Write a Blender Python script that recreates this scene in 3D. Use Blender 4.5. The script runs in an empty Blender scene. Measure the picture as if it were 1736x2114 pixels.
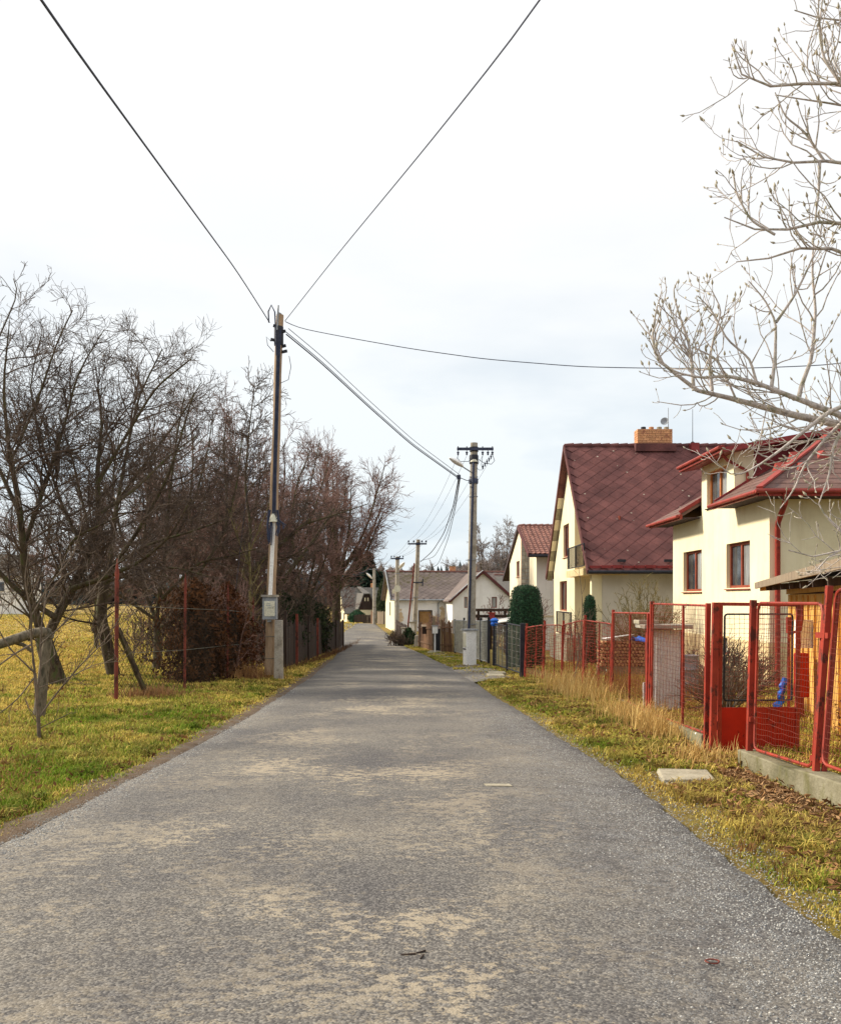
import bpy, math, random
import numpy as np
from mathutils import Vector, Matrix
rng = np.random.default_rng(7)
random.seed(7)
scene = bpy.context.scene
COL = scene.collection
R = math.radians

# ------------------------------------------------------------------ camera, sky, sun, exposure
EYE, F, CX, HY = 1.55, 1900.0, 868.0, 1235.0
cam_data = bpy.data.cameras.new('camera')
cam = bpy.data.objects.new('camera', cam_data); COL.objects.link(cam)
cam.location = (0, 0, EYE); cam.rotation_euler = (R(90), 0, 0)
cam_data.sensor_fit = 'HORIZONTAL'; cam_data.sensor_width = 36
cam_data.lens = 36 * F / 1736; cam_data.shift_y = (HY - 1057) / 1736
cam_data.clip_start = 0.1; cam_data.clip_end = 3000
scene.camera = cam
scene.view_settings.view_transform = 'Standard'; scene.view_settings.look = 'None'
scene.view_settings.exposure = 0.2; scene.view_settings.gamma = 1.0
scene.view_settings.use_curve_mapping = False
scene.cycles.use_denoising = True
scene.cycles.max_bounces = 6; scene.cycles.diffuse_bounces = 3; scene.cycles.glossy_bounces = 2
scene.cycles.transparent_max_bounces = 8

SUN_EL, SUN_DIR = R(33), Vector((-0.94, 0.30, 0))
sd = SUN_DIR.normalized() * math.cos(SUN_EL) + Vector((0, 0, math.sin(SUN_EL)))
sun_data = bpy.data.lights.new('sun', 'SUN'); sun_data.energy = 5.0; sun_data.angle = R(6)
sun_data.color = (1.0, 0.9, 0.74)
sun = bpy.data.objects.new('sun', sun_data); COL.objects.link(sun)
sun.rotation_euler = sd.to_track_quat('Z', 'Y').to_euler(); sun.location = (-30, 10, 30)

world = bpy.data.worlds.new('World'); scene.world = world; world.use_nodes = True
nt = world.node_tree; nt.nodes.clear()
def wn(t, **k):
    n = nt.nodes.new(t)
    for a, b in k.items(): setattr(n, a, b)
    return n
w_out = wn('ShaderNodeOutputWorld'); w_bg = wn('ShaderNodeBackground')
w_sky = wn('ShaderNodeTexSky', sky_type='NISHITA', sun_disc=False, sun_elevation=SUN_EL,
           sun_rotation=math.atan2(sd.x, sd.y), air_density=1.0, dust_density=2.0)
w_tc = wn('ShaderNodeTexCoord'); w_map = wn('ShaderNodeMapping'); w_map.inputs['Scale'].default_value = (1.0, 1.0, 3.2)
w_noi = wn('ShaderNodeTexNoise'); w_noi.inputs['Scale'].default_value = 3.2; w_noi.inputs['Detail'].default_value = 6; w_noi.inputs['Roughness'].default_value = 0.5
w_ramp = wn('ShaderNodeValToRGB'); w_ramp.color_ramp.elements[0].position = 0.33; w_ramp.color_ramp.elements[1].position = 0.54
w_ramp.color_ramp.elements[0].color = (0.66, 0.80, 0.92, 1); w_ramp.color_ramp.elements[1].color = (1.0, 1.07, 1.1, 1)
w_sep = wn('ShaderNodeSeparateXYZ')
w_elev = wn('ShaderNodeMapRange', interpolation_type='SMOOTHSTEP'); w_elev.inputs['From Min'].default_value = 0.04; w_elev.inputs['From Max'].default_value = 0.46
w_mixc = wn('ShaderNodeMix', data_type='RGBA'); w_mixc.inputs['B'].default_value = (1.12, 1.12, 1.12, 1)
w_sk = wn('ShaderNodeVectorMath', operation='SCALE'); w_sk.inputs['Scale'].default_value = 0.09
w_mix = wn('ShaderNodeMix', data_type='RGBA'); w_mix.inputs['Factor'].default_value = 0.9
L = nt.links.new
L(w_tc.outputs['Generated'], w_map.inputs['Vector']); L(w_map.outputs['Vector'], w_noi.inputs['Vector'])
L(w_noi.outputs['Fac'], w_ramp.inputs['Fac']); L(w_tc.outputs['Generated'], w_sep.inputs[0])
L(w_sep.outputs['Z'], w_elev.inputs['Value']); L(w_elev.outputs['Result'], w_mixc.inputs['Factor'])
L(w_ramp.outputs['Color'], w_mixc.inputs['A']); L(w_sky.outputs['Color'], w_sk.inputs[0])
L(w_sk.outputs['Vector'], w_mix.inputs['A']); L(w_mixc.outputs['Result'], w_mix.inputs['B'])
L(w_mix.outputs['Result'], w_bg.inputs['Color']); L(w_bg.outputs['Background'], w_out.inputs['Surface'])
w_bg.inputs['Strength'].default_value = 0.86

# ------------------------------------------------------------------ terrain and pixel helpers (full-photo pixels, 1736 wide)
_PY = np.array([-400, -40, 0, 20, 40, 55, 65, 80, 95, 105, 130, 200, 400, 1500.])
_PZ = np.array([3.0, 1.0, 0, -.58, -1.14, -1.43, -1.5, -1.35, -1.1, -1.3, -1.45, -0.6, 2.0, 6.0])
_fy = np.arange(-400, 1500, 0.5); _fz = np.interp(_fy, _PY, _PZ)
_k = np.hanning(17); _k /= _k.sum(); _fz = np.convolve(np.pad(_fz, 8, mode='edge'), _k, mode='valid')
def prof(Y): return np.interp(Y, _fy, _fz)
_LY = [-40, 4, 9.5, 15, 27, 45, 59, 80, 92]; _LX = [-3.05, -3.0, -2.85, -2.85, -3.2, -4.1, -5.2, -6.6, -7.5]
_RY = [-40, 4, 9, 15, 22, 26, 35, 45, 60, 73, 80, 92]; _RX = [2.1, 2.02, 2.03, 1.8, 1.5, 1.35, 0.85, 0.1, -1.4, -2.5, -3.1, -4.4]
def roadL(Y): return np.interp(Y, _LY, _LX)
def roadR(Y): return np.interp(Y, _RY, _RX)
def wob(x, y, s=1.0, o=0.0):
    x = np.asarray(x) * s + o; y = np.asarray(y) * s - o
    return (np.sin(1.7 * x + 0.6 * y) + np.sin(-0.8 * x + 1.9 * y + 1.3) + np.sin(2.9 * x + 2.3 * y + 4.1) * .6 + np.sin(-4.3 * x + 3.7 * y + .7) * .4) / 3.0
def gz(X, Y):
    X = np.asarray(X, float); Y = np.asarray(Y, float)
    z = prof(Y)
    dl = np.clip(roadL(Y) - X, 0, 60); dr = np.clip(X - roadR(Y), 0, 60)
    d = np.maximum(dl, dr)
    z = z + np.clip(d, 0, 1.2) * 0.03 + np.clip(d / 2, 0, 1) * 0.025 * wob(X, Y, 1.1) + np.clip(dl - 8, 0, 50) * 0.008
    return z
def G(X, Y): return float(gz(X, Y))
def P(x, y, Y): return Vector(((x - CX) * Y / F, Y, EYE - (y - HY) * Y / F))
def PX(x, y, X):
    Y = X * F / (x - CX); return P(x, y, Y)

# ------------------------------------------------------------------ materials
def C(r, g, b):
    f = lambda c: (c / 255 / 12.92) if c / 255 <= .04045 else ((c / 255 + .055) / 1.055) ** 2.4
    return (f(r), f(g), f(b), 1)
class NT:
    def __init__(s, name):
        s.m = bpy.data.materials.new(name); s.m.use_nodes = True
        s.t = s.m.node_tree; s.b = s.t.nodes['Principled BSDF']; s.out = s.t.nodes['Material Output']
        s.geo = s.t.nodes.new('ShaderNodeNewGeometry')
    def n(s, t, **k):
        n = s.t.nodes.new(t)
        for a, b in k.items(): setattr(n, a, b)
        return n
    def l(s, a, b): s.t.links.new(a, b)
    def pos(s, sc=(1, 1, 1)):
        m = s.n('ShaderNodeMapping'); m.inputs['Scale'].default_value = sc; s.l(s.geo.outputs['Position'], m.inputs['Vector']); return m.outputs['Vector']
    def noise(s, sc, det=4, rough=.55, vec=None, dist=0):
        n = s.n('ShaderNodeTexNoise'); n.inputs['Scale'].default_value = sc; n.inputs['Detail'].default_value = det; n.inputs['Roughness'].default_value = rough; n.inputs['Distortion'].default_value = dist
        s.l(vec or s.geo.outputs['Position'], n.inputs['Vector']); return n.outputs['Fac']
    def vor(s, sc, vec=None, feature='F1', rnd=1):
        n = s.n('ShaderNodeTexVoronoi', feature=feature); n.inputs['Scale'].default_value = sc; n.inputs['Randomness'].default_value = rnd
        s.l(vec or s.geo.outputs['Position'], n.inputs['Vector']); return n
    def ramp(s, fac, stops):
        r = s.n('ShaderNodeValToRGB'); e = r.color_ramp.elements
        while len(e) < len(stops): e.new(.5)
        for i, (p, c) in enumerate(stops):
            e[i].position = p; e[i].color = c if len(c) == 4 else (*c, 1)
        s.l(fac, r.inputs['Fac']); return r.outputs['Color']
    def mr(s, v, a, b, c=0, d=1):
        m = s.n('ShaderNodeMapRange'); m.inputs['From Min'].default_value = a; m.inputs['From Max'].default_value = b; m.inputs['To Min'].default_value = c; m.inputs['To Max'].default_value = d
        s.l(v, m.inputs['Value']); return m.outputs['Result']
    def mix(s, f, a, b, bt='MIX'):
        m = s.n('ShaderNodeMix', data_type='RGBA', blend_type=bt)
        for inp, v in (('Factor', f), ('A', a), ('B', b)):
            if hasattr(v, 'is_output'): s.l(v, m.inputs[inp])
            else: m.inputs[inp].default_value = v
        return m.outputs['Result']
    def math(s, op, a, b=0.0):
        m = s.n('ShaderNodeMath', operation=op)
        for i, v in enumerate((a, b)):
            if hasattr(v, 'is_output'): s.l(v, m.inputs[i])
            else: m.inputs[i].default_value = v
        return m.outputs[0]
    def base(s, c):
        if hasattr(c, 'is_output'): s.l(c, s.b.inputs['Base Color'])
        else: s.b.inputs['Base Color'].default_value = c
    def bump(s, h, st=.3, d=.01):
        b = s.n('ShaderNodeBump'); b.inputs['Strength'].default_value = st; b.inputs['Distance'].default_value = d
        s.l(h, b.inputs['Height']); s.l(b.outputs['Normal'], s.b.inputs['Normal'])
    def fin(s, rough=.8, spec=.3, metal=0):
        s.b.inputs['Roughness'].default_value = rough; s.b.inputs['Specular IOR Level'].default_value = spec; s.b.inputs['Metallic'].default_value = metal; return s.m
def mat(name, c1, c2, sc=3, c3=None, rough=.8, bump=.3, bsc=None, bd=.01, stretch=(1, 1, 1), spec=.3, metal=0, lo=.35, hi=.65, rnd=0.0):
    N = NT(name); v = N.pos(stretch)
    st = [(lo, c1), (hi, c2)]
    if c3: st = [(lo, c1), ((lo + hi) / 2, c2), (hi, c3)]
    col = N.ramp(N.noise(sc, 6, .6, v), st)
    fine = N.mr(N.noise((bsc or sc * 8), 3, .6, v), .3, .7, .78, 1.2)
    vm = N.n('ShaderNodeVectorMath', operation='SCALE'); N.l(col, vm.inputs[0]); N.l(fine, vm.inputs['Scale']); col = vm.outputs[0]
    if rnd:
        oi = N.n('ShaderNodeObjectInfo'); vm2 = N.n('ShaderNodeVectorMath', operation='SCALE'); N.l(col, vm2.inputs[0]); N.l(N.mr(oi.outputs['Random'], 0, 1, 1 - rnd, 1 + rnd), vm2.inputs['Scale']); col = vm2.outputs[0]
    N.base(col)
    if bump: N.bump(N.noise(bsc or sc * 8, 4, .6, v), bump, bd)
    return N.fin(rough, spec, metal)
M = {}
def plaster(name, c1, c2, stain):
    N = NT(name); c = N.ramp(N.noise(.9, 5, .6), [(.3, c1), (.7, c2)])
    st = N.mr(N.noise(2.2, 6, .7, N.pos((1.6, 1.6, .16))), .5, .72, 0, .38); c = N.mix(st, c, stain)
    c = N.mix(N.mr(N.noise(.7, 6, .7), .56, .7, 0, .35), c, stain)
    N.base(c); N.bump(N.noise(70, 4, .7), .35, .006); return N.fin(.92, .1)
def painted(name, c1, c2, rust, amt=.62, rough=.55):
    N = NT(name); c = N.ramp(N.noise(4, 5), [(.35, c1), (.65, c2)]); k = N.mr(N.noise(9, 7, .75, N.pos((1, 1, .6))), amt, amt + .05); c = N.mix(k, c, rust)
    c = N.mix(N.mr(N.noise(1.3, 4), .45, .7, 0, .35), c, rust); N.base(c); N.bump(N.noise(50, 4), .2, .003)
    N.l(N.mr(k, 0, 1, rough, .95), N.b.inputs['Roughness']); N.b.inputs['Specular IOR Level'].default_value = .3; return N.m
def road_mat():
    N = NT('asphalt')
    cell = N.vor(95); big = N.noise(.55, 8, .7); patch = N.math('ADD', N.noise(13, 5, .65, N.pos((.8, 1.1, 1))), N.math('MULTIPLY', N.math('SUBTRACT', N.noise(1.0, 5, .6), .5), .8)); fine = N.noise(48, 4, .75)
    c = N.ramp(cell.outputs['Color'], [(.1, (.06, .057, .057)), (.5, (.115, .108, .102)), (.9, (.25, .235, .212))])
    tone = N.ramp(big, [(.35, (.7, .7, .74)), (.65, (1.2, 1.17, 1.1))]); c = N.mix(1.0, c, tone, 'MULTIPLY')
    sx = N.n('ShaderNodeSeparateXYZ'); N.l(N.geo.outputs['Position'], sx.inputs[0])
    band = N.math('ABSOLUTE', N.math('ADD', N.math('ADD', sx.outputs['X'], .75), N.math('MULTIPLY', N.math('MAXIMUM', N.math('SUBTRACT', sx.outputs['Y'], 20.0), 0.0), .045)))
    dust = N.math('MULTIPLY', N.mr(N.math('ADD', patch, N.math('MULTIPLY', N.math('SUBTRACT', fine, .5), .75)), .50, .62), N.mr(band, .9, 2.4, 1, .1))
    dust = N.math('MULTIPLY', dust, N.mr(N.noise(.4, 4), .4, .56, .15, 1))
    c = N.mix(N.math('MULTIPLY', dust, .66), c, C(176, 162, 138))
    # grey chippings towards the right-hand edge
    chip = N.math('MULTIPLY', N.mr(cell.outputs['Distance'], .0, .5, 1, .0), N.mr(sx.outputs['X'], .4, 1.6))
    c = N.mix(N.math('MULTIPLY', N.math('MULTIPLY', chip, N.mr(N.noise(7, 4), .45, .6)), .8), c, C(176, 180, 182))
    N.base(c); N.bump(N.math('ADD', N.math('MULTIPLY', cell.outputs['Distance'], -1.0), fine), .35, .008)
    return N.fin(.85, .25)
def ground_mat():
    N = NT('meadow_soil')
    a = N.noise(.5, 5, .65); b = N.noise(7, 6, .7); f = N.noise(45, 4, .7)
    c = N.ramp(a, [(.35, C(112, 102, 52)), (.5, C(140, 120, 70)), (.65, C(116, 112, 50))])
    c = N.mix(N.mr(b, .42, .6), c, C(98, 76, 48))
    c = N.mix(N.mr(f, .45, .75, 0, .6), c, C(182, 158, 98))
    c = N.mix(N.mr(N.noise(.12, 6, .7), .42, .62, 0, .7), c, C(112, 104, 50))
    far = N.n('ShaderNodeSeparateXYZ'); N.l(N.geo.outputs['Position'], far.inputs[0])
    c = N.mix(N.math('MULTIPLY', N.mr(far.outputs['Y'], 16, 40, 0, .5), N.mr(far.outputs['X'], -4, -7)), c, C(176, 150, 86))
    N.base(c); N.bump(N.math('ADD', b, f), .8, .04); return N.fin(.95, .1)
def dirt_mat():
    N = NT('verge_dirt'); a = N.noise(3, 6, .7); v = N.vor(55)
    c = N.ramp(a, [(.35, C(80, 64, 48)), (.5, C(98, 80, 62)), (.65, C(100, 92, 82))])
    c = N.mix(N.mr(v.outputs['Distance'], .1, .45, .4, 0), c, C(140, 136, 128))
    N.base(c); N.bump(N.math('MULTIPLY', v.outputs['Distance'], -1.0), .6, .015); return N.fin(.9, .2)
def vcol_mat(name, rough=.85, trans=.25, bump=False):
    N = NT(name); a = N.n('ShaderNodeAttribute'); a.attribute_name = 'Col'; N.base(a.outputs['Color'])
    N.b.inputs['Transmission Weight'].default_value = 0
    m = N.fin(rough, .15)
    if trans:
        tr = N.n('ShaderNodeBsdfTranslucent'); N.l(a.outputs['Color'], tr.inputs['Color']); mx = N.n('ShaderNodeMixShader'); mx.inputs[0].default_value = trans
        N.l(N.b.outputs[0], mx.inputs[1]); N.l(tr.outputs[0], mx.inputs[2]); N.l(mx.outputs[0], N.out.inputs[0])
    return m
def lichen_roof(name, c1, c2, c3, moss=0.0, spots=1.0):
    N = NT(name); n = N.noise(1.1, 6, .6); f = N.noise(22, 4, .6)
    c = N.ramp(n, [(.35, c1), (.65, c2)]); c = N.mix(N.mr(f, .4, .7, 0, .6), c, c3)
    oi = N.n('ShaderNodeObjectInfo'); vm = N.n('ShaderNodeVectorMath', operation='SCALE'); N.l(c, vm.inputs[0]); N.l(N.mr(oi.outputs['Random'], 0, 1, .88, 1.12), vm.inputs['Scale']); c = vm.outputs[0]
    v = N.vor(2.3); keep = N.mr(v.outputs['Distance'], .085, .1, 1, 0)
    sel = N.n('ShaderNodeSeparateColor'); N.l(v.outputs['Color'], sel.inputs[0])
    keep = N.math('MULTIPLY', keep, N.mr(sel.outputs[0], .3, .33)); keep = N.math('MULTIPLY', keep, N.mr(N.noise(.45, 2), .40, .5))
    c = N.mix(N.math('MULTIPLY', keep, .75 * spots), c, C(186, 178, 160))
    if moss:
        sx = N.n('ShaderNodeSeparateXYZ'); N.l(N.geo.outputs['Position'], sx.inputs[0])
        mo = N.math('MULTIPLY', N.mr(N.noise(2.2, 6, .75), .46, .58), N.math('MULTIPLY', N.mr(sx.outputs['Z'], 2.2, 2.9), N.mr(sx.outputs['X'], 4.0, 0.5)))
        c = N.mix(N.math('MULTIPLY', mo, moss), c, C(78, 72, 44))
    N.base(c); N.bump(f, .4, .01); return N.fin(.85, .2)
def peel_mat():
    N = NT('peeling_white_plaster'); sx = N.n('ShaderNodeSeparateXYZ'); N.l(N.geo.outputs['Position'], sx.inputs[0])
    c = N.ramp(N.noise(1.2, 5), [(.3, C(212, 212, 214)), (.7, C(232, 230, 228))])
    def blob(x, z, rx, rz):
        a = N.math('DIVIDE', N.math('SUBTRACT', sx.outputs['X'], x), rx); b = N.math('DIVIDE', N.math('SUBTRACT', sx.outputs['Z'], z), rz)
        return N.math('SUBTRACT', 1.0, N.math('SQRT', N.math('ADD', N.math('MULTIPLY', a, a), N.math('MULTIPLY', b, b))))
    m = N.math('MAXIMUM', N.math('MAXIMUM', blob(1.75, -.25, 1.35, .95), blob(-1.75, .05, .35, .95)), blob(1.75, .72, .5, .35))
    m = N.mr(N.math('ADD', m, N.math('MULTIPLY', N.math('SUBTRACT', N.noise(1.6, 5, .6), .5), 3.2)), .45, .5)
    c = N.mix(m, c, N.ramp(N.noise(3, 4), [(.35, C(190, 168, 138)), (.6, C(206, 186, 156)), (.72, C(176, 128, 104))]))
    N.base(c); N.bump(N.math('MULTIPLY', m, -1.0), .5, .02); return N.fin(.9, .1)
def glass_mat():
    N = NT('window_glass'); N.base(N.ramp(N.noise(1.3, 3), [(.4, (.02, .024, .03)), (.7, (.09, .1, .11))])); return N.fin(.06, .6)
def plinth_mat():
    N = NT('mossy_concrete'); c = N.ramp(N.noise(2.2, 6, .65), [(.3, C(92, 90, 70)), (.5, C(126, 120, 98)), (.7, C(150, 144, 124))])
    c = N.mix(N.mr(N.noise(5, 5, .7, N.pos((1, 1, .35))), .52, .7, 0, .75), c, C(96, 94, 48))
    v = N.vor(6.5); sel = N.n('ShaderNodeSeparateColor'); N.l(v.outputs['Color'], sel.inputs[0])
    k = N.math('MULTIPLY', N.mr(v.outputs['Distance'], .16, .19, 1, 0), N.mr(sel.outputs[0], .8, .82)); c = N.mix(k, c, C(226, 226, 214))
    N.base(c); N.bump(N.noise(30, 5), .6, .02); return N.fin(.95, .1)
def gravel_mat():
    N = NT('grey_gravel'); a = N.noise(3, 6, .7); v = N.vor(60)
    c = N.ramp(v.outputs['Color'], [(.15, C(84, 82, 82)), (.5, C(112, 108, 104)), (.85, C(146, 142, 136))]); c = N.mix(N.mr(a, .5, .65, 0, .6), c, C(104, 90, 66))
    N.base(c); N.bump(N.math('MULTIPLY', v.outputs['Distance'], -1.0), .6, .015); return N.fin(.9, .2)
M['gravel'] = gravel_mat(); M['road'] = road_mat(); M['ground'] = ground_mat(); M['dirt'] = dirt_mat()
M['blade'] = vcol_mat('grass_blade'); M['leaf'] = vcol_mat('leaf_colour', .8, .15); M['vsolid'] = vcol_mat('solid_colour', .85, 0)
M['bark_dark'] = mat('dark_bark', C(52, 44, 36), C(84, 72, 56), 8, C(74, 78, 44), .95, .7, 30, .02, (1, 1, .4))
M['twig_dark'] = mat('dark_twig', C(66, 56, 50), C(104, 88, 76), 3, None, .9, 0)
M['twig_red'] = mat('reddish_twig', C(100, 78, 72), C(146, 116, 106), 2, None, .9, 0)
M['twig_grey'] = mat('grey_brown_twig', C(84, 74, 66), C(124, 108, 92), 2, None, .9, 0)
M['bark_grey'] = mat('grey_bark', C(84, 76, 64), C(116, 106, 90), 9, C(70, 66, 54), .95, .6, 30, .015, (1, 1, .4))
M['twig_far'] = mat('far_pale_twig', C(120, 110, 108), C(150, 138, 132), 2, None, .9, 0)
M['mesh_red'] = mat('faded_red_wire', C(112, 52, 42), C(136, 66, 52), 7, None, .7, 0)
M['mesh_grey'] = mat('pale_grey_mesh', C(150, 150, 144), C(172, 172, 164), 5, None, .7, 0)
M['magnolia'] = mat('hazed_magnolia_bark', C(152, 142, 136), C(196, 186, 180), 12, C(140, 136, 116), .9, .4, 60, .004)  # bark colour lightened: haze and bloom are painted into it
M['twig_olive'] = mat('olive_twig', C(96, 90, 56), C(136, 122, 82), 3, None, .9, 0)
M['bud'] = mat('hairy_bud', C(146, 138, 122), C(186, 176, 152), 20, None, .8, 0)
M['old_wood'] = mat('weathered_wood', C(104, 90, 76), C(146, 130, 110), 3, C(126, 112, 96), .9, .5, 40, .006, (6, 6, .5), rnd=.18)
M['brown_wood'] = mat('brown_stained_wood', C(84, 58, 42), C(122, 90, 66), 3, C(110, 92, 72), .9, .5, 40, .006, (6, 6, .5), rnd=.22)
M['dark_wood'] = mat('dark_boards', C(50, 40, 36), C(76, 62, 54), 3, None, .9, .4, 40, .006, (6, 6, .5), rnd=.2)
M['pole_wood'] = mat('pole_timber', C(136, 112, 88), C(176, 150, 122), 2.5, C(150, 132, 116), .9, .5, 30, .006, (5, 5, .4))
M['orange_wood'] = mat('orange_shed_boards', C(196, 142, 66), C(226, 178, 96), 2.5, C(182, 122, 54), .8, .4, 30, .006, (5, 5, .5), rnd=.12)
M['concrete'] = mat('pole_concrete', C(132, 124, 110), C(168, 160, 146), 3, C(146, 140, 132), .92, .5, 40, .006)
M['slab'] = mat('pale_concrete_slab', C(142, 134, 116), C(170, 162, 142), 4, None, .92, .4, 40, .006)
M['plinth'] = plinth_mat()
M['red'] = mat('red_fence_paint', C(166, 50, 30), C(186, 66, 40), 5, C(136, 44, 30), .55, .15, 40, .002, spec=.4)
M['red_dark'] = mat('faded_red_paint', C(134, 44, 34), C(160, 58, 44), 5, C(112, 44, 38), .6, .15, 40, .002)
M['red_sheet'] = mat('red_sheet_metal', C(162, 22, 10), C(186, 32, 14), 3, C(128, 20, 12), .5, .1, 20, .002)
M['rust'] = mat('rusty_red_post', C(118, 52, 42), C(146, 68, 54), 9, C(96, 48, 40), .85, .4, 60, .004)
M['wire'] = mat('galvanised_wire', C(96, 96, 88), C(128, 126, 112), 6, None, .7, 0)
M['black'] = mat('black_steel', C(34, 36, 44), C(50, 50, 58), 6, None, .6, .1, 40, .002)
M['cable'] = mat('black_cable', C(46, 52, 70), C(62, 68, 90), 6, None, .6, 0)
M['grey_metal'] = mat('grey_metal', C(128, 132, 138), C(160, 164, 168), 5, None, .5, .1, 40, .002)
M['white'] = mat('white_paint', C(236, 234, 230), C(246, 245, 242), 4, None, .6, .1, 40, .002)
M['cream_box'] = mat('cream_plastic', C(206, 202, 180), C(220, 216, 196), 4, None, .6, .05, 40, .002)
M['stain_white'] = mat('stained_white_render', C(226, 222, 214), C(240, 238, 232), 2, C(214, 206, 190), .9, .3, 30, .004)
M['plaster_cream'] = mat('cream_plaster', C(238, 232, 212), C(246, 241, 224), 1.5, None, .92, .35, 90, .004)
M['plaster_grey'] = mat('greyish_plaster', C(206, 200, 186), C(218, 212, 200), 1.5, None, .92, .35, 90, .004)
M['plaster_ochre'] = mat('ochre_plinth_plaster', C(214, 190, 142), C(226, 204, 160), 2, None, .92, .35, 90, .004)
M['plaster_white'] = mat('white_plaster', C(226, 224, 220), C(238, 236, 232), 1.2, C(212, 208, 202), .92, .3, 60, .004)
M['plaster_peach'] = mat('pale_peach_plaster', C(234, 220, 190), C(242, 230, 204), 1.2, None, .92, .3, 60, .004)
M['peel'] = peel_mat(); M['glass'] = glass_mat()
M['frame_brown'] = mat('brown_window_frame', C(126, 58, 40), C(150, 74, 50), 6, None, .6, .1)
M['frame_orange'] = mat('varnished_window_frame', C(176, 104, 54), C(200, 124, 70), 6, None, .5, .1)
M['roof_maroon'] = lichen_roof('maroon_diamond_tile', C(86, 54, 53), C(122, 78, 74), C(84, 58, 58))
M['roof_red'] = mat('red_roof_sheet', C(124, 42, 44), C(142, 54, 54), 4, None, .55, .15, 30, .003)
M['roof_shingle'] = mat('brown_roof_shingle', C(92, 68, 62), C(118, 90, 82), 3, C(104, 84, 80), .85, .4, 60, .006, rnd=.1)
M['gutter'] = mat('red_gutter_paint', C(158, 62, 50), C(178, 78, 60), 5, None, .5, .1)
M['roof_tile'] = mat('terracotta_pantile', C(112, 74, 66), C(142, 100, 88), 4, C(108, 78, 74), .85, .3, 40, .005, rnd=.2)
M['roof_grey'] = lichen_roof('grey_fibre_tile', C(96, 88, 86), C(118, 108, 104), C(122, 104, 98), .85, .5)
M['roof_slate'] = mat('old_grey_roof', C(80, 78, 76), C(106, 102, 98), 3, C(92, 90, 82), .9, .4, 12, .02)
M['soffit'] = mat('dark_soffit_boards', C(58, 46, 52), C(76, 62, 66), 4, None, .85, .2)
M['brick'] = mat('chimney_brick', C(188, 130, 92), C(214, 160, 116), 5, C(170, 112, 86), .9, .4, 50, .005, rnd=.16)
M['mortar'] = mat('mortar', C(150, 120, 100), C(170, 140, 116), 8, None, .95, .3)
M['stone'] = mat('pillar_stone', C(140, 140, 138), C(176, 174, 168), 5, None, .9, .4, 30, .01, rnd=.2)
M['corrugated'] = mat('pale_fibre_sheet', C(214, 213, 210), C(230, 229, 226), 4, None, .85, .2)
M['log'] = mat('split_log', C(150, 112, 78), C(186, 146, 104), 9, C(122, 88, 62), .9, .4, 40, .006, rnd=.3)
M['blue'] = mat('blue_tarpaulin', C(22, 92, 196), C(40, 120, 220), 5, None, .5, .3, 12, .02)
M['dark_gap'] = mat('dark_interior', C(30, 26, 24), C(44, 38, 34), 4, None, .95, 0)
M['far_conifer'] = mat('far_conifer', C(52, 64, 66), C(74, 84, 80), .4, None, .95, 0, rnd=.15)

M['mesh_dark'] = mat('dark_old_wire', C(38, 36, 30), C(54, 50, 42), 6, None, .8, 0)
M['glass_curtain'] = mat('curtained_glass', C(120, 122, 122), C(164, 164, 160), 3, None, .12, 0, stretch=(3, 3, .3), spec=.6)
M['maroon_trim'] = mat('dark_maroon_trim', C(84, 44, 44), C(100, 56, 54), 5, None, .7, .1)
M['dull_door'] = mat('dull_ochre_door', C(140, 106, 66), C(160, 124, 80), 4, None, .8, .2)
M['red'] = painted('red_fence_paint_worn', C(142, 46, 32), C(166, 60, 42), C(88, 46, 38), .53)
M['red_sheet'] = painted('red_sheet_metal_worn', C(160, 24, 10), C(182, 32, 14), C(92, 24, 16), .6)
M['gutter'] = painted('red_gutter_paint_worn', C(140, 52, 44), C(158, 64, 52), C(100, 50, 44), .58)
M['rust'] = painted('rusty_post', C(112, 54, 44), C(136, 66, 52), C(74, 46, 38), .52, .8)
M['plaster_cream'] = plaster('cream_plaster_weathered', C(234, 223, 186), C(243, 233, 200), C(202, 186, 150))
M['plaster_grey'] = plaster('greyish_plaster_weathered', C(196, 189, 176), C(212, 206, 194), C(164, 154, 138))
M['plaster_white'] = plaster('white_plaster_weathered', C(226, 224, 220), C(238, 236, 232), C(190, 184, 174))
M['plaster_peach'] = plaster('peach_plaster_weathered', C(232, 218, 190), C(242, 230, 206), C(200, 184, 156))
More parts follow.
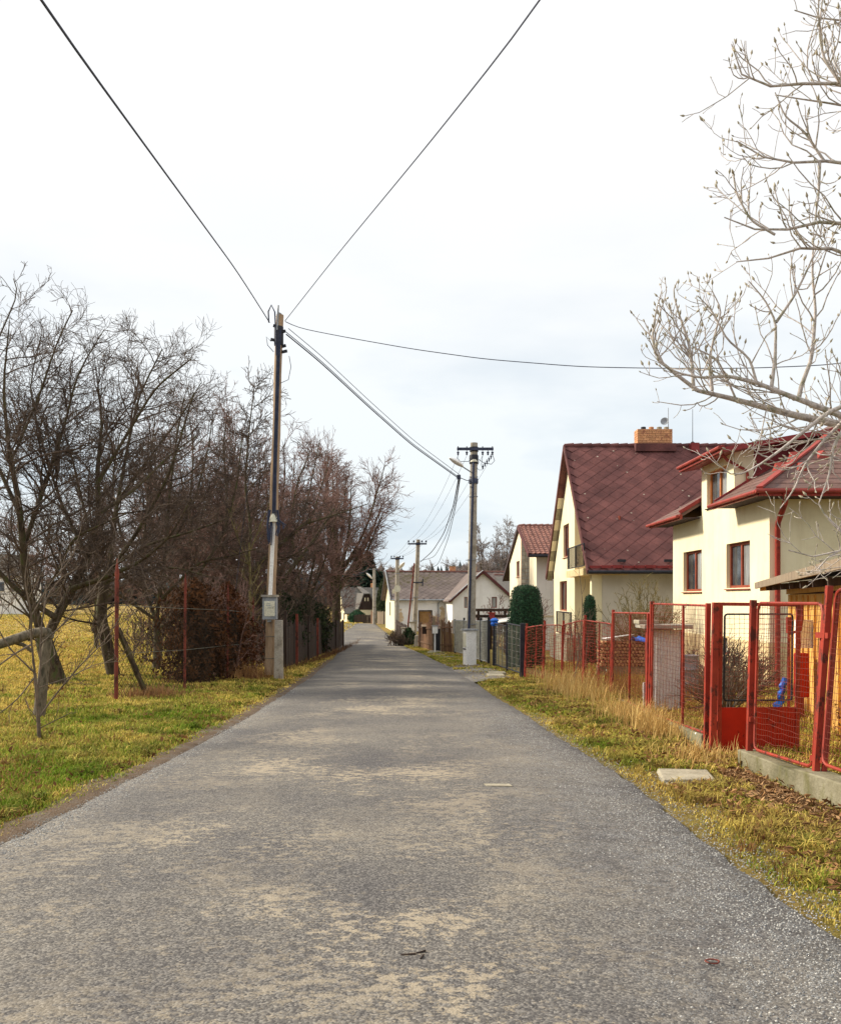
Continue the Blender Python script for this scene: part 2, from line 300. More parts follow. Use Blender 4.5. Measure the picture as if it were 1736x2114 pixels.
# ------------------------------------------------------------------ object helpers
ORG = {}
def V3(p): return Vector(p)
def tag(o, label, cat=None, group=None, kind=None):
    if label: o['label'] = label
    if cat: o['category'] = cat
    if group: o['group'] = group
    if kind: o['kind'] = kind
    return o
def thing(name, label, cat, loc, group=None):
    o = bpy.data.objects.new(name, None); COL.objects.link(o); o.location = loc; o.empty_display_size = .2
    ORG[o.name] = Vector(loc); return tag(o, label, cat, group)
def org(parent): return ORG[parent.name] if parent else Vector((0, 0, 0))
def link(o, parent):
    COL.objects.link(o)
    if parent: o.parent = parent; ORG[o.name] = ORG[parent.name]
    else: ORG[o.name] = Vector((0, 0, 0))
    return o
def np_mesh(name, verts, quads=None, tris=None, col=None, smooth=False):
    me = bpy.data.meshes.new(name); verts = np.ascontiguousarray(verts, dtype=np.float32)
    fs = []; sizes = []
    if quads is not None and len(quads): fs.append(np.asarray(quads, np.int32).ravel()); sizes.append(np.full(len(quads), 4, np.int32))
    if tris is not None and len(tris): fs.append(np.asarray(tris, np.int32).ravel()); sizes.append(np.full(len(tris), 3, np.int32))
    li = np.concatenate(fs); sz = np.concatenate(sizes)
    me.vertices.add(len(verts)); me.vertices.foreach_set('co', verts.ravel())
    me.loops.add(len(li)); me.loops.foreach_set('vertex_index', li)
    me.polygons.add(len(sz)); st = np.zeros(len(sz), np.int32); st[1:] = np.cumsum(sz)[:-1]
    me.polygons.foreach_set('loop_start', st)
    if smooth: me.polygons.foreach_set('use_smooth', np.ones(len(sz), bool))
    if col is not None:
        a = me.color_attributes.new('Col', 'FLOAT_COLOR', 'POINT'); a.data.foreach_set('color', np.ascontiguousarray(col, dtype=np.float32).ravel())
    me.update(calc_edges=True); me.validate(); return me
def np_obj(name, m, parent=None, **k):
    verts = k.pop('verts') - np.array(org(parent)) if parent else k.pop('verts')
    me = np_mesh(name, verts, **k); me.materials.append(M[m] if isinstance(m, str) else m)
    return link(bpy.data.objects.new(name, me), parent)
class MB:
    def __init__(s): s.v = []; s.f = []
    def add(s, vs, fs):
        b = len(s.v); s.v += [tuple(v) for v in vs]; s.f += [tuple(i + b for i in f) for f in fs]; return s
    def quad(s, *p): return s.add(p, [tuple(range(len(p)))])
    def hexa(s, p): return s.add(p, [(3, 2, 1, 0), (4, 5, 6, 7), (0, 1, 5, 4), (1, 2, 6, 5), (2, 3, 7, 6), (3, 0, 4, 7)])
    def box(s, c, d, rz=0.0, m=None):
        x, y, z = d[0] / 2, d[1] / 2, d[2] / 2; ca, sa = math.cos(rz), math.sin(rz)
        p = []
        for q in ((-x, -y, -z), (x, -y, -z), (x, y, -z), (-x, y, -z), (-x, -y, z), (x, -y, z), (x, y, z), (-x, y, z)):
            p.append((c[0] + q[0] * ca - q[1] * sa, c[1] + q[0] * sa + q[1] * ca, c[2] + q[2]))
        return s.hexa(p)
    def bb(s, a, b):
        return s.box([(a[i] + b[i]) / 2 for i in range(3)], [abs(b[i] - a[i]) for i in range(3)])
    def bar(s, p, q, w, t, up=(0, 0, 1)):
        p, q, up = V3(p), V3(q), V3(up); d = (q - p).normalized(); a = d.cross(up)
        if a.length < 1e-4: a = d.cross(Vector((0, 1, 0)))
        a.normalize(); b = a.cross(d).normalized(); a *= w / 2; b *= t / 2
        return s.hexa([p - a - b, p + a - b, p + a + b, p - a + b, q - a - b, q + a - b, q + a + b, q - a + b])
    def tube(s, pts, r, k=8, cap=True):
        pts = [V3(p) for p in pts]; n = len(pts); rs = r if hasattr(r, '__len__') else [r] * n
        ref = Vector((0, 0, 1)); rings = []; u = None
        for i, p in enumerate(pts):
            t = (pts[min(i + 1, n - 1)] - pts[max(i - 1, 0)]).normalized()
            if u is None:
                u = t.cross(ref)
                if u.length < .05: u = t.cross(Vector((0, 1, 0)))
            u = (u - t * u.dot(t)).normalized(); w = t.cross(u)
            rings.append([p + (u * math.cos(6.28318 * j / k) + w * math.sin(6.28318 * j / k)) * rs[i] for j in range(k)])
        vs = [v for g in rings for v in g]; fs = []
        for i in range(n - 1):
            for j in range(k): fs.append((i * k + j, i * k + (j + 1) % k, (i + 1) * k + (j + 1) % k, (i + 1) * k + j))
        if cap: fs += [tuple(reversed(range(k))), tuple((n - 1) * k + j for j in range(k))]
        return s.add(vs, fs)
    def cyl(s, p, q, r0, r1=None, k=12): return s.tube([p, q], [r0, r0 if r1 is None else r1], k)
    def prism(s, poly, ext):
        n = len(poly); e = V3(ext); a = [V3(p) for p in poly]; b = [p + e for p in a]
        fs = [tuple(reversed(range(n))), tuple(range(n, 2 * n))] + [(i, (i + 1) % n, n + (i + 1) % n, n + i) for i in range(n)]
        return s.add(a + b, fs)
    def lathe(s, c, prof_, k=12, axis=(0, 0, 1)):
        ax = V3(axis).normalized(); u = ax.orthogonal().normalized(); w = ax.cross(u); vs = []; fs = []; n = len(prof_)
        for r, h in prof_:
            for j in range(k):
                a = 6.28318 * j / k; vs.append(V3(c) + ax * h + (u * math.cos(a) + w * math.sin(a)) * r)
        for i in range(n - 1):
            for j in range(k): fs.append((i * k + j, i * k + (j + 1) % k, (i + 1) * k + (j + 1) % k, (i + 1) * k + j))
        fs += [tuple(reversed(range(k))), tuple((n - 1) * k + j for j in range(k))]
        return s.add(vs, fs)
    def mesh(s, name, o=Vector((0, 0, 0)), smooth=False):
        me = bpy.data.meshes.new(name); me.from_pydata([(v[0] - o[0], v[1] - o[1], v[2] - o[2]) for v in s.v], [], s.f)
        if smooth: me.polygons.foreach_set('use_smooth', [True] * len(me.polygons))
        me.update(); return me
    def build(s, name, m, parent=None, smooth=False, bevel=0, label=None, **tg):
        me = s.mesh(name, org(parent), smooth); me.materials.append(M[m] if isinstance(m, str) else m)
        o = link(bpy.data.objects.new(name, me), parent)
        if smooth:
            md = o.modifiers.new('edges', 'EDGE_SPLIT'); md.split_angle = R(40)
        if bevel:
            md = o.modifiers.new('bevel', 'BEVEL'); md.width = bevel; md.segments = 2; md.limit_method = 'ANGLE'
        return tag(o, label, **tg)
def inst(name, me, parent, mtx):
    o = bpy.data.objects.new(name, me); link(o, parent); o.matrix_local = Matrix.Translation(-org(parent)) @ mtx; return o
def frame_mtx(p, u, v, n): return Matrix(((u[0], v[0], n[0], p[0]), (u[1], v[1], n[1], p[1]), (u[2], v[2], n[2], p[2]), (0, 0, 0, 1)))

# vectorised tubes for branches and wires: pts (B,n,3), rad (B,n)
def tubes_np(pts, rad, k):
    B, n, _ = pts.shape; t = np.gradient(pts, axis=1); t /= np.linalg.norm(t, axis=2, keepdims=True) + 1e-9
    ref = np.where(np.abs(t[:, :, 2:3]).max(1, keepdims=True) > .97, np.array([[[.96, .28, 0]]]), np.array([[[0, 0, 1.]]]))
    u = np.cross(t, np.broadcast_to(ref, t.shape)); u /= np.linalg.norm(u, axis=2, keepdims=True) + 1e-9; w = np.cross(t, u)
    a = np.arange(k) * 2 * np.pi / k
    ring = pts[:, :, None, :] + rad[:, :, None, None] * (np.cos(a)[None, None, :, None] * u[:, :, None, :] + np.sin(a)[None, None, :, None] * w[:, :, None, :])
    vs = ring.reshape(-1, 3); base = (np.arange(B) * n * k)[:, None, None]; i = np.arange(n - 1)[None, :, None] * k; j = np.arange(k)[None, None, :]; j2 = (j + 1) % k
    q = np.stack([base + i + j, base + i + j2, base + i + k + j2, base + i + k + j], -1).reshape(-1, 4)
    return vs, q
def merge_np(lst):
    vs, qs, o = [], [], 0
    for v, q in lst: vs.append(v); qs.append(q + o); o += len(v)
    return np.concatenate(vs), np.concatenate(qs)
def nrm(a): return a / (np.linalg.norm(a, axis=-1, keepdims=True) + 1e-9)
def resample(pl, n):
    pl = np.asarray(pl, float); d = np.r_[0, np.cumsum(np.linalg.norm(np.diff(pl, axis=0), axis=1))]
    # smooth through the control points
    tt = np.linspace(0, d[-1], 4 * n); q = np.stack([np.interp(tt, d, pl[:, i]) for i in range(3)], 1)
    kk = max(3, 4 * n // (2 * len(pl)) * 2 + 1); qp = np.pad(q, ((kk // 2, kk // 2), (0, 0)), mode='reflect', reflect_type='odd'); ker = np.hanning(kk + 2)[1:-1]; ker /= ker.sum()
    q = np.stack([np.convolve(qp[:, i], ker, 'valid') for i in range(3)], 1)
    d = np.r_[0, np.cumsum(np.linalg.norm(np.diff(q, axis=0), axis=1))]; tt = np.linspace(0, d[-1], n)
    return np.stack([np.interp(tt, d, q[:, i]) for i in range(3)], 1)
def grow(seeds, levels, rmin=.006, g=None):
    """seeds: list of (control points, r0, r1); levels: dicts. Returns list of (pts, rad) per level, seeds first."""
    g = g or rng; n0 = 14
    pts = np.stack([resample(s[0], n0) for s in seeds]); rad = np.stack([np.linspace(s[1], s[2], n0) for s in seeds])
    out = [(pts, rad)]
    for L_ in levels:
        B, n, _ = pts.shape; ln = np.linalg.norm(np.diff(pts, axis=1), axis=2).sum(1)
        cnt = np.maximum(0, np.round(L_['per_m'] * ln * g.uniform(.7, 1.3, B))).astype(int) if 'per_m' in L_ else np.full(B, L_['n'])
        cnt = np.minimum(cnt, L_.get('max', 60)); idx = np.repeat(np.arange(B), cnt); K = len(idx)
        if K == 0: break
        t = g.uniform(L_.get('t0', .15), 1, K); fi = t * (n - 1); i0 = np.minimum(fi.astype(int), n - 2); fr = (fi - i0)[:, None]
        p = pts[idx, i0] * (1 - fr) + pts[idx, i0 + 1] * fr; r = rad[idx, i0] * (1 - fr[:, 0]) + rad[idx, i0 + 1] * fr[:, 0]
        tan = nrm(pts[idx, i0 + 1] - pts[idx, i0]); az = nrm(g.normal(size=(K, 3)) * np.array(L_.get('flat', (1, 1, 1)))); az = nrm(az - tan * (az * tan).sum(1, keepdims=True))
        ang = g.normal(R(L_['ang']), R(L_.get('dang', 12)), K)[:, None]; d = nrm(np.cos(ang) * tan + np.sin(ang) * az)
        le = np.maximum(L_.get('lmin', .12), L_['len'] * g.uniform(.55, 1.25, K) * (1.15 - L_.get('tip', .55) * t) * np.clip(ln[idx] / max(np.median(ln), .01), .5, 1.6))
        ns = L_.get('segs', 5); q = [p]; up = np.array([0, 0, L_.get('up', .1)])
        for s in range(ns):
            d = nrm(d + g.normal(size=(K, 3)) * L_.get('wander', .15) + up); p = p + d * (le / ns)[:, None]; q.append(p)
        pts = np.stack(q, 1); r0 = np.maximum(rmin, np.minimum(r * .72, L_.get('rmax', 9)) * g.uniform(.7, 1, K)); r1 = np.maximum(rmin * .8, r0 * L_.get('taper', .35))
        rad = r0[:, None] + (r1 - r0)[:, None] * np.linspace(0, 1, ns + 1)[None, :]
        out.append((pts, rad))
    return out
def tree(name, label, cat, base, seeds, levels, bark, twig, ntrunk=1, rmin=.006, ks=(9, 6, 4, 3, 3, 3), seed=1, group=None, extra=None):
    g = np.random.default_rng(seed); t = thing(name, label, cat, base, group); out = grow(seeds, levels, rmin, g)
    v, q = merge_np([tubes_np(p, r, ks[i]) for i, (p, r) in enumerate(out[:ntrunk])]); np_obj('trunk', bark, t, verts=v, quads=q, smooth=True)
    v, q = merge_np([tubes_np(p, r, ks[i + ntrunk]) for i, (p, r) in enumerate(out[ntrunk:])]); np_obj('crown', twig, t, verts=v, quads=q, smooth=True)
    return t, out

# walls with window holes: o = lower corner, u = unit vector along, n = outward; top(u) gives the height
def wall(mb, o, u, n, W, top, holes=(), setback=.14, extra=(), bot=0.0):
    o, u, n = V3(o), V3(u), V3(n); z = Vector((0, 0, 1)); cuts = sorted(set([0.0, W] + list(extra) + [h[0] for h in holes] + [h[1] for h in holes]))
    at = lambda a, b: o + u * a + z * b
    for a, b in zip(cuts[:-1], cuts[1:]):
        m = (a + b) / 2; zc = bot; hs = sorted([h for h in holes if h[0] <= m <= h[1]], key=lambda h: h[2])
        for h in hs: mb.quad(at(a, zc), at(b, zc), at(b, h[2]), at(a, h[2])); zc = h[3]
        mb.quad(at(a, zc), at(b, zc), at(b, top(b)), at(a, top(a)))
    for a, b, c, d in holes:
        i = -n * setback
        for p, q in (((a, c), (b, c)), ((b, c), (b, d)), ((b, d), (a, d)), ((a, d), (a, c))):
            P1, P2 = at(*p), at(*q); mb.quad(P1, P2, P2 + i, P1 + i)
    return mb
def window(parent, o, u, n, h, setback=.1, fm='frame_brown', panes=2, sill='frame_brown', fw=.07, curt=True):
    o, u, n = V3(o), V3(u), V3(n); z = Vector((0, 0, 1)); a, b, c, d = h; q = o - n * setback
    at = lambda x, y: q + u * x + z * y
    f = MB(); s = fw / 2
    for p1, p2 in (((a, c + s), (b, c + s)), ((a, d - s), (b, d - s))): f.bar(at(*p1), at(*p2), .06, fw, z)
    xs = [a + s] + [a + (b - a) * i / panes for i in range(1, panes)] + [b - s]
    for x in xs: f.bar(at(x, c + fw), at(x, d - fw), fw if x in (xs[0], xs[-1]) else fw * 1.25, .062, n)
    w = f.build('window', fm, parent)
    for x0, x1 in zip(xs[:-1], xs[1:]):
        MB().prism([at(x0, c + .01) - n * .02, at(x1, c + .01) - n * .02, at(x1, d - .01) - n * .02, at(x0, d - .01) - n * .02], -n * .012).build('pane', 'glass_curtain' if (curt and x0 == xs[0]) else 'glass', w)
    if sill:
        e = n * (setback + .06)
        MB().hexa([at(a - .04, c - .05), at(b + .04, c - .05), at(b + .04, c - .05) + e, at(a - .04, c - .05) + e, at(a - .04, c - .005), at(b + .04, c - .005), at(b + .04, c - .03) + e, at(a - .04, c - .03) + e]).build('sill', sill, w)
    return w

# ------------------------------------------------------------------ setting: ground, road, driveway
def graded(a, b, d0, gr, c=0.0):
    xs = [c]; d = d0
    while xs[-1] < b: xs.append(xs[-1] + d); d *= gr
    ys = [c]; d = d0
    while ys[-1] > a: ys.append(ys[-1] - d); d *= gr
    return np.array(sorted(set(xs + ys)))
gx = graded(-700, 700, .22, 1.035); gy = graded(-60, 1300, .25, 1.03, 6.0)
XX, YY = np.meshgrid(gx, gy); ZZ = gz(XX, YY)
inr = (XX > roadL(YY) - .05) & (XX < roadR(YY) + .05) & (YY < 92)
ZZ = np.where(inr, ZZ - .05, ZZ); ZZ = ZZ + np.where(inr, 0, np.clip(np.maximum(roadL(YY) - XX, XX - roadR(YY)), 0, 1) * .03 * wob(XX, YY, 3.1))
nx, ny = len(gx), len(gy); ii = (np.arange(ny - 1)[:, None] * nx + np.arange(nx - 1)[None, :])
gq = np.stack([ii, ii + 1, ii + nx + 1, ii + nx], -1).reshape(-1, 4)
gr_ = np_obj('ground', 'ground', None, verts=np.stack([XX, YY, ZZ], -1).reshape(-1, 3), quads=gq, smooth=True); gr_['kind'] = 'structure'
def ribbon(name, m, Ls, Rs, n=14, lift=0.012, droop=.06, crown=.03, jag=.06):
    Ls, Rs = np.array(Ls), np.array(Rs); s = np.linspace(0, 1, n); s = np.r_[-.012, s, 1.012]
    X = Ls[:, None, 0] * (1 - s) + Rs[:, None, 0] * s; Y = Ls[:, None, 1] * (1 - s) + Rs[:, None, 1] * s
    ed = np.clip(np.minimum(s, 1 - s) * 12, 0, 1); X = X + (1 - ed) * jag * wob(X * 0 + Y, Y * .3 + (s > .5) * 7, 4.0)
    Z = prof(Y) + lift + crown * (1 - (2 * s - 1) ** 2); Z[:, 0] -= droop; Z[:, -1] -= droop
    r, c = X.shape; i = np.arange(r - 1)[:, None] * c + np.arange(c - 1)[None, :]
    o = np_obj(name, m, None, verts=np.stack([X, Y, Z], -1).reshape(-1, 3), quads=np.stack([i, i + 1, i + c + 1, i + c], -1).reshape(-1, 4), smooth=True); o['kind'] = 'structure'; return o
ys = np.r_[np.arange(-30, 3, 2.0), np.arange(3, 30, .25), np.arange(30, 92.1, .8)]
Lp = [(float(roadL(y)), y) for y in ys]; Rp = [(float(roadR(y)), y) for y in ys]
tl = resample([(-7.5, 92, 0), (-7.9, 95, 0), (-9.6, 97.3, 0), (-14, 98.8, 0), (-24, 99.5, 0), (-60, 100, 0)], 24)[1:, :2]
tr = resample([(-4.4, 92, 0), (-4.9, 97, 0), (-7.2, 101, 0), (-12, 103, 0), (-24, 103.8, 0), (-60, 104.4, 0)], 24)[1:, :2]
ribbon('road', 'road', Lp + [tuple(a) for a in tl], Rp + [tuple(a) for a in tr])
# dirt shoulder strips beside the asphalt, and the gravel drive to the black gate
def strip(name, m, pl, pr, lift=.035):
    a = np.array(pl); b = np.array(pr); s = np.linspace(0, 1, 7); X = a[:, None, 0] * (1 - s) + b[:, None, 0] * s; Y = a[:, None, 1] * (1 - s) + b[:, None, 1] * s
    Z = gz(X, Y) + lift * np.sin(np.pi * np.clip(s, .0, 1)) ** .5 - .01; r, c = X.shape; i = np.arange(r - 1)[:, None] * c + np.arange(c - 1)[None, :]
    o = np_obj(name, m, None, verts=np.stack([X, Y, Z], -1).reshape(-1, 3), quads=np.stack([i, i + 1, i + c + 1, i + c], -1).reshape(-1, 4), smooth=True); o['kind'] = 'structure'
ys2 = np.arange(2, 40, .2)
strip('dirt_shoulder', 'dirt', [(float(roadL(y)) - .34 - .18 * float(wob(y, y, 1.3)), y) for y in ys2], [(float(roadL(y)) + .06, y) for y in ys2])
#strip('gravel_shoulder', 'gravel', [(float(roadR(y)) - .06, y) for y in ys2 if y < 24], [(float(roadR(y)) + .08 + .16 * float(wob(y, y, 1.1, 2)), y) for y in ys2 if y < 24])
dl_ = [(2.75, 26.0), (2.68, 29), (2.6, 32.4), (2.5, 34.0)]; dr_ = [(1.3, 24.3), (1.15, 27), (.95, 31), (.85, 34.4)]
strip('driveway', 'gravel', resample([(p[0], p[1], 0) for p in dr_], 14)[:, :2], resample([(p[0], p[1], 0) for p in dl_], 14)[:, :2], .05)
strip('stony_verge', 'gravel', [(float(roadR(y)) - .05, y) for y in np.arange(34.2, 62, .4)], [(float(roadR(y)) + 1.35 - .5 * (y > 48), y) for y in np.arange(34.2, 62, .4)], .03)
# ------------------------------------------------------------------ houses
Z3 = Vector((0, 0, 1))
def diamond_tile(name, side, th=.012):
    h = side * .7071 * 1.04; tilt = .018
    p = [(0, -h, tilt), (h, 0, tilt * .5), (0, h, 0), (-h, 0, tilt * .5)]
    return MB().hexa([(a, b, c) for a, b, c in p] + [(a * .985, b * .985, c + th) for a, b, c in p]).mesh(name)
def diamond_roof(roof, o, u, s, W, Ls, side, m, cap=300, umin=None):
    o, u, s = V3(o), V3(u), V3(s); n = u.cross(s).normalized()
    if n.z < 0: n = -n
    me = diamond_tile('tile', side); me.materials.append(M[m]); h = side * .7071; cells = []; r = 0; v = h * .6
    while v < Ls - .02:
        x = h * (1.0 + (r % 2))
        while x < W: cells.append((x, v)); x += 2 * h
        v += h; r += 1
    cells.sort(key=lambda c: c[1] * .6 + c[0])
    rest = MB()
    for i, (x, v) in enumerate(cells):
        sc = Matrix.Diagonal((1, min(1, (Ls - v) / h * .98 if v + h > Ls else 1), 1, 1))
        mt = frame_mtx(o + u * x + s * v + n * .012, u, s, n) @ Matrix.Rotation(random.gauss(0, .012), 4, 'Z') @ sc
        if i < cap: inst('tile', me, roof, mt)
        else:
            b = len(rest.v); rest.v += [tuple(mt @ q.co) for q in me.vertices]; rest.f += [tuple(k + b for k in f.vertices) for f in me.polygons]
    if rest.v: rest.build('tile_field', m, roof, kind='stuff')
def slab(mb, a, b, c, d, th):
    a, b, c, d = map(V3, (a, b, c, d)); n = (b - a).cross(d - a).normalized()
    if n.z < 0: n = -n
    e = -n * th; return mb.hexa([a + e, b + e, c + e, d + e, a, b, c, d])
def railing(parent, p, q, h, n, name='railing', m='black', slats=None):
    mb = MB(); p, q = V3(p), V3(q)
    mb.bar(p + Z3 * h, q + Z3 * h, .05, .04).bar(p + Z3 * .08, q + Z3 * .08, .04, .03)
    r = mb.build(name, m, parent)
    for i in range(n + 1):
        a = p.lerp(q, i / n); MB().bar(a + Z3 * .1, a + Z3 * (h - .02), .045 if i % (max(1, n // 2)) == 0 else .028, .03).build('baluster', m, r)
    return r

def house_maroon():
    o = Vector((6.7, 36, -1.05)); t = thing('gable_house', 'cream house with steep maroon diamond tile roof and brick chimney', 'house', o)
    ev, rz, yr = 2.8, 8.35, 41.1; topY = lambda d: min(ev + (d) * (rz - ev) / 5.1, ev + (10.2 - d) * (rz - ev) / 5.1) + 1.05
    # gable wall (far part flush, near part recessed behind a loggia)
    u, n = Vector((0, 1, 0)), Vector((-1, 0, 0)); og = Vector((6.7, 40.0, -1.05))
    hU = (1.55, 3.2, 4.5, 6.0); hL = (2.1, 4.3, 2.0, 3.4)
    w = MB(); wall(w, og, u, n, 6.2, lambda d: topY(d + 4.0), [hU, hL], .16, [1.1])
    wall(w, (8.1, 36, -1.05), u, n, 4.0, lambda d: topY(d))
    w.quad((6.7, 40, -1.05), (8.1, 40, -1.05), (8.1, 40, topY(4) - 1.05), (6.7, 40, topY(4) - 1.05))
    w.bb((6.7, 36.02, -1.05), (7.1, 36.4, 2.45))
    MB().quad((7.1, 36, -1.05), (16, 36, -1.05), (16, 36, 2.8), (7.1, 36, 2.8)).build('side_wall', 'plaster_grey', t)
    w.quad((6.7, 46.2, -1.05), (16, 46.2, -1.05), (16, 46.2, 2.8), (6.7, 46.2, 2.8))
    w.quad((16, 36, -1.05), (16, 46.2, -1.05), (16, 46.2, 2.8), (16, 41.1, 8.3), (16, 36, 2.8))
    w.build('wall', 'plaster_cream', t)
    window(t, og, u, n, hU, .12); window(t, og, u, n, hL, .12)
    MB().bb((8.07, 37.4, 2.75), (8.13, 38.5, 4.9)).build('balcony_door', 'frame_brown', t)
    MB().bb((8.06, 37.2, -.9), (8.12, 38.3, 1.2)).build('door', 'frame_brown', t)
    # balcony
    b = MB().bb((6.35, 35.95, 2.45), (8.1, 40.1, 2.72)).build('balcony', 'plaster_ochre', t)
    railing(b, (6.4, 36.0, 2.74), (6.4, 40.05, 2.74), .95, 15)
    railing(t, (6.15, 37.6, -.05), (6.15, 41.6, -.05), 1.0, 14, 'terrace_railing'); MB().bb((5.9, 37.2, -1.1), (6.7, 42, -.05)).build('terrace', 'slab', t)
    # roof
    x0, x1 = 6.42, 16.3; e0 = (35.3, 2.62); k = (rz - e0[1]) / (yr - e0[0]); r = MB()
    slab(r, (x0, 35.3, 2.62), (x1, 35.3, 2.62), (x1, yr, rz), (x0, yr, rz), .14); slab(r, (x0, 46.9, 2.62), (x1, 46.9, 2.62), (x1, yr, rz), (x0, yr, rz), .14)
    roof = r.build('roof', 'roof_maroon', t); s = Vector((0, yr - 35.3, rz - 2.62)); Ls = s.length; s.normalize()
    diamond_roof(roof, (x0, 35.3, 2.62), (1, 0, 0), s, 9.0, Ls, .42, 'roof_maroon')
    cap = MB()
    for i in range(24): cap.tube([(x0 + i * .4, yr, rz + .0), (x0 + i * .4 + .42, yr, rz + .02)], [.10, .12], 8)
    cap.build('ridge_cap', 'roof_maroon', roof, smooth=True)
    MB().bar((x0 - .02, 35.25, 2.55), (x0 - .02, yr, rz - .03), .05, .2, (0, -1, 1)).bar((x0 - .02, 46.95, 2.55), (x0 - .02, yr, rz - .03), .05, .2, (0, 1, 1)).build('barge_board', 'roof_maroon', roof)
    for i in range(12):   # soffit boards under the far verge, alternating
        f0, f1 = i / 12, (i + .96) / 12; A = Vector((6.44, 46.85, 2.47)); B = Vector((6.44, yr + .02, rz - .17)); p, q = A.lerp(B, f0), A.lerp(B, f1); dx = Vector((.27, 0, 0))
        MB().hexa([p - Z3 * .03, q - Z3 * .03, q + dx - Z3 * .03, p + dx - Z3 * .03, p, q, q + dx, p + dx]).build('soffit_board', 'plaster_peach' if i % 2 else 'slab', roof)
    MB().tube([(x0, 35.22, 2.55), (x1, 35.22, 2.55)], .07, 8).build('gutter', 'black', roof)
    for x in (7.6, 9.4): MB().bb((x, 35.5, 2.95), (x + .32, 35.56, 3.05)).build('snow_guard', 'black', roof)
    # red eave flashing course
    fl = MB()
    for i in range(22): fl.bb((6.5 + i * .43, 35.32, 2.70), (6.9 + i * .43, 35.5, 2.8 + .01 * (i % 3)))
    fl.build('eave_flashing', 'roof_red', roof)
    # chimney of single bricks
    cx0, cx1, cy0, cy1, cz0, cz1 = 9.63, 11.17, 40.8, 41.45, 8.15, 9.06
    ch = MB().bb((cx0 + .012, cy0 + .012, cz0), (cx1 - .012, cy1 - .012, cz1 - .01)).build('chimney', 'mortar', roof)
    MB().bb((cx0 - .12, cy0 - .18, 8.05), (cx1 + .12, cy1 + .15, 8.4)).build('flashing', 'roof_maroon', roof)
    bl = (cx1 - cx0) / 6; bme = MB().box((0, 0, 0), (bl - .014, .05, .088)).mesh('brick'); bme.materials.append(M['brick']); rows = 9; bh = (cz1 - cz0) / rows
    for rr in range(1, rows):
        z = cz0 + (rr + .5) * bh; off = (rr % 2) * bl / 2
        for c_ in range(7):
            a = cx0 + c_ * bl - off; b_ = a + bl; a, b_ = max(a, cx0), min(b_, cx1)
            if b_ - a < .06: continue
            inst('brick', bme, ch, Matrix.Translation(((a + b_) / 2, cy0 + .015 + random.uniform(-.004, .004), z)) @ Matrix.Diagonal(((b_ - a) / bl, 1, 1, 1)))
        for c_ in range(3):
            inst('brick', bme, ch, Matrix.Translation((cx0 + .015, cy0 + .11 + c_ * .215, z)) @ Matrix.Rotation(R(90), 4, 'Z') @ Matrix.Diagonal((.82, 1, 1, 1)))
    for i, (fx, m_) in enumerate(((9.95, 'black'), (10.3, 'brick'), (10.66, 'slab'), (10.98, 'slab'))):
        MB().lathe((fx, 41.1, 9.05), [(.11, 0), (.11, .14), (.095, .15), (.095, .1)], 12).build('flue', m_, roof, smooth=True)
    d = MB().lathe((10.86, 40.95, 9.42), [(.0, .05), (.1, .03), (.17, -.02), (.18, -.03), (.16, -.03), (.09, .015), (.0, .03)], 14, (0.35, .9, -.2)).build('satellite_dish', 'grey_metal', roof, smooth=True)
    MB().cyl((11.05, 41.05, 9.0), (11.05, 41.05, 10.05), .02, .012, 6).bar((11.05, 41.05, 9.45), (10.88, 40.98, 9.42), .03, .03).build('antenna_mast', 'grey_metal', roof)
    MB().cyl((12.15, 41.1, 8.3), (12.15, 41.1, 10.0), .016, .01, 6).lathe((12.15, 41.1, 8.5), [(.1, 0), (.02, .06)], 8).build('lightning_rod', 'black', roof)
    MB().bb((11.95, 40.6, 8.0), (12.3, 41.0, 8.42)).build('roof_vent', 'roof_red', roof)
    return t
house_maroon()

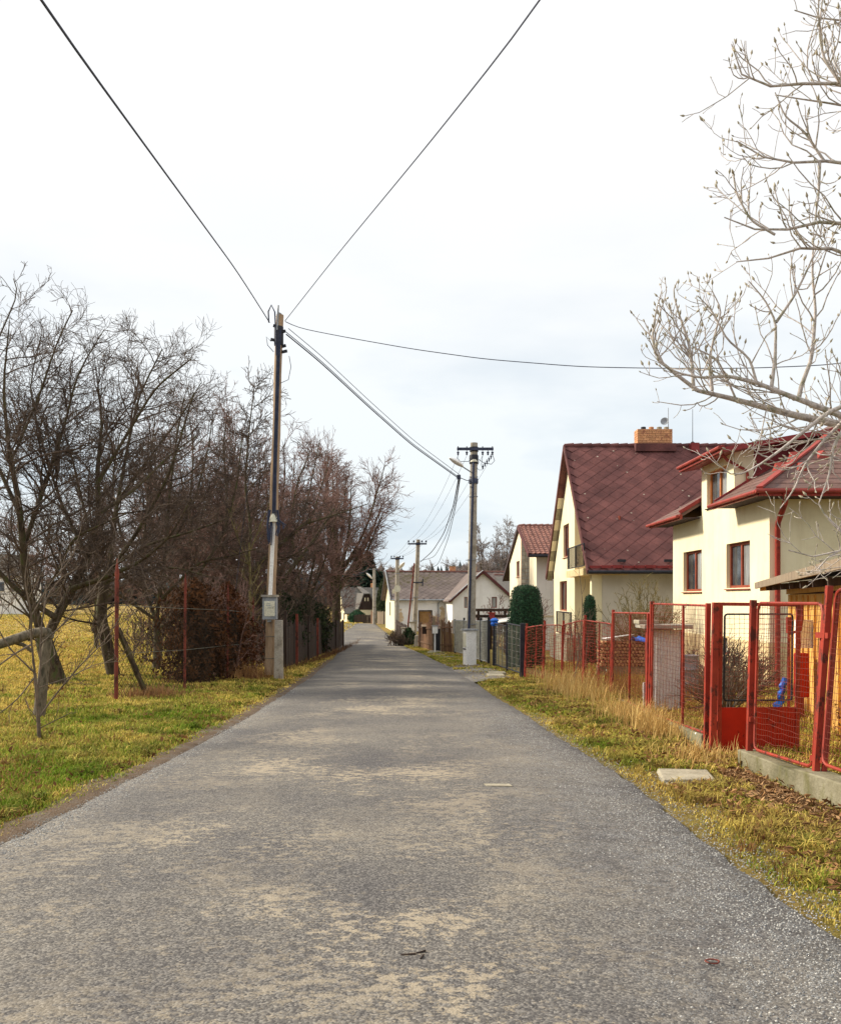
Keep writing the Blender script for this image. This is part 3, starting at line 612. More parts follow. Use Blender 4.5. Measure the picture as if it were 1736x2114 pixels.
def house_red():
    o = Vector((8.34, 22, -.75)); t = thing('dormer_house', 'cream two storey house with red gutters, hipped brown roof and box dormer', 'house', o)
    u, n = Vector((0, 1, 0)), Vector((-1, 0, 0)); b0 = .75; w = MB()
    hB = (23.3 - 22, 25.1 - 22, 1.82 + b0, 3.02 + b0); hA = (27.3 - 22, 29.2 - 22, 1.76 + b0, 3.0 + b0); hC = (24.95 - 22, 25.75 - 22, -.02 + b0, .52 + b0)
    wall(w, o + Z3 * 1.2, u, n, 8.4, lambda d: 4.75 - 1.2, [(h[0], h[1], h[2] - 1.2, h[3] - 1.2) for h in (hA, hB)], .17)
    w.quad((8.34, 22, .45), (17.5, 22, .45), (17.5, 22, 4.0), (8.34, 22, 4.0)).quad((17.5, 22, -.75), (17.5, 30.4, -.75), (17.5, 30.4, 4.0), (17.5, 22, 4.0)).quad((8.34, 30.4, -.75), (17.5, 30.4, -.75), (17.5, 30.4, 4.0), (8.34, 30.4, 4.0))
    hD = (25.05 - 24.45, 26.8 - 24.45, .17, 1.2)
    wall(w, (8.34, 24.45, 4.0), u, n, 2.85, lambda d: 1.44, [hD], .17)
    w.quad((8.34, 24.45, 4.0), (8.85, 24.45, 4.3), (8.85, 24.45, 5.62), (8.34, 24.45, 5.53))
    w.build('wall', 'plaster_cream', t)
    p = MB(); wall(p, o + Vector((-.03, -.03, 0)), u, n, 8.45, lambda d: 1.22, [hC], .2); p.quad((8.31, 21.97, -.75), (17.5, 21.97, -.75), (17.5, 21.97, .47), (8.31, 21.97, .47)).quad((8.31, 21.97, .47), (8.31, 30.4, .47), (8.36, 30.4, .47), (8.36, 21.97, .47)).quad((8.31, 21.97, .47), (17.5, 21.97, .47), (17.5, 22.02, .47), (8.31, 22.02, .47))
    p.build('plinth', 'plaster_ochre', t)
    window(t, o, u, n, hA, .13); window(t, o, u, n, hB, .13); window(t, o, u, n, hC, .15, panes=1); window(t, (8.34, 24.45, 4.0), u, n, hD, .13, 'frame_orange', sill='dark_gap')
    MB().quad((8.86, 24.46, 4.35), (11.3, 24.46, 5.9), (11.3, 24.46, 6.0), (8.86, 24.46, 5.6)).build('dormer_cladding', 'roof_red', t)
    MB().quad((8.34, 27.3, 4.0), (11.3, 27.3, 5.9), (11.3, 27.3, 6.0), (8.34, 27.3, 5.5)).build('dormer_cheek', 'roof_red', t)
    k = .61; ze = 4.05; hl = lambda X: ze + k * (X - 7.75); hf = lambda Y: ze + k * (Y - 21)
    r = MB(); A = (7.75, 21, ze); pts = dict(a=(7.75, 24.4, ze), b=(11.15, 24.4, hl(11.15)), c=(12.75, 26, hl(12.75)), d=(11.35, 27.4, hl(11.35)), e=(7.75, 27.4, ze), f=(7.75, 31, ze), g=(18.1, 21, ze), h=(13.1, 26, hl(12.75)), i=(18.1, 31, ze), j=(10.9, 24.4, hl(10.9)), k=(10.9, 27.4, hl(10.9)))
    dn = Vector((0, 0, -.09))
    for poly in ((A, pts['a'], pts['b']), (pts['e'], pts['f'], pts['d']), (pts['j'], pts['b'], pts['c'], pts['d'], pts['k']), (A, pts['g'], pts['h'], pts['c']), (pts['f'], pts['i'], pts['h'], pts['c']), (pts['g'], pts['i'], pts['h'])):
        r.prism([V3(q) for q in poly], dn)
    roof = r.build('roof', 'roof_shingle', t)
    c = .24; i = 0
    while 7.75 + i * c < 11.0:       # courses on the slope above the road front
        a = 7.75 + i * c; b_ = a + c + .03; up_ = Vector((-.3, 0, .5)).normalized() * .02
        for y0, y1, y2, y3 in (((21 + (a - 7.75)), 24.38, 24.38, (21 + (b_ - 7.75))), (27.42, 31 - (a - 7.75), 31 - (b_ - 7.75), 27.42)):
            if y1 - y0 < .05: continue
            y3 = min(y3, 24.38) if y1 < 25 else y3; y2 = max(y2, 27.42) if y1 > 25 else y2
            q = [Vector((a, y0, hl(a))), Vector((a, y1, hl(a))), Vector((b_, y2, hl(b_))), Vector((b_, y3, hl(b_)))]
            MB().hexa([q[0], q[1], q[2], q[3], q[0] + up_ * .9, q[1] + up_ * .9, q[2] + up_ * .35, q[3] + up_ * .35]).build('shingle_course', 'roof_shingle', roof)
        i += 1
    for i in range(20):
        a = 21 + i * c; b_ = a + c + .03
        q = [Vector((7.75 + a - 21, a, hf(a))), Vector((18.1 - (a - 21), a, hf(a))), Vector((18.1 - (b_ - 21), b_, hf(b_))), Vector((7.75 + b_ - 21, b_, hf(b_)))]; up_ = Vector((0, -.3, .5)).normalized() * .02
        MB().hexa([q[0], q[1], q[2], q[3], q[0] + up_ * .9, q[1] + up_ * .9, q[2] + up_ * .35, q[3] + up_ * .35]).build('shingle_course', 'roof_shingle', roof)
    MB().bar((7.72, 20.97, ze + .03), (12.75, 26, hl(12.75) + .05), .15, .05).build('hip_cap', 'gutter', roof)
    MB().bar((7.8, 24.4, ze + .06), (11.15, 24.4, hl(11.15) + .06), .1, .08).build('verge_flashing', 'roof_red', roof); MB().bar((7.72, 27.42, ze + .06), (11.2, 27.42, hl(11.2) + .06), .1, .1).build('verge_flashing', 'roof_red', roof)
    for y0, y1 in ((20.94, 24.42), (27.36, 31.05)):
        MB().bb((7.70, y0, 3.9), (7.78, y1, 4.04)).build('fascia', 'gutter', roof); MB().tube([(7.64, y0, 3.98), (7.64, y1, 3.98)], .05, 8).build('gutter', 'gutter', roof, smooth=True)
        MB().bb((7.78, y0 + .06, 3.93), (8.34, y1, 3.96)).build('soffit', 'soffit', roof)
    MB().bb((7.70, 20.93, 3.88), (18.1, 21.0, 4.04)).build('fascia', 'red_dark', roof); MB().tube([(7.60, 20.88, 3.99), (18.1, 20.88, 3.99)], .05, 8).build('gutter', 'gutter', roof, smooth=True); MB().bb((7.78, 21.01, 3.92), (18.1, 22, 3.955)).build('soffit', 'soffit', roof)
    dr = MB(); zd = lambda X: 5.47 + .175 * (X - 7.85); slab(dr, (7.85, 23.85, zd(7.85)), (11.4, 23.85, zd(11.4)), (11.4, 27.75, zd(11.4)), (7.85, 27.75, zd(7.85)), .13)
    dro = dr.build('dormer_roof', 'roof_red', t); MB().bb((7.8, 23.83, 5.36), (7.87, 27.77, 5.52)).build('fascia', 'gutter', dro); MB().tube([(7.76, 23.85, 5.47), (7.76, 27.77, 5.47)], .05, 8).build('gutter', 'gutter', dro, smooth=True)
    for (x, y, s) in ((9.08, 21.94, 0), (9.85, 22.58, 0), (8.94, 22.95, 1), (9.5, 23.4, 1)):
        z = (hf(y) if s == 0 else hl(x)); q = MB()
        if s == 0: q.add([(x - .16, y - .12, z - .05), (x + .16, y - .12, z - .05), (x, y - .1, z + .15), (x, y + .3, z + .2)], [(0, 1, 2), (1, 3, 2), (0, 2, 3)])
        else: q.add([(x - .12, y - .16, z - .05), (x - .12, y + .16, z - .05), (x - .1, y, z + .15), (x + .3, y, z + .2)], [(0, 1, 2), (1, 3, 2), (0, 2, 3)])
        q.build('roof_vent', 'gutter', roof)
    MB().tube([(8.3, 20.9, 3.95), (8.3, 20.95, 3.72), (8.47, 21.8, 3.35), (8.49, 21.88, 3.2), (8.49, 21.88, -.6)], .065, 10).build('downpipe', 'red_dark', t, smooth=True)
    MB().tube([(7.9, 24.3, 5.42), (8.1, 24.3, 5.2), (8.6, 24.36, 4.95), (8.66, 24.38, 4.85), (8.66, 24.38, 4.5)], .04, 8).build('downpipe', 'gutter', t, smooth=True)
    return t
house_red()

def house_tile():
    o = Vector((5.92, 53.8, -1.45)); t = thing('tiled_house', 'peach house with terracotta pantiles and grey stone pillar behind clipped evergreen', 'house', o)
    zr = lambda Y: 3.9 + (Y - 49.5) * .351 if Y < 55 else 5.83 - (Y - 55) * .295
    u, n = Vector((0, 1, 0)), Vector((-1, 0, 0)); hW = (1.2, 3.0, 4.3, 5.25); w = MB()
    wall(w, (5.92, 53.85, -1.45), u, n, 7.2, lambda d: zr(53.85 + d) + 1.3, [hW], .15, [1.15])
    wall(w, (6.34, 50.3, -1.45), u, n, 3.5, lambda d: zr(50.3 + d) + 1.3)
    w.build('wall', 'plaster_peach', t); window(t, (5.92, 53.85, -1.45), u, n, hW, .12, panes=1)
    MB().quad((6.34, 50.29, -1.45), (13, 50.29, -1.45), (13, 50.29, 4.0), (6.34, 50.29, 4.0)).quad((5.92, 61, -1.4), (13, 61, -1.4), (13, 61, 3.9), (5.92, 61, 3.9)).quad((13, 50.3, -1.4), (13, 61, -1.4), (13, 61, 3.9), (13, 55, 5.7), (13, 50.3, 3.9)).build('front_wall', 'plaster_white', t)
    MB().bb((6.34, 50.24, .55), (13, 50.3, .6)).build('string_course', 'plaster_peach', t)
    pil = MB().bb((5.9, 53.76, -1.45), (6.36, 54.05, 5.1)).build('stone_pillar', 'mortar', t); sm = MB().box((0, 0, 0), (1, .06, 1)).mesh('stone'); sm.materials.append(M['stone'])
    z = -.6; rr = 0
    while z < 5.0:
        h = random.choice((.17, .21, .25)); cut = random.uniform(.4, .6) if rr % 2 else random.uniform(.3, .7)
        for a, b in ((0, cut), (cut, 1)): inst('stone', sm, pil, Matrix.Translation((5.9 + .46 * (a + b) / 2, 53.745 + random.uniform(-.012, .012), z + h / 2)) @ Matrix.Diagonal((.46 * (b - a) - .02, 1, h - .02, 1)))
        z += h; rr += 1
    r = MB(); slab(r, (5.83, 49.5, 3.9), (14, 49.5, 3.9), (14, 55, 5.83), (5.83, 55, 5.83), .14); slab(r, (5.83, 65, 2.88), (14, 65, 2.88), (14, 55, 5.83), (5.83, 55, 5.83), .14)
    roof = r.build('roof', 'soffit', t)
    MB().bar((5.81, 49.45, 3.86), (5.81, 55, 5.8), .06, .24, (0, -1, 1)).build('barge_board', 'maroon_trim', roof); MB().bar((5.81, 65, 2.84), (5.81, 55, 5.8), .06, .24, (0, 1, 1)).build('barge_board', 'soffit', roof)
    MB().tube([(5.85, 49.42, 3.82), (14, 49.42, 3.82)], .07, 8).build('gutter', 'black', roof)
    s = Vector((0, 5.5, 1.93)).normalized(); nn = Vector((0, -1.93, 5.5)).normalized(); prof_ = [(-.13, 0), (-.07, .05), (0, .03), (.06, 0), (.13, .02)]; q = MB(); Lc = .42
    vs = [(x, y, h + (.03 if y == 0 else 0)) for y in (0, Lc) for x, h in prof_] + [(x, 0, h - .01) for x, h in prof_]
    q.add(vs, [(i, i + 1, i + 6, i + 5) for i in range(4)] + [(10 + i, 11 + i, i + 1, i) for i in range(4)]); tm = q.mesh('pantile', smooth=False); tm.materials.append(M['roof_tile'])
    for rr in range(15):
        for c_ in range(14): inst('pantile', tm, roof, frame_mtx(Vector((5.97 + c_ * .255, 49.5, 3.9)) + s * (rr * .385 + .02) + nn * (.015 + random.uniform(0, .006)), Vector((1, 0, 0)), s, nn))
    cp = MB()
    for i in range(10): cp.tube([(5.85 + i * .36, 55, 5.86), (6.24 + i * .36, 55, 5.88)], [.1, .13], 8)
    cp.build('ridge_cap', 'roof_tile', roof, smooth=True)
house_tile()

def rot_frame(o, deg):
    a = R(deg); U = Vector((math.cos(a), math.sin(a), 0)); W = Vector((-math.sin(a), math.cos(a), 0)); o = V3(o)
    return U, W, (lambda u, v, z: o + U * u + W * v + Z3 * (z - o.z))
def house_peeling():
    o = Vector((-2.25, 79, -1.6)); t = thing('long_house', 'long white house with peeling plaster and mossy grey roof at road bend', 'house', o); U, W, T = rot_frame(o, 7.5)
    ev, rz = 1.55, 3.93; w = MB(); hg = (1.6, 2.1, 1.6, 2.9)
    wall(w, T(0, 0, -1.6), W, -U, 8, lambda d: (ev + 1.6 + min(d, 8 - d) * (rz - ev - .1) / 4), [], .12, [4.0]); w.build('gable_wall', 'plaster_cream', t)
    hd = (2.2, 3.2, .1, 2.0); f = MB(); wall(f, T(0, 0, -1.6), U, -W, 13, lambda d: ev + 1.6, [hd], .2); f.build('front_wall', 'peel', t)
    MB().quad(T(0, 8, -1.6), T(13, 8, -1.6), T(13, 8, ev), T(0, 8, ev)).quad(T(13, 0, -1.6), T(13, 8, -1.6), T(13, 8, ev), T(13, 4, rz - .1), T(13, 0, ev)).build('back_wall', 'plaster_white', t)
    at = T(0, 0, -1.6) - W * -.15
    d = MB().prism([T(2.2, .15, -1.5), T(3.2, .15, -1.5), T(3.2, .15, .4), T(2.2, .15, .4)], W * .05).build('door', 'dull_door', t)
    MB().bar(T(2.15, -.01, -1.5), T(2.15, -.01, .42), .1, .05, -W).bar(T(3.25, -.01, -1.5), T(3.25, -.01, .42), .1, .05, -W).bar(T(2.1, -.01, .46), T(3.3, -.01, .46), .05, .1).build('door_frame', 'dark_wood', d)
    MB().prism([T(-.02, 3.2, .0), T(-.02, 3.6, .0), T(-.02, 3.6, 1.2), T(-.02, 3.2, 1.2)], -U * .03).build('gable_window', 'dark_wood', t)
    r = MB(); slab(r, T(-.35, -.35, ev - .12), T(13.2, -.35, ev - .12), T(13.2, 4, rz), T(-.35, 4, rz), .12); slab(r, T(-.35, 8.35, ev - .12), T(13.2, 8.35, ev - .12), T(13.2, 4, rz), T(-.35, 4, rz), .12)
    roof = r.build('roof', 'roof_grey', t); s = (T(0, 4, rz) - T(0, -.35, ev - .12)); Ls = s.length; s.normalize()
    diamond_roof(roof, T(-.3, -.35, ev - .12), U, s, 12.4, Ls, .4, 'roof_grey')
    MB().bar(T(-.38, -.38, ev - .14), T(-.38, 4, rz - .02), .06, .22, -W + Z3).build('barge_board', 'grey_metal', roof); MB().bar(T(-.38, 8.4, ev - .14), T(-.38, 4, rz - .02), .06, .3, W + Z3).build('barge_board', 'dark_wood', roof)
    MB().tube([T(-.35, -.42, ev - .16), T(4.3, -.42, ev - .16)], .07, 8).build('gutter', 'grey_metal', roof); MB().tube([T(-.35, 4, rz + .02), T(13.2, 4, rz + .02)], .1, 8).build('ridge_cap', 'roof_tile', roof)
    MB().tube([T(3.95, -.42, ev - .2), T(3.8, -.1, ev - .5), T(3.8, -.08, -1.5)], .06, 8).build('downpipe', 'grey_metal', t)
    for c_ in (5.5, 7.45):
        ch = MB().bb(T(c_, 4.2, 3.6), T(c_, 4.2, 3.6) + Vector((.55, .5, .85))).build('chimney', 'brick', roof); MB().bb(T(c_, 4.2, 4.45) + Vector((-.04, -.04, 0)), T(c_, 4.2, 4.45) + Vector((.59, .54, .07))).build('chimney_cap', 'slab', ch)
    MB().cyl(T(6.2, 5, 3.5), T(6.2, 5, 5.3), .02, .015, 6).bar(T(5.9, 5, 5.0), T(6.7, 5, 5.05), .02, .02).bar(T(6.0, 5, 4.8), T(6.5, 5, 4.83), .02, .02).build('antenna', 'grey_metal', roof)
    # cross wing facing the camera
    cu, hw, v0 = 6.92, 2.52, -4.0; c = MB(); hs = [(cu - 1.55 - 4.4, cu - 1.25 - 4.4, 2.35, 3.25), (cu + .75 - 4.4, cu + 1.2 - 4.4, 2.35, 3.25)]
    wall(c, T(4.4, v0, -1.6), U, -W, 5.04, lambda d: 1.55 + 1.6 + min(d, 5.04 - d) * .86, hs, .12, [2.52]); c.quad(T(4.4, v0, -1.6), T(4.4, 0, -1.6), T(4.4, 0, 1.55), T(4.4, v0, 1.55)).quad(T(9.44, v0, -1.6), T(9.44, 0, -1.6), T(9.44, 0, 1.55), T(9.44, v0, 1.55)); wing = c.build('wing_wall', 'plaster_white', t)
    for h in hs: window(t, T(4.4, v0, -1.6), U, -W, h, .1, panes=1, fw=.05, sill=None)
    wr = MB(); slab(wr, T(4.1, v0 - .3, 1.28), T(4.1, 3.9, 1.28), T(cu, 3.9, 3.75), T(cu, v0 - .3, 3.75), .12); slab(wr, T(9.74, v0 - .3, 1.28), T(9.74, 3.9, 1.28), T(cu, 3.9, 3.75), T(cu, v0 - .3, 3.75), .12); wro = wr.build('wing_roof', 'roof_grey', t)
    MB().bar(T(4.06, v0 - .32, 1.24), T(cu, v0 - .32, 3.73), .07, .2, U * -.8 + Z3).bar(T(9.78, v0 - .32, 1.24), T(cu, v0 - .32, 3.73), .07, .2, U * .8 + Z3).build('barge_board', 'maroon_trim', wro)
    MB().bar(T(4.1, v0 - .28, 1.36), T(cu - .05, v0 - .28, 3.84), .3, .04, U * -.8 + Z3).build('verge_flashing', 'grey_metal', wro)
    # lower extension roof at the right
    e = MB(); slab(e, T(9.5, -.6, 2.0), T(15, -.6, 2.0), T(15, 3.5, 3.62), T(9.5, 3.5, 3.62), .12); eo = e.build('side_roof', 'roof_slate', t); MB().tube([T(9.5, 3.5, 3.66), T(15, 3.5, 3.66)], .1, 8).build('ridge_cap', 'roof_tile', eo)
house_peeling()

def cottage():
    o = Vector((-8.64, 108, -1.75)); t = thing('cottage', 'low cream cottage with dark grey roof and dark boarded gable at road end', 'house', o); U, W, T = rot_frame(o, 15)
    ev, rz = .0, 2.85; w = MB(); wall(w, T(0, 0, -1.75), W, -U, 7, lambda d: ev + 1.75 + min(d, 7 - d) * (rz - ev) / 3.5, [], .1, [3.5]); wall(w, T(0, 0, -1.75), U, -W, 10, lambda d: ev + 1.75); w.quad(T(10, 0, -1.75), T(10, 7, -1.75), T(10, 7, 0), T(10, 3.5, rz), T(10, 0, 0)).build('wall', 'plaster_cream', t)
    for v, z in ((1.3, -1.0), (3.6, -1.0), (2.6, .4)): MB().prism([T(-.02, v, z), T(-.02, v + .5, z), T(-.02, v + .5, z + .8), T(-.02, v, z + .8)], -U * .04).build('gable_window', 'dark_wood', t)
    r = MB(); slab(r, T(-.3, -.4, ev - .25), T(10.3, -.4, ev - .25), T(10.3, 3.5, rz), T(-.3, 3.5, rz), .15); slab(r, T(-.3, 7.4, ev - .25), T(10.3, 7.4, ev - .25), T(10.3, 3.5, rz), T(-.3, 3.5, rz), .15); roof = r.build('roof', 'roof_slate', t)
    ch = MB().bb(T(3.6, 3.6, 2.5), T(3.6, 3.6, 2.5) + Vector((.5, .5, .9))).build('chimney', 'brick', roof); MB().bb(T(3.55, 3.55, 3.6), T(3.55, 3.55, 3.6) + Vector((.6, .6, .08))).build('chimney_cap', 'roof_tile', ch)
    c = MB(); c.prism([T(1.3, -1.2, -1.75), T(3.0, -1.2, -1.75), T(3.0, -1.2, .2), T(1.3, -1.2, .2)], W * 2).build('porch_wall', 'plaster_cream', t)
    g = MB().prism([T(1.15, -1.25, .2), T(3.1, -1.25, .2), T(2.45, -1.25, 2.0), T(1.75, -1.25, 2.0)], W * .08).build('boarded_gable', 'dark_wood', t)
    for x in (1.85, 2.2): MB().prism([T(x, -1.27, 1.2), T(x + .13, -1.27, 1.2), T(x + .13, -1.27, 1.6), T(x, -1.27, 1.6)], -W * .02).build('gable_pane', 'plaster_cream', g)
    pr = MB(); slab(pr, T(.95, -1.5, .05), T(.95, 3, .05), T(1.75, 3.2, 2.2), T(1.7, -1.5, 2.1), .1); slab(pr, T(3.3, -1.5, .05), T(3.3, 3, .05), T(2.45, 3.2, 2.2), T(2.5, -1.5, 2.1), .1); slab(pr, T(1.7, -1.5, 2.1), T(2.5, -1.5, 2.1), T(2.3, 3.4, 2.95), T(1.9, 3.4, 2.95), .1); pr.build('porch_roof', 'roof_slate', t)
    MB().bb(T(2.3, -1.23, -1.2), T(2.3, -1.23, -1.2) + Vector((.25, -.05, .5))).build('porch_window', 'dark_wood', t)
cottage()
def far_white():
    o = Vector((-66, 140, -1.0)); t = thing('far_house', 'white house glimpsed behind the leftmost bare tree', 'house', o)
    w = MB(); w.bb((-67, 140, -1.0), (-61, 148, 5.2)); w.prism([(-67, 140, 5.2), (-67, 148, 5.2), (-67, 144, 8.2)], (6, 0, 0)).build('wall', 'plaster_white', t)
    r = MB(); slab(r, (-67.4, 139.5, 5.0), (-60.6, 139.5, 5.0), (-60.6, 144, 8.4), (-67.4, 144, 8.4), .15); slab(r, (-67.4, 148.5, 5.0), (-60.6, 148.5, 5.0), (-60.6, 144, 8.4), (-67.4, 144, 8.4), .15); r.build('roof', 'roof_slate', t)
    for x in (-66, -64.2, -62.4): MB().bb((x, 139.9, 2.6), (x + .9, 139.97, 4.0)).build('window', 'glass', t)
far_white()

# ------------------------------------------------------------------ wooden shed on the right
def shed():
    A, B = Vector((7.2, 18.0, 0)), Vector((5.75, 12.6, 0)); D = (B - A).normalized(); Nn = Vector((-D.y, D.x, 0)); Nn = Nn if Nn.x < 0 else -Nn; Ln = (B - A).length + 4.5
    t = thing('shed', 'orange board shed with lean-to roof behind the red mesh fence', 'shed', (7.2, 18.0, -.55)); zt = lambda d: 1.86 + .02 * d
    pt = lambda d, n_, z: A + D * d + Nn * n_ + Z3 * z
    MB().hexa([pt(0, -2.5, -.6), pt(Ln, -2.5, -.4), pt(Ln, -.03, -.4), pt(0, -.03, -.6), pt(0, -2.5, 1.7), pt(Ln, -2.5, 1.85), pt(Ln, -.03, 1.9), pt(0, -.03, 1.78)]).build('back_frame', 'dark_wood', t)
    d = 0.0; i = 0
    while d < Ln:
        wd = .62 + .1 * (i % 3); e = min(d + wd, Ln)
        MB().hexa([pt(d, -.02, -.55), pt(e - .012, -.02, -.55), pt(e - .012, .012, -.55), pt(d, .012, -.55), pt(d, -.02, 1.62), pt(e - .012, -.02, 1.62), pt(e - .012, .012, 1.62), pt(d, .012, 1.62)]).build('board', 'orange_wood', t)
        MB().bar(pt(e, .03, -.55), pt(e, .03, 1.6), .07, .035, Nn).build('batten', 'orange_wood', t)
        d = e; i += 1
    MB().bar(pt(0, .02, 1.70), pt(Ln, .02, 1.76), .05, .15).build('wall_plate', 'orange_wood', t)
    r = MB(); slab(r, pt(-.45, .55, 1.86), pt(Ln, .55, 1.98), pt(Ln, -2.7, 2.35), pt(-.45, -2.7, 2.25), .06); roof = r.build('roof', 'roof_shingle', t); MB().bar(pt(-.45, .57, 1.8), pt(Ln, .57, 1.92), .04, .12).build('fascia', 'old_wood', roof)
    for i in range(9): MB().bar(pt(i * 1.15 - .3, .5, 1.74), pt(i * 1.15 - .3, -.1, 1.78), .08, .1).build('rafter', 'orange_wood' if i == 0 else 'dark_wood', roof)
shed()
# ------------------------------------------------------------------ poles
def lamp(pole, base, head, k_=1.0):
    b, h = V3(base), V3(head); d = (h - b).normalized(); l = MB().tube([b, b.lerp(h, .5), h], .025, 8).build('lamp_arm', 'grey_metal', pole, smooth=True)
    side = d.cross(Z3).normalized(); up = side.cross(d).normalized(); q = MB(); rings = []
    for i in range(9):
        s = i / 8; w = .13 * k_ * math.sin(math.pi * (.12 + .8 * s)); c = h + d * (s * .52 * k_ - .02); rings.append([c + side * w * math.cos(a) + up * (w * .75 * max(0, math.sin(a)) + w * .35 * min(0, math.sin(a))) for a in [6.28318 * j / 12 for j in range(12)]])
    vs = [v for r_ in rings for v in r_]; fs = [(i * 12 + j, i * 12 + (j + 1) % 12, (i + 1) * 12 + (j + 1) % 12, (i + 1) * 12 + j) for i in range(8) for j in range(12)] + [tuple(range(11, -1, -1)), tuple(96 + j for j in range(12))]
    q.add(vs, fs).build('lamp_head', 'white', l, smooth=True)
def insulator(parent, p, up=1, r=.045):
    MB().lathe(p, [(.012, 0), (.012, .05 * up), (r, .06 * up), (r * 1.1, .1 * up), (r * .6, .12 * up), (r * .9, .15 * up), (r * .4, .19 * up)], 8).build('insulator', 'cable', parent, smooth=True)
def sagline(a, b, sag, n=14):
    a, b = V3(a), V3(b); return [a.lerp(b, i / n) - Z3 * (4 * sag * (i / n) * (1 - i / n)) for i in range(n + 1)]

def pole_wood():
    Y = 25.3; b = Vector((-4.16, Y, G(-4.16, Y) + .14)); tp = Vector((-3.87, Y, 9.34)); at = lambda z: b.lerp(tp, (z - b.z) / (tp.z - b.z))
    t = thing('utility_pole', 'tall wooden utility pole on a concrete stub with meter box', 'utility pole', (-3.9, 25, G(-3.9, 25)))
    n = 12; MB().tube([b.lerp(tp, i / n) + Vector((.01 * math.sin(i * 1.7), 0, 0)) for i in range(n + 1)], [.135 - .035 * i / n for i in range(n + 1)], 18).build('pole', 'pole_wood', t, smooth=True)
    MB().prism([tp + Vector((-.1, -.02, -.05)), tp + Vector((.11, -.02, -.05)), tp + Vector((.05, -.02, .04)), tp + Vector((-.04, -.02, .09))], (0, .06, 0)).build('pole_cap', 'grey_metal', t)
    MB().tube([at(8.9) + Vector((-.04, -.1, 0)), tp + Vector((-.02, -.09, .24))], [.035, .02], 8).build('top_spike', 'grey_metal', t, smooth=True)
    sg = G(-3.86, 24.98) - .1; MB().hexa([(-3.97, 24.9, sg), (-3.73, 24.9, sg), (-3.73, 25.12, sg), (-3.97, 25.12, sg), (-3.95, 24.92, .95), (-3.75, 24.92, .95), (-3.75, 25.12, .95), (-3.95, 25.12, .95)]).build('concrete_stub', 'concrete', t, bevel=.015)
    for z in (-.1, .5): MB().tube([at(z) + Vector((.145 * math.cos(a), .145 * math.sin(a), 0)) for a in np.linspace(-1, 4.4, 14)] + [Vector((-3.76, 25.0, z))], .008, 5).build('binding_wire', 'wire', t)
    bx = MB().bb((-4.28, 24.9, .97), (-3.9, 25.15, 1.58)).build('meter_box', 'grey_metal', t, bevel=.01, label='grey meter box with cream door')
    MB().bb((-4.31, 24.86, 1.58), (-3.87, 25.17, 1.64)).build('box_lid', 'concrete', bx); dr = MB().bb((-4.225, 24.885, 1.06), (-3.94, 24.9, 1.47)).build('box_door', 'cream_box', bx, bevel=.004)
    for (x0, x1, z0, z1) in ((-4.16, -4.06, 1.395, 1.405), (-4.16, -4.05, 1.345, 1.362), (-4.14, -4.02, 1.296, 1.303), (-4.14, -4.02, 1.27, 1.277), (-4.14, -3.945, 1.315, 1.319)): MB().bb((x0, 24.881, z0), (x1, 24.884, z1)).build('printed_line', 'grey_metal', bx)
    MB().lathe((-3.985, 24.886, 1.285), [(.012, 0), (.012, .01)], 10, (0, -1, 0)).build('lock', 'black', bx)
    MB().bb((-4.16, 24.98, .9), (-4.06, 25.08, .97)).build('cable_gland', 'grey_metal', bx)
    c0, c1 = Vector((-4.1, 25.12, 1.6)), Vector((-4.01, 25.14, 3.65)); MB().bar(c0, c1, .1, .07, (0, -1, 0)).build('cable_duct', 'white', t, bevel=.008)
    cn = MB().lathe(c1 + Vector((0, -.02, -.02)), [(.15, 0), (.14, .02), (.02, .3), (.01, .31)], 14).build('duct_cone', 'cream_box', t, smooth=True)
    for k in range(4):
        dx = (k - 1.5) * .026 + .015; MB().tube([c1 + Vector((dx * 1.6, -.07, -.02)), c1 + Vector((dx + .005, -.06, .35)), at(5.2) + Vector((dx, -.135, 0)), at(7.2) + Vector((dx, -.125, 0)), at(8.9) + Vector((dx, -.115, 0))], .014, 6).build('riser_cable', 'cable', t, smooth=True)
    for (dx, dp, w) in ((-.1, .55, .05), (-.07, .62, .06), (-.12, .48, .04), (.1, .38, .05), (.13, .3, .06)):
        MB().tube([c1 + Vector((dx, -.09, .3)), c1 + Vector((dx - w * (1 if dx < 0 else -1), -.11, -.1)), c1 + Vector((dx - w * .6, -.12, -dp)), c1 + Vector((dx + w * .4, -.12, -dp - .04)), c1 + Vector((dx + w * .9, -.11, -.2)), c1 + Vector((dx * .6, -.08, .06))], .016, 6).build('cable_loop', 'cable', t, smooth=True)
    for k in range(3): MB().tube([c1 + Vector((.1, -.1, .08)), c1 + Vector((.22 + k * .03, -.12, -.02 - k * .04)), c1 + Vector((.36 - k * .04, -.13, -.12 - k * .05))], .017, 6).build('cable_end', 'cable', t)
    MB().lathe(at(8.5), [(.125, 0), (.13, .02), (.13, .5), (.125, .52)], 14).build('clamp_band', 'black', t, smooth=True)
    for (dx, z) in ((-.22, 8.62), (.2, 8.45), (.24, 8.3), (-.16, 9.0), (.18, 8.85)): MB().bar(at(z), at(z) + Vector((dx, -.05, .04)), .06, .07).build('cable_clamp', 'black', t)
    MB().tube([at(9.0) + Vector((-.28, -.05, .12)), at(9.2) + Vector((-.3, -.05, .22)), at(9.3) + Vector((-.22, -.05, .3)), at(9.3) + Vector((-.12, -.08, .1)), at(8.9) + Vector((-.08, -.11, 0)), at(8.2) + Vector((-.04, -.12, 0))], .02, 6).build('jumper_cable', 'cable', t, smooth=True)
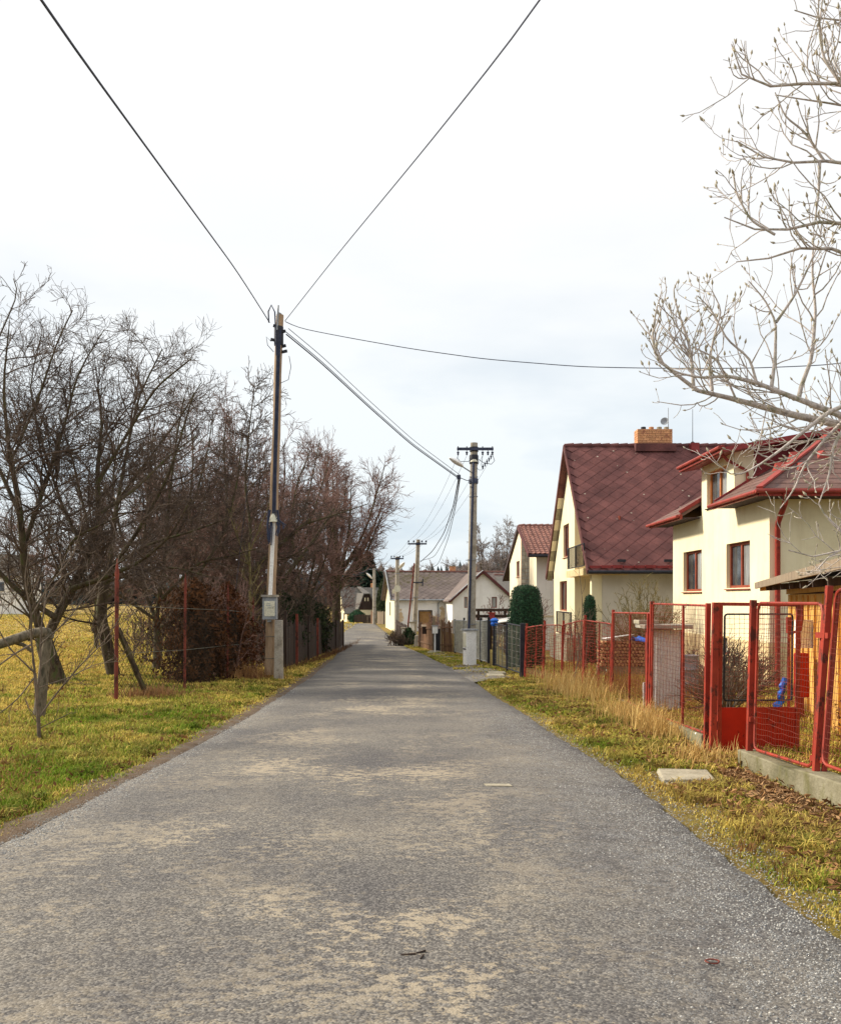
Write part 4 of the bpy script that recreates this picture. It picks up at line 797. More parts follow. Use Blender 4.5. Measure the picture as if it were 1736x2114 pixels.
    MB().tube([at(8.6) + Vector((-.2, -.05, 0)), at(8.7) + Vector((-.34, -.05, .03)), at(8.5) + Vector((-.3, -.05, 0)), at(8.3) + Vector((-.12, -.1, 0))], .01, 5).build('jumper_cable', 'cable', t, smooth=True)
    MB().tube([at(8.2) + Vector((.3, -.05, 0)), at(7.9) + Vector((.36, -.05, 0)), at(7.55) + Vector((.3, -.05, 0)), at(7.45) + Vector((.1, -.08, 0))], .009, 5).build('jumper_cable', 'cable', t, smooth=True)
    return at
at1 = pole_wood()

def pole_conc(label, x, Yb, ztop, r0, r1, arm=None, m='concrete', lean=.06):
    b = Vector((x, Yb, G(x, Yb) - .2)); tp = Vector((x + lean, Yb, ztop)); at = lambda z: b.lerp(tp, (z - b.z) / (tp.z - b.z))
    t = thing('utility_pole', label, 'utility pole', (x, Yb, G(x, Yb)), 'utility poles along the road'); n = 6
    MB().tube([b.lerp(tp, i / n) for i in range(n + 1)], [r0 + (r1 - r0) * i / n for i in range(n + 1)], 14).build('pole', m, t, smooth=True)
    if arm:
        z, xl, xr = arm; MB().bb((xl, Yb - r1 - .09, z - .05), (xr, Yb - r1 - .01, z + .05)).build('crossarm', 'cable', t); MB().lathe(at(z - .08), [(r1 + .03, 0), (r1 + .03, .18)], 14).build('arm_clamp', 'black', t, smooth=True)
    return t, at
# second pole, with lamp and crossarm
t2, at2 = pole_conc('thick concrete pole with lamp and crossarm behind the white meter pillar', 1.9, 35, 7.46, .17, .135, (7.2, 1.38, 2.76), lean=.14)
MB().lathe(at2(6.72) + Vector((0, -.06, 0)), [(.15, 0), (.14, .05), (.06, .2), (.05, .22)], 12).build('terminal_cover', 'cream_box', t2, smooth=True)
MB().lathe(at2(6.66), [(.17, 0), (.175, .05), (.175, .3), (.16, .34)], 14).build('clamp_band', 'black', t2, smooth=True)
MB().tube([at2(6.7) + Vector((-.02, -.16, 0)), at2(4.5) + Vector((-.05, -.165, 0)), at2(1) + Vector((-.09, -.185, 0)), at2(-.4) + Vector((-.1, -.19, 0))], .045, 6).build('riser_cable', 'cable', t2, smooth=True)
for z in (6.15, 5.4, 3.0, .55): MB().lathe(at2(z), [(.17 + (6.2 - z) * .006, 0), (.17 + (6.2 - z) * .006, .025)], 14).build('steel_band', 'grey_metal', t2, smooth=True)
lamp(t2, at2(6.35) + Vector((-.12, -.05, 0)), at2(6.53) + Vector((-.44, -.2, 0)), 1.25)
for x in (1.42, 1.75, 2.35, 2.55, 2.72): insulator(t2, (x, 34.82, 7.15), -1)
for x in (1.42, 1.75, 2.35, 2.72): MB().cyl((x, 34.82, 7.25), (x, 34.82, 7.3), .02, .02, 6).build('arm_bolt', 'black', t2)
MB().tube([(1.42, 34.8, 7.0), (1.4, 34.8, 6.85), (1.5, 34.78, 6.72), (1.8, 34.76, 6.72), (1.95, 34.8, 6.8)], .012, 5).build('jumper_cable', 'cable', t2, smooth=True)
MB().tube([(2.72, 34.8, 6.98), (2.8, 34.8, 6.75), (2.68, 34.8, 6.62), (2.4, 34.78, 6.66), (2.2, 34.8, 6.8)], .012, 5).build('jumper_cable', 'cable', t2, smooth=True)
for i in range(5): insulator(t2, Vector((2.66, 34.8, 7.0)).lerp(Vector((2.36, 34.78, 6.62)), i / 4), -1, .03)
MB().tube([(2.35, 34.8, 6.95), (2.3, 34.8, 6.6), (2.35, 34.78, 6.4), (2.2, 34.78, 6.4), (2.12, 34.8, 6.5)], .01, 5).build('jumper_cable', 'cable', t2, smooth=True)
# third, fourth and fifth poles
t3, at3 = pole_conc('slim concrete pole with crossarm and dark red pipe strut beside it', -.45, 62, 5.5, .17, .13, (5.2, -.85, .42), lean=.3)
for x in (-.8, -.45, .1, .38): insulator(t3, (x, 61.82, 5.25), 1, .06)
MB().cyl((-.95, 61.75, -1.5), (-.42, 61.8, 3.9), .06, .045, 8).build('pipe_strut', 'rust', t3)
MB().bar(at3(2.6) + Vector((-.25, -.18, 0)), at3(2.6) + Vector((.45, -.18, 0)), .06, .08).build('lower_bracket', 'cable', t3); MB().cyl(at3(2.35) + Vector((.42, -.18, 0)), at3(2.85) + Vector((.42, -.18, 0)), .04, .04, 6).build('fuse_holder', 'cable', t3)
for z in (1.6, .0): MB().lathe(at3(z), [(.19, 0), (.19, .05)], 12).build('steel_band', 'grey_metal', t3)
t4, at4 = pole_conc('concrete pole with horn loudspeaker and lamp in front of peeling house', -1.9, 74, 4.9, .19, .15, (4.72, -2.38, -1.35), lean=.05)
for x in (-2.33, -2.1, -1.65, -1.4): insulator(t4, (x, 73.8, 4.77), 1, .06)
lamp(t4, at4(3.85) + Vector((.12, -.05, 0)), at4(3.95) + Vector((.2, -.15, 0)), 1.5)
MB().lathe(at4(2.2) + Vector((.02, -.6, .1)), [(.28, 0), (.26, .03), (.12, .2), (.07, .4), (.05, .42)], 14, (0, 1, 0)).build('loudspeaker', 'cream_box', t4, smooth=True); MB().bb(at4(1.9) + Vector((-.4, -.3, 0)), at4(1.9) + Vector((-.2, -.12, .35))).build('control_box', 'cream_box', t4)
for z in (.9, 3.5): MB().lathe(at4(z), [(.2, 0), (.2, .04)], 12).build('steel_band', 'grey_metal', t4)
t5, at5 = pole_conc('pale concrete street lamp pole at the far bend of the road', -4.72, 94, 4.6, .19, .13, None, lean=.0)
lamp(t5, at5(3.4) + Vector((-.1, -.05, 0)), at5(3.55) + Vector((-.25, -.1, 0)), 1.6)
MB().bar(at5(4.5) + Vector((-.6, -.1, 0)), at5(4.5) + Vector((.15, -.1, 0)), .06, .06).build('bracket', 'grey_metal', t5)

# ------------------------------------------------------------------ overhead cables (each a thing)
def cable(label, pts, r, name='overhead_cable'):
    n = max(16, 6 * len(pts)); pl = resample([tuple(p) for p in pts], n)
    q = MB().tube([tuple(p) for p in pl], r, 6).build(name, 'cable', None, smooth=True); tag(q, label, 'cable', 'overhead cables'); return q
A1 = at1(8.95)
cable('thick cable from wooden pole towards the upper left corner', [at1(9.02) + Vector((-.26, -.05, .1)), P(490, 560, 21.5), P(300, 300, 12.2), P(82, 0, 8.0), (-3.1, 3.0, 6.35), (-2.95, -6, 6.6), (-2.9, -14, 7.6)], .014)
cable('cable from wooden pole towards the top right of the sky', [at1(9.05) + Vector((.16, -.03, .12)), P(700, 520, 20), P(890, 290, 13.6), P(1120, 0, 9.0), (2.2, 5, 7.2), (4.0, -2, 7.6), (6, -10, 8.6)], .0095)
cable('single cable sagging right from the wooden pole past the magnolia', [at1(9.05) + Vector((.17, -.03, .1)), P(612, 676, 24.9), P(720, 697, 24.2), P(850, 720, 23.5), P(1000, 741, 22.8), P(1200, 757, 22), P(1350, 760, 21.4), P(1550, 760, 20.7), P(1736, 752, 20), (11.2, 19.2, 7.0), (14, 18, 7.7)], .011)
KN = P(947, 985, 34.6)
for i, (lab, r, o) in enumerate((('thickest lower cable sagging between wooden and concrete poles', .017, (0, 0, -.06)), ('middle cable sagging between wooden and concrete poles', .011, (0, 0, 0)), ('thin upper cable sagging between wooden and concrete poles', .009, (.06, 0, .1)))):
    o = Vector(o); cable(lab, [at1(8.86) + Vector((.2, -.04, 0)) + o, P(660, 742, 26.8) + o, P(760, 835, 29.4) + o, P(850, 915, 32) + o, KN + o * .8], r)
for i, (lab, xs, r) in enumerate((('thick slack cable dropping from concrete pole to strut pole', ((947, 985), (936, 1045), (917, 1100), (893, 1138), (868, 1160)), .022), ('second slack cable dropping from concrete pole to strut pole', ((949, 985), (939, 1045), (922, 1105), (897, 1150), (868, 1158)), .014), ('lowest slack cable dropping from concrete pole to strut pole', ((950, 987), (941, 1045), (926, 1110), (905, 1165), (885, 1175), (866, 1166)), .014))):
    ys = np.linspace(34.6, 61.7, len(xs)); cable(lab, [P(a, b, y) for (a, b), y in zip(xs, ys)], r)
MB().tube([KN, KN.lerp(at2(5.98), .5) + Vector((0, 0, -.03)), at2(6.0)], .014, 6).build('suspension_strap', 'cable', t2); MB().box(KN, (.14, .1, .16)).build('suspension_clamp', 'cable', t2); MB().lathe(at2(5.9), [(.17, 0), (.18, .04), (.18, .18), (.17, .2)], 14).build('strap_band', 'cable', t2, smooth=True)
for i, (x2, x3, x4, w) in enumerate(((1.42, -.8, -2.33, 'leftmost'), (1.75, -.45, -2.1, 'second from left'), (2.35, .1, -1.65, 'third from left'), (2.72, .38, -1.4, 'rightmost'))):
    cable(f'{w} thin wire between the crossarms of the two nearer concrete poles', sagline((x2, 34.9, 6.95), (x3, 61.8, 5.42), .55), .006); cable(f'{w} thin wire between the two farther crossarm poles', sagline((x3, 61.8, 5.42), (x4, 73.8, 4.94), .2), .007)
cable('two-strand wire from loudspeaker pole to the far lamp pole', sagline((-2.3, 73.8, 4.9), at5(4.5) + Vector((0, -.1, 0)), .4), .012)
for i, (w, e) in enumerate((('upper', (-9.6, 60, 3.2)), ('lower', (-9.4, 62, 2.6)))): cable(f'{w} service wire from far lamp pole into the bare trees', sagline(at5(4.5) + Vector((-.5, -.1, 0)), e, .6), .014)
cable('thin stay wire at the left of the wooden pole', [at1(7.9) + Vector((-.14, 0, 0)), at1(6.4) + Vector((-.5, .2, 0)), at1(4.6) + Vector((-.85, .5, 0)), (-5.3, 26.4, 1.8)], .006, 'stay_wire')

# ------------------------------------------------------------------ fences
def wires(name, m, parent, p0, p1, q0, q1, pitch, r, wave=.006, seed=0, pv=None):
    g = np.random.default_rng(seed); p0, p1, q0, q1 = (np.array(a, float) for a in (p0, p1, q0, q1)); Lh = np.linalg.norm(p1 - p0); Hh = np.linalg.norm(q0 - p0); n = max(2, int(Lh / (pv or pitch))); m_ = max(2, int(Hh / pitch)); out = []
    s = np.linspace(0, 1, n + 1)[:, None, None]; t = np.linspace(0, 1, 8)[None, :, None]
    V_ = (p0 * (1 - s) + p1 * s) * (1 - t) + (q0 * (1 - s) + q1 * s) * t; V_ = V_ + g.normal(size=V_.shape) * wave * .5; out.append(tubes_np(V_, np.full(V_.shape[:2], r), 3))
    t = np.linspace(0, 1, m_ + 1)[:, None, None]; s = np.linspace(0, 1, 9)[None, :, None]
    H_ = (p0 * (1 - s) + p1 * s) * (1 - t) + (q0 * (1 - s) + q1 * s) * t; H_ = H_ + g.normal(size=H_.shape) * wave; out.append(tubes_np(H_, np.full(H_.shape[:2], r), 3))
    v, q = merge_np(out); return np_obj(name, m, parent, verts=v, quads=q)
def panel(parent, p0, p1, q0, q1, m='red', wm='mesh_red', pitch=.056, r=.0022, fr=.016, seed=0, rnd=.08, wave=.006, pv=None):
    p0, p1, q0, q1 = map(V3, (p0, p1, q0, q1)); ring = []
    for a, b, c in ((p1, p0, q0), (p0, q0, q1), (q0, q1, p1), (q1, p1, p0)):
        d0 = (a - b).normalized() * rnd; d1 = (c - b).normalized() * rnd; ring += [b + d0, b + d0 * .3 + d1 * .3, b + d1]
    f = MB().tube(ring + [ring[0]], fr, 6).build('panel_frame', m, parent, smooth=True); wires('wire_mesh', wm, f, p0, p1, q0, q1, pitch, r, wave, seed, pv); return f
def post(parent, b, tp, w, m='red', name='post', cap=True):
    o = MB().bar(b, tp, w, w, (0, 1, 0)).build(name, m, parent, bevel=.004); 
    return o
def on(x, Y, z): return Vector((x, Y, z))
# plinths under the red fence
def plinth(label, pts, w=.18):
    t = thing('concrete_plinth', label, 'plinth', (pts[0][0], pts[0][1], pts[0][2])); g = np.random.default_rng(3)
    for a, b in zip(pts[:-1], pts[1:]):
        a0, b0 = V3(a[:3]), V3(b[:3]); d = (b0 - a0); d.z = 0; d.normalize(); s = Vector((d.y, -d.x, 0)) * w / 2; n = max(2, int((b0 - a0).length / .5)); vs = []; fs = []
        for i in range(n + 1):
            c = a0.lerp(b0, i / n); zt = a[3] + (b[3] - a[3]) * i / n; j = lambda: Vector(g.normal(size=3)) * .008
            vs += [c - s + Z3 * -.25 + j() * .3, c + s + Z3 * -.25 + j() * .3, Vector((c.x, c.y, zt)) + s + j(), Vector((c.x, c.y, zt)) - s + j()]
        for i in range(n):
            for k in range(4): fs.append((i * 4 + k, i * 4 + (k + 1) % 4, i * 4 + 4 + (k + 1) % 4, i * 4 + 4 + k))
        fs += [(3, 2, 1, 0), (n * 4, n * 4 + 1, n * 4 + 2, n * 4 + 3)]; MB().add(vs, fs).build('plinth_block', 'plinth', t, bevel=.012)
gg = lambda x, y: G(x, y) - .02
plinth('mossy low concrete plinth right of the open garden gate', [(3.47, 9.78, gg(3.47, 9.78), -.05), (3.5, 8.32, gg(3.5, 8.3), -.04)]); 
plinth('lichen spotted concrete plinth at the right edge of the picture', [(3.49, 8.31, gg(3.5, 8.3), .02), (3.55, 6.6, gg(3.55, 6.6), .06), (3.6, 4.6, gg(3.6, 4.6), .1)], .22)
plinth('grass-fringed concrete plinth left of the open garden gate', [(3.42, 11.0, gg(3.42, 11), -.08), (3.74, 14.94, gg(3.74, 14.9), -.33), (4.13, 19.8, gg(4.13, 19.8), -.52)])
# right-hand section
t = thing('red_mesh_fence', 'tall red mesh fence panels nearest the camera beside the shed', 'fence', (3.5, 8.2, 0.0), 'red mesh fence sections')
post(t, (3.45, 9.68, -.3), (3.50, 9.68, 1.53), .06); post(t, (3.5, 8.15, .0), (3.62, 8.15, 1.66), .055); post(t, (3.56, 8.12, .02), (3.68, 8.12, 1.6), .04, 'red_dark'); post(t, (3.6, 5.4, .05), (3.68, 5.4, 1.75), .06)
panel(t, (3.49, 9.62, -.03), (3.5, 8.22, .04), (3.53, 9.62, 1.5), (3.6, 8.22, 1.5), seed=1); panel(t, (3.52, 8.06, .1), (3.6, 5.46, .12), (3.64, 8.06, 1.62), (3.67, 5.46, 1.7), seed=2)
for z in (.12, 1.22): MB().bar((3.5 + .07 * z / 1.5, 8.24, z), (3.55 + .07 * z / 1.5, 8.1, z), .06, .05).build('fence_clip', 'red', t)
MB().bar((3.47, 9.7, .28), (3.47, 9.62, .28), .05, .05).build('fence_clip', 'red', t)
# middle section between gate and low panels
t = thing('red_mesh_fence', 'red mesh fence section left of the open garden gate', 'fence', (3.6, 13, -.4), 'red mesh fence sections')
post(t, (3.40, 10.97, -.32), (3.43, 10.97, 1.49), .055); post(t, (3.72, 14.94, -.38), (3.76, 14.94, 1.5), .06); post(t, (3.71, 15.05, -.38), (3.73, 15.05, 1.3), .05, 'red_dark'); post(t, (3.54, 12.43, -.22), (3.55, 12.43, 1.46), .03, 'red_dark')
panel(t, (3.41, 11.04, -.07), (3.72, 14.88, -.31), (3.44, 11.04, 1.46), (3.76, 14.88, 1.46), seed=3)
MB().bar((3.70, 14.94, -.16), (3.78, 14.94, -.16), .07, .07).build('fence_clip', 'red', t)
t = thing('red_mesh_fence', 'red mesh fence section in front of the woodpile', 'fence', (4.0, 17.5, -.5), 'red mesh fence sections')
post(t, (4.11, 19.8, -.6), (4.15, 19.8, 1.3), .06); post(t, (3.9, 17.2, -.5), (3.92, 17.2, 1.25), .035); panel(t, (3.76, 15.1, -.33), (4.1, 19.72, -.52), (3.78, 15.1, 1.3), (4.13, 19.72, 1.24), seed=4)
t = thing('red_mesh_fence', 'low sagging red mesh fence between tall dry grass and black gate', 'fence', (3.7, 23.5, -.65), 'red mesh fence sections')
fp = [(4.11, 19.9, -.55, 1.05), (3.9, 22.1, -.6, 1.08), (3.72, 24.3, -.66, .9), (3.32, 25.0, -.7, .88), (2.93, 25.9, -.72, .78)]
for i, a in enumerate(fp):
    if i: post(t, (a[0], a[1], a[2] - .1), (a[0] + .06, a[1], a[3] + .06), .055)
    if i < 4:
        b = fp[i + 1]; panel(t, (a[0], a[1] + .06, a[2]), (b[0], b[1] - .06, b[2]), (a[0] + .03, a[1] + .06, a[3] - .06), (b[0] + .03, b[1] - .06, b[3] - .06), seed=5 + i, wave=.02, r=.0046, pitch=.07, wm='red')
        m_ = [(a[k] + b[k]) / 2 for k in range(4)]; post(t, (m_[0] + .05, m_[1], m_[2]), (m_[0] + .08, m_[1], m_[3] - .05), .03, 'red_dark')
# open garden gate, swung inwards
t = thing('garden_gate', 'open red garden gate with sheet metal bottom and mesh top', 'gate', (3.46, 10.8, -.32))
post(t, (3.43, 10.82, -.34), (3.47, 10.82, 1.5), .07, name='hinge_post')
gz0, gz1, gx0, gx1, gy_ = -.26, 1.48, 3.52, 4.46, 10.86
MB().bar((gx0, gy_, gz0), (gx0 + .02, gy_, gz1), .045, .045, (0, 1, 0)).build('gate_stile', 'red', t); MB().bar((gx1, gy_ + .05, gz0), (gx1 + .02, gy_ + .05, gz1), .045, .045, (0, 1, 0)).build('gate_stile', 'red_dark', t)
MB().bar((gx0, gy_, gz1), (gx1 + .02, gy_ + .05, gz1 - .01), .045, .04).build('gate_top_rail', 'red_dark', t)
panel(t, (gx0 + .06, gy_, .34), (gx1 - .06, gy_ + .05, .34), (gx0 + .07, gy_, 1.36), (gx1 - .05, gy_ + .05, 1.36), 'black', 'mesh_red', .056, .0024, .012, 11, .03, .003)
MB().hexa([(gx0 + .02, gy_ - .012, gz0), (gx1, gy_ + .038, gz0), (gx1, gy_ + .05, gz0), (gx0 + .02, gy_, gz0), (gx0 + .02, gy_ - .012, .26), (gx1, gy_ + .038, .26), (gx1, gy_ + .05, .26), (gx0 + .02, gy_, .26)]).build('gate_sheet', 'red_sheet', t, label='deep red sheet metal lower panel')
for z in (.0, 1.2): MB().cyl((3.49, 10.82, z), (3.49, 10.82, z + .1), .025, .025, 8).build('hinge', 'red_dark', t)
# black gate and grey mesh fence farther along
t = thing('metal_gate', 'black steel framed double gate with grey mesh across the drive', 'gate', (2.75, 29, -.8))
g0, g1 = Vector((2.87, 26.05, -.66)), Vector((2.6, 32.4, -.85)); gm = g0.lerp(g1, .49)
post(t, g0 - Z3 * .1, g0 + Vector((.02, 0, 1.5)), .13, 'black', 'gate_post'); post(t, g1 - Z3 * .1, g1 + Vector((.02, 0, 1.68)), .13, 'black', 'gate_post'); post(t, gm, gm + Z3 * 1.55, .06, 'black', 'meeting_stile')
for a, b in ((g0, gm), (gm, g1)):
    a2, b2 = a.lerp(b, .03), a.lerp(b, .97); f = panel(t, a2 + Z3 * .08, b2 + Z3 * .08, a2 + Z3 * 1.42, b2 + Z3 * 1.5, 'black', 'mesh_grey', .17, .0032, .022, 21, .02, .006)
    for k in (.33, .66): MB().bar(a2.lerp(b2, k) + Z3 * .08, a2.lerp(b2, k) + Z3 * 1.45, .03, .02).build('gate_bar', 'wire', t)
cl = MB(); cl.lathe(g1 + Vector((.0, -.02, 1.42)), [(.1, 0), (.14, .06), (.12, .14), (.16, .2), (.1, .26), (.05, .28)], 9); tag(cl.build('cloth', 'blue', None, smooth=True), 'blue cloth tied over the black gate post', 'cloth')
t = thing('mesh_fence', 'grey mesh fence on black posts behind the white meter pillar', 'fence', (2.3, 40, -1.1))
fl = [(2.55, 34.4), (2.42, 36.8), (2.25, 40), (2.05, 43.2), (1.72, 46.2)]
for a, b in zip(fl[:-1], fl[1:]):
    za, zb = G(*a), G(*b); post(t, (a[0], a[1], za - .1), (a[0], a[1], za + 1.78), .09, 'black'); panel(t, (a[0], a[1] + .08, za + .1), (b[0], b[1] - .08, zb + .1), (a[0], a[1] + .08, za + 1.65), (b[0], b[1] - .08, zb + 1.65), 'grey_metal', 'mesh_grey', .06, .009, .02, 31, .02, .006)
post(t, (1.72, 46.2, G(1.7, 46) - .1), (1.72, 46.2, G(1.7, 46) + 1.7), .09, 'black')
MB().bb((2.44, 36.5, -.3), (2.5, 37.4, .3)).build('tin_patch', 'grey_metal', t)
# picket fences
def pickets(name, label, a, b, h, m, w=.11, gap=.03, th=.022, jit=.06, pointed=False, rails=True, group=None, z0=None):
    a, b = V3((*a, 0)), V3((*b, 0)); Ln = (b - a).length; d = (b - a).normalized(); nrm_ = Vector((-d.y, d.x, 0)); t = thing(name, label, 'fence', (a.x, a.y, G(a.x, a.y)), group); n = int(Ln / (w + gap)); mesh_ = []
    for k in range(3):
        tip = .05 if pointed else 0; x = w / 2; mesh_.append(MB().prism([(-x, 0, 0), (x, 0, 0), (x, 0, 1 - tip), (0, 0, 1), (-x, 0, 1 - tip - .006 * k)], (0, th, 0)).mesh('picket')); mesh_[-1].materials.append(M[m])
    for i in range(n):
        p = a + d * ((i + .5) * (w + gap)); z = G(p.x, p.y) - .04; hh = h * (1 + random.uniform(-jit, jit))
        inst('picket', mesh_[i % 3], t, frame_mtx(Vector((p.x, p.y, z)) + nrm_ * random.uniform(-.008, .008), d, nrm_, Z3) @ Matrix.Rotation(random.gauss(0, .012), 4, 'Y') @ Matrix.Diagonal((random.uniform(.85, 1.05), 1, hh, 1)))
    if rails:
        for f in (.25, .8): MB().bar((a.x, a.y, G(a.x, a.y) + h * f), (b.x, b.y, G(b.x, b.y) + h * f), .04, .08).build('rail', m, t).location += nrm_ * .045
    return t
pickets('picket_fence', 'brown vertical board fence beside the grey mesh fence', (1.66, 46.2), (1.08, 46.9), 1.62, 'brown_wood', .1, .012)
pickets('picket_fence', 'long brown board fence between mailbox gate and brush pile', (.66, 48.6), (-.12, 55.5), 1.5, 'brown_wood', .12, .015)
pickets('picket_fence', 'dark plank fence in front of the peeling white house', (-.9, 60.6), (-1.95, 73.0), 1.25, 'dark_wood', .14, .02)
pickets('picket_fence', 'grey plank fence beside the far lamp pole', (-4.5, 95.5), (-3.2, 92.5), 1.35, 'old_wood', .13, .02, pointed=True)
pickets('picket_fence', 'dark low fence in front of the cottage', (-7.5, 103.6), (-5.5, 102.8), 1.0, 'dark_wood', .12, .02)
pickets('picket_fence', 'narrow brown fence just left of the far lamp pole', (-5.45, 101), (-4.95, 97), 1.4, 'brown_wood', .12, .02)
tl_ = pickets('plank_fence', 'dark weathered plank fence under the bare trees left of road', (-4.62, 30.4), (-4.95, 59.5), 1.6, 'dark_wood', .13, .03, jit=.09)
for i, Y in enumerate((31, 34, 37.5, 41, 45, 50, 55)): MB().bar((-4.55 - .01 * i, Y, G(-4.6, Y)), (-4.55 - .01 * i, Y, G(-4.6, Y) + 1.95 - .05 * i), .09, .09, (0, 1, 0)).build('post', 'rust' if i in (1, 3) else 'dark_wood', tl_)
# small dark gate with posts and mailbox
t = thing('wicket_gate', 'narrow black slatted gate with white mailbox between board fences', 'gate', (.9, 47.7, -1.3)); a, b = Vector((1.04, 47.1, -1.28)), Vector((.72, 48.4, -1.3))
for i in range(8): p = a.lerp(b, (i + .5) / 8); MB().bar(p, p + Z3 * 1.25, .09, .02, (0, 1, 0)).build('slat', 'black', t)
for f in (.2, .85): MB().bar(a + Z3 * 1.25 * f, b + Z3 * 1.25 * f, .03, .07).build('rail', 'black', t)
MB().bar(b + Vector((0, 0, -.1)), b + Vector((-.02, 0, 1.85)), .14, .14, (0, 1, 0)).build('gate_post', 'old_wood', t); MB().bar(a + Vector((.02, 0, -.1)), a + Vector((.02, 0, 1.7)), .1, .1, (0, 1, 0)).build('gate_post', 'old_wood', t)
t = thing('mailbox', 'white mailbox on a thin white stem at the black wicket gate', 'mailbox', (.72, 46.9, -1.28)); MB().bb((.6, 46.8, -.25), (.88, 46.98, .12)).build('box', 'white', t, bevel=.01); MB().bb((.57, 46.77, .12), (.91, 47.0, .16)).build('lid', 'grey_metal', t); MB().bb((.7, 46.85, -1.28), (.77, 46.93, -.25)).build('stem', 'white', t)
t = thing('mailbox', 'small brown mailbox hung on the long board fence', 'mailbox', (.25, 51.4, -.6)); MB().bb((.1, 51.3, -.45), (.36, 51.46, -.05)).build('box', 'dark_wood', t); MB().prism([(.04, 51.22, -.05), (.42, 51.22, -.05), (.42, 51.5, .05), (.04, 51.5, .05)], (0, 0, .02)).build('lid', 'old_wood', t)
for i, (x, Y, h, w, lab) in enumerate(((-1.05, 60.2, 1.0, .36, 'white rendered gate pillar beside the brush pile'), (-.55, 60.9, 1.35, .3, 'taller white gate pillar at the dark plank fence'))):
    t = thing('gate_pillar', lab, 'pillar', (x, Y, G(x, Y))); MB().box((x, Y, G(x, Y) + h / 2), (w, w, h)).build('shaft', 'stain_white', t, bevel=.02); MB().box((x, Y, G(x, Y) + h + .04), (w + .1, w + .1, .08)).build('cap', 'slab', t)
t = thing('stone_post', 'short leaning stone post at the end of the long board fence', 'post', (-.2, 56.6, -1.45)); MB().hexa([(-.4, 56.4, -1.5), (-.05, 56.4, -1.5), (-.05, 56.7, -1.5), (-.4, 56.7, -1.5), (-.34, 56.42, -.75), (-.08, 56.42, -.7), (-.08, 56.68, -.7), (-.34, 56.68, -.75)]).build('shaft', 'concrete', t, bevel=.03)
# left wire fence
t = thing('wire_fence', 'chain link fence on rusty red pointed posts left of the wooden pole', 'fence', (-5.6, 22, -.5))
lp = [(-6.02, 18.2, 2.87), (-5.46, 21.3, 2.75), (-5.25, 25.0, 2.65), (-5.4, 29.6, 2.45)]
for i, (x, Y, h) in enumerate(lp):
    z = G(x, Y) - .05; w = .042 if i == 0 else .032; MB().tube([(x, Y, z), (x + .02, Y, z + h - .35), (x + .02, Y, z + h - .3), (x + .025, Y, z + h)], [w, w, w * 1.15, .008], 8).build('post', 'rust', t, smooth=True)
MB().bar((-6.0, 18.25, .95), (-5.62, 19.0, G(-5.6, 19) - .03), .08, .08).build('brace', 'bark_dark', t)
for (a, b) in zip(lp[:-1], lp[1:]):
    p0, p1 = np.array([a[0], a[1], G(a[0], a[1]) + .03]), np.array([b[0], b[1], G(b[0], b[1]) + .03]); Ln = np.linalg.norm(p1 - p0); pt = .075; n = int(Ln / pt); H = 1.85; m_ = int(H / pt); i = np.arange(n)[:, None]; j = np.arange(m_ + 1)[None, :]
    s = (i + .5 + np.where((j + i * 0) % 2 == 0, -.5, .5) * (1 - 2 * (i % 2))) / n; pts = p0 * (1 - s[..., None]) + p1 * s[..., None]; pts[..., 2] += j * pt; v, q = tubes_np(pts, np.full(pts.shape[:2], .0042), 3); np_obj('chain_link', 'mesh_dark', t, verts=v, quads=q)
    for hz in (.9, 1.86): MB().tube([tuple(p0 + [0, 0, hz]), tuple(p1 + [0, 0, hz])], .006, 5).build('tension_wire', 'wire', t)
# white meter pillar by the drive
t = thing('meter_pillar', 'white rendered meter pillar in front of the thick concrete pole', 'pillar', (1.78, 33.6, G(1.78, 33.6))); z0 = G(1.78, 33.6); q = MB(); q.box((1.8, 33.7, z0 + .62), (.38, .42, 1.36), R(16)).build('body', 'white', t, bevel=.015); MB().box((1.8, 33.7, z0 + 1.325), (.5, .54, .05), R(16)).build('cap', 'grey_metal', t); MB().box((1.8, 33.7, z0 + .62), (.41, .28, .05), R(16)).build('vent_strip', 'black', t); MB().box((1.79, 33.7, z0 + .95), (.39, .3, .5), R(16)).build('door', 'cream_box', t)

# ------------------------------------------------------------------ things in the garden and on the verge
t = thing('lean_to', 'small brown lean-to with pale fibre cement sheet and slab top', 'lean-to', (4.3, 16, G(4.3, 16)))
sh = MB(); n = 34; vs = []
for i in range(n + 1):
    x = 4.06 + .46 * i / n; dy = .018 * math.sin(i * 1.6); vs += [(x - .02, 16 + dy, -.42), (x + .02, 16.08 + dy, 1.0), (x - .02, 16.012 + dy, -.42), (x + .02, 16.092 + dy, 1.0)]
fs = []
for i in range(n): a = i * 4; fs += [(a, a + 4, a + 5, a + 1), (a + 2, a + 3, a + 7, a + 6), (a + 1, a + 5, a + 7, a + 3), (a, a + 2, a + 6, a + 4)]
sh.add(vs, fs).build('sheet', 'corrugated', t)
MB().bb((3.98, 16.15, -.45), (4.14, 16.3, 1.02)).build('post', 'red_dark', t); MB().bb((4.5, 16.1, -.45), (4.62, 16.22, 1.0)).build('post', 'red_dark', t); MB().bb((3.86, 15.85, 1.02), (4.7, 16.55, 1.09)).build('slab_top', 'concrete', t, bevel=.01); MB().bb((3.84, 16.2, 1.09), (4.2, 16.6, 1.16)).build('slab_top', 'slab', t, bevel=.01); MB().bb((3.95, 16.32, -.45), (4.05, 16.36, .05)).build('small_sheet', 'corrugated', t)
MB().bb((4.12, 16.3, -.45), (4.48, 16.5, 1.0)).build('cabinet', 'red_dark', t)
